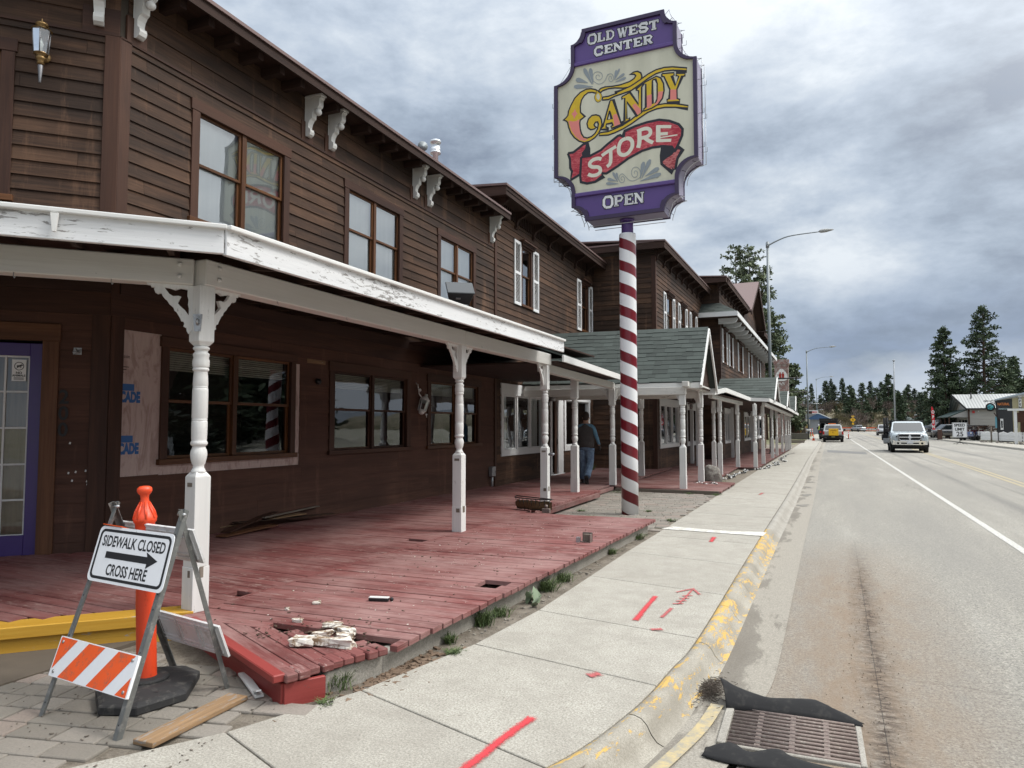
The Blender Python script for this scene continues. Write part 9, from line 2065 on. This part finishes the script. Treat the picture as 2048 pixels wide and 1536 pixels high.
for i, (x, y, h, w, l) in enumerate(((24.5, 116, 9.5, 1.3, 'dense fir low between the two tallest pines and the shop roof'), (27.5, 119, 8.2, 1.5, 'dense fir right of the tallest pine, above the shop roof'), (19.3, 121, 9.0, 1.5, 'dark fir filling the gap between the two tallest pines'), (31.2, 141, 12.8, .9, 'slim fir near the right edge of the picture'), (34.3, 141, 13.0, .9, 'fir cut by the right edge of the picture'), (29, 134, 10, 1.1, 'fir behind the dark board shop'), (15.9, 128, 6.5, 1.3, 'short bushy fir beside the thin pale mast'), (13.6, 135, 7.2, 1.2, 'pointed fir behind the green tent'), (22.5, 126, 7.5, 1.6, 'low fir above the ribbed shop roof'))):
    fir(x, y, 0, h, w, l, None)
# hillside
from mathutils import noise as mn
def hz(x, y):
    u = max(0, y - 246); base = 9.0 * (1 - math.exp(-u / 20)); base *= 1 + .3 * mn.noise(Vector((x * .03, y * .012, 0)))
    return base + 1.2 * mn.noise(Vector((x * .05, y * .05, 3))) * min(1, u / 30)
def m_hill(g):
    o = g.obj(); a = g.noise(o, .25, 6, .7); c = g.noise(o, 1.5, 6, .8)
    g.col(g.mix(g.ramp(a, [(.42, 0), (.58, 1)]), g.mix(c, (.10, .085, .05), (.26, .215, .15)), g.mix(c, (.05, .055, .025), (.13, .12, .065)))); g.bump(c, 1, .3)
b = MB(); nx, ny = 70, 40; xs = [-130 + 300 * i / nx for i in range(nx + 1)]; ys = [250 + 330 * (j / ny) ** 1.3 for j in range(ny + 1)]
b.add([(x, y, hz(x, y) - .6 if j else -.3) for j, y in enumerate(ys) for x in xs], [(j * (nx + 1) + i, j * (nx + 1) + i + 1, (j + 1) * (nx + 1) + i + 1, (j + 1) * (nx + 1) + i) for j in range(ny) for i in range(nx)], 0, smooth=True)
struct(b, 'hillside', mat('brown_hillside', (.15, .13, .08), .95, 0, m_hill))
b = MB(); nx = 60; xs = [-900 + 2000 * i / nx for i in range(nx + 1)]
def rz(x, k): return (36 + 12 * mn.noise(Vector((x * .004, 2, 1))) + 5 * mn.noise(Vector((x * .02, 5, 1))) + 20 * math.exp(-((x - 130) / 120) ** 2)) * k
rows = [(1200, 0), (1350, .75), (1480, 1.0), (1700, .9)]
b.add([(x, y, rz(x, k) if k else -2) for y, k in rows for x in xs], [(j * (nx + 1) + i, j * (nx + 1) + i + 1, (j + 1) * (nx + 1) + i + 1, (j + 1) * (nx + 1) + i) for j in range(3) for i in range(nx)], 0, smooth=True)
struct(b, 'far_hills', mat('hazed_forest_hill', (.06, .08, .09), .95, 0, lambda g: g.col(g.mix(g.noise(g.obj(), .03, 6, .7), (.085, .105, .135), (.15, .175, .20)))))  # blue fade of distance haze is mixed into the hill colour
HT = [(0.4, 304.4, 18.1), (3.6, 312.4, 14.0), (5.8, 316.1, 19.8), (8.1, 326.1, 21.1), (8.8, 312.3, 17.9), (12.2, 324.7, 21.2), (12.3, 264.0, 15.0), (10.9, 269.0, 10.5), (16.3, 326.1, 17.2), (18.4, 306.1, 18.1), (22.4, 323.3, 19.6), (20.4, 269.7, 14.4), (24.0, 293.9, 17.7), (24.9, 278.8, 19.3), (28.1, 299.0, 17.2), (30.2, 301.0, 13.1), (28.0, 262.9, 13.0), (30.7, 276.7, 15.6), (33.0, 281.0, 14.4), (40.3, 324.3, 14.9), (40.8, 314.1, 13.5), (-3.3, 272.9, 12.6), (-1.4, 278.9, 11.0), (1.9, 259.2, 9.5), (8.2, 273.5, 8.6), (14.3, 258.8, 9.1), (16.5, 255.1, 9.9), (22.1, 281.1, 9.7), (25.1, 261.3, 9.1), (29.7, 261.5, 9.0), (34.7, 284.5, 8.6), (14.1, 281.2, 5.6), (8.7, 263.7, 6.0), (5.5, 283.8, 7.8), (41.1, 298.7, 14.7), (39.8, 275.3, 10.3), (22.2, 261.1, 5.2), (35.7, 283.2, 6.1)]
rr = random.Random(9)
for k in range(20): HT.append((rr.uniform(-20, 48), rr.uniform(318, 345), rr.uniform(12.5, 17)))
for k in range(10): HT.append((rr.uniform(46, 80), rr.uniform(255, 320), rr.uniform(13, 18)))
ORD = sorted(range(len(HT)), key=lambda i: HT[i][0] / HT[i][1])
def nth(i):
    t = ('', 'first', 'second', 'third', 'fourth', 'fifth', 'sixth', 'seventh', 'eighth', 'ninth', 'tenth', 'eleventh', 'twelfth', 'thirteenth', 'fourteenth', 'fifteenth', 'sixteenth', 'seventeenth', 'eighteenth', 'nineteenth')
    if i < 20: return t[i]
    d = ('', '', 'twenty', 'thirty', 'forty', 'fifty', 'sixty', 'seventy', 'eighty')[i // 10]
    return d + '-' + t[i % 10] if i % 10 else {20: 'twentieth', 30: 'thirtieth', 40: 'fortieth', 50: 'fiftieth', 60: 'sixtieth', 70: 'seventieth', 80: 'eightieth'}[i]
for n_, i in enumerate(ORD):
    x, y, zt = HT[i]; g0 = max(0, hz(x, y) - .8) if y > 250 else 0; h = max(3, zt - g0)
    w = (1.0 if h > 9 else 1.0) * random.uniform(.7, 1.35) * (10 / h) ** .2
    fir(x, y, g0, h, w, '%s hillside conifer from the left, %s' % (nth(n_ + 1), 'tall' if h > 10 else ('middling' if h > 6 else 'short')), 'conifers on the hillside')
# bare brush and leafless trees on the slope
def bare(h, r, seed, n, m):
    rr = random.Random(seed); b = MB()
    def grow(p, d, L, w, k):
        e = p + d * L; u = d.cross(Vector((0, 0, 1)));  u = (u if u.length > .1 else Vector((1, 0, 0))).normalized() * w
        v2 = d.cross(u).normalized() * w
        tn = rr.random()
        b.add([p - u, p + u, e + u * .6, e - u * .6], [(0, 1, 2, 3)], 0, tn); b.add([p - v2, p + v2, e + v2 * .6, e - v2 * .6], [(0, 1, 2, 3)], 0, tn)
        if k > 0:
            for _ in range(3 if k > 1 else 4):
                dd = (d + Vector((rr.gauss(0, .45), rr.gauss(0, .45), rr.gauss(.12, .25)))).normalized(); grow(p.lerp(e, rr.uniform(.45, 1)), dd, L * rr.uniform(.55, .8), w * .6, k - 1)
    for _ in range(n):
        a = rr.uniform(0, 6.28); grow(Vector((rr.gauss(0, r * .25), rr.gauss(0, r * .25), 0)), Vector((math.cos(a) * .5 * r / h, math.sin(a) * .5 * r / h, 1)).normalized(), h * rr.uniform(.3, .42), .012 * h + .02, 4)
    return b
sv = []
for k, (h, r, n, m) in enumerate(((3.0, 2.6, 13, M_twig), (2.6, 3.0, 14, M_shrub), (7.0, 2.2, 4, M_twig))):
    t = thing('bare_tree' if k == 2 else 'bare_shrub', 'x', 'shrub', (0, 0, 0)); bare(h, r, 60 + k, n, m).build('branches', m, t); sv.append(t)
su = set(); sh_l = []
rr = random.Random(77)
for i in range(74): sh_l.append((rr.uniform(-8, 44), rr.uniform(246, 285), rr.choice((0, 0, 1, 1, 2)) if i % 9 == 0 else rr.choice((0, 1)), rr.uniform(.9, 1.9)))
for i, (x, y, kd, s) in enumerate(((14.2, 248, 2, 1.35), (15.6, 250, 2, 1.1), (21.5, 247, 2, .9), (-2.2, 190, 2, 1.5), (-3.6, 195, 2, 1.55), (-.6, 200, 2, 1.35), (-5, 188, 2, 1.3), (1.4, 215, 2, 1.1))): sh_l.append((x, y, kd, s))
sh_l.sort(key=lambda p: p[0] / p[1])
for n_, (x, y, kd, s) in enumerate(sh_l):
    if kd in su: t = copy_tree(sv[kd])
    else: su.add(kd); t = sv[kd]
    z = max(0, hz(x, y) - .8) if y > 250 else 0
    place(t, (x, y, z), random.uniform(0, 6), s, '%s leafless %s from the left on the slope' % (nth(n_ + 1), ('grey bush', 'olive bush', 'tree')[kd]), 'bare brush below the conifers'); t['category'] = 'tree' if kd == 2 else 'shrub'
b = MB(); rr = random.Random(3)
for _ in range(7000):
    x, y = rr.uniform(-12, 46), rr.uniform(243, 262); z = max(0, hz(x, y) - .5); h = rr.uniform(.3, .9); a = rr.uniform(0, 3.14); d = Vector((math.cos(a) * .12, math.sin(a) * .12, 0)); p = Vector((x, y, z)); b.add([p - d, p + d, p + Vector((rr.gauss(0, .1), 0, h))], [(0, 1, 2)], 0, rr.random())
tag(b.build('dry_grass', leafmat('dry_grass_blades', (.16, .13, .075), (.36, .30, .19))), '', '', kind='stuff')
# street side opposite the porch, outside the frame: seen in the window panes
t = thing('cottage', 'grey gabled cottage across the street, mirrored in the porch windows', 'building', (22, 16, .1))
b = MB(); b.box(19, 27, 10, 22, .1, 3.2); b.build('wall', plain('cottage_grey', (.09, .10, .11), .8), t); b = MB(); b.prism([(18.4, 3.0), (27.6, 3.0), (23, 5.6)], 9.5, 22.5, 'xz'); b.prism([(13.5, 3.0), (18.5, 3.0), (16, 4.8)], 18.5, 23, 'yz', M=Matrix.Translation((0, 0, 0))) ; b.build('roof', plain('cottage_roof', (.06, .06, .065), .8), t)
for y in (11.5, 14.5, 19): b = MB(); b.box(18.94, 19.0, y, y + 1.4, 1.0, 2.3); b.build('window', M_wtrim, t)
fence('white picket fence opposite the near porch, mirrored in its windows', (15.4, 4), (15.6, 27), 1.0, 0)
for i, (x, y, h, w) in enumerate(((30, 6, 14, 2.2), (33, 13, 16, 2.1), (31, 20, 15, 2.2), (29, 27, 14, 2.2), (26, -1, 14, 2.2), (30, 34, 15, 2.2), (33, 41, 15, 2.2), (37, 49, 16, 2.2), (24, -8, 13, 2.2), (41, 58, 16, 2.2), (46, 68, 16, 2.2), (20, 27, 8, 2.0), (23, 35, 9, 2.0))): fir(x, y, 0, h, w, 'fir across the street mirrored in the porch windows, %s along' % nth(i + 1), 'firs opposite the porch')
for i in range(13): fir(16.8 + (i % 3) * .7, 4 + 2.1 * i, .05, 2.2, 3.2, 'unseen low bush added to darken the lower window panes, %s along' % nth(i + 1), 'bushes added to darken the window reflections')  # bushes out of frame, added to keep the bright lot out of the panes
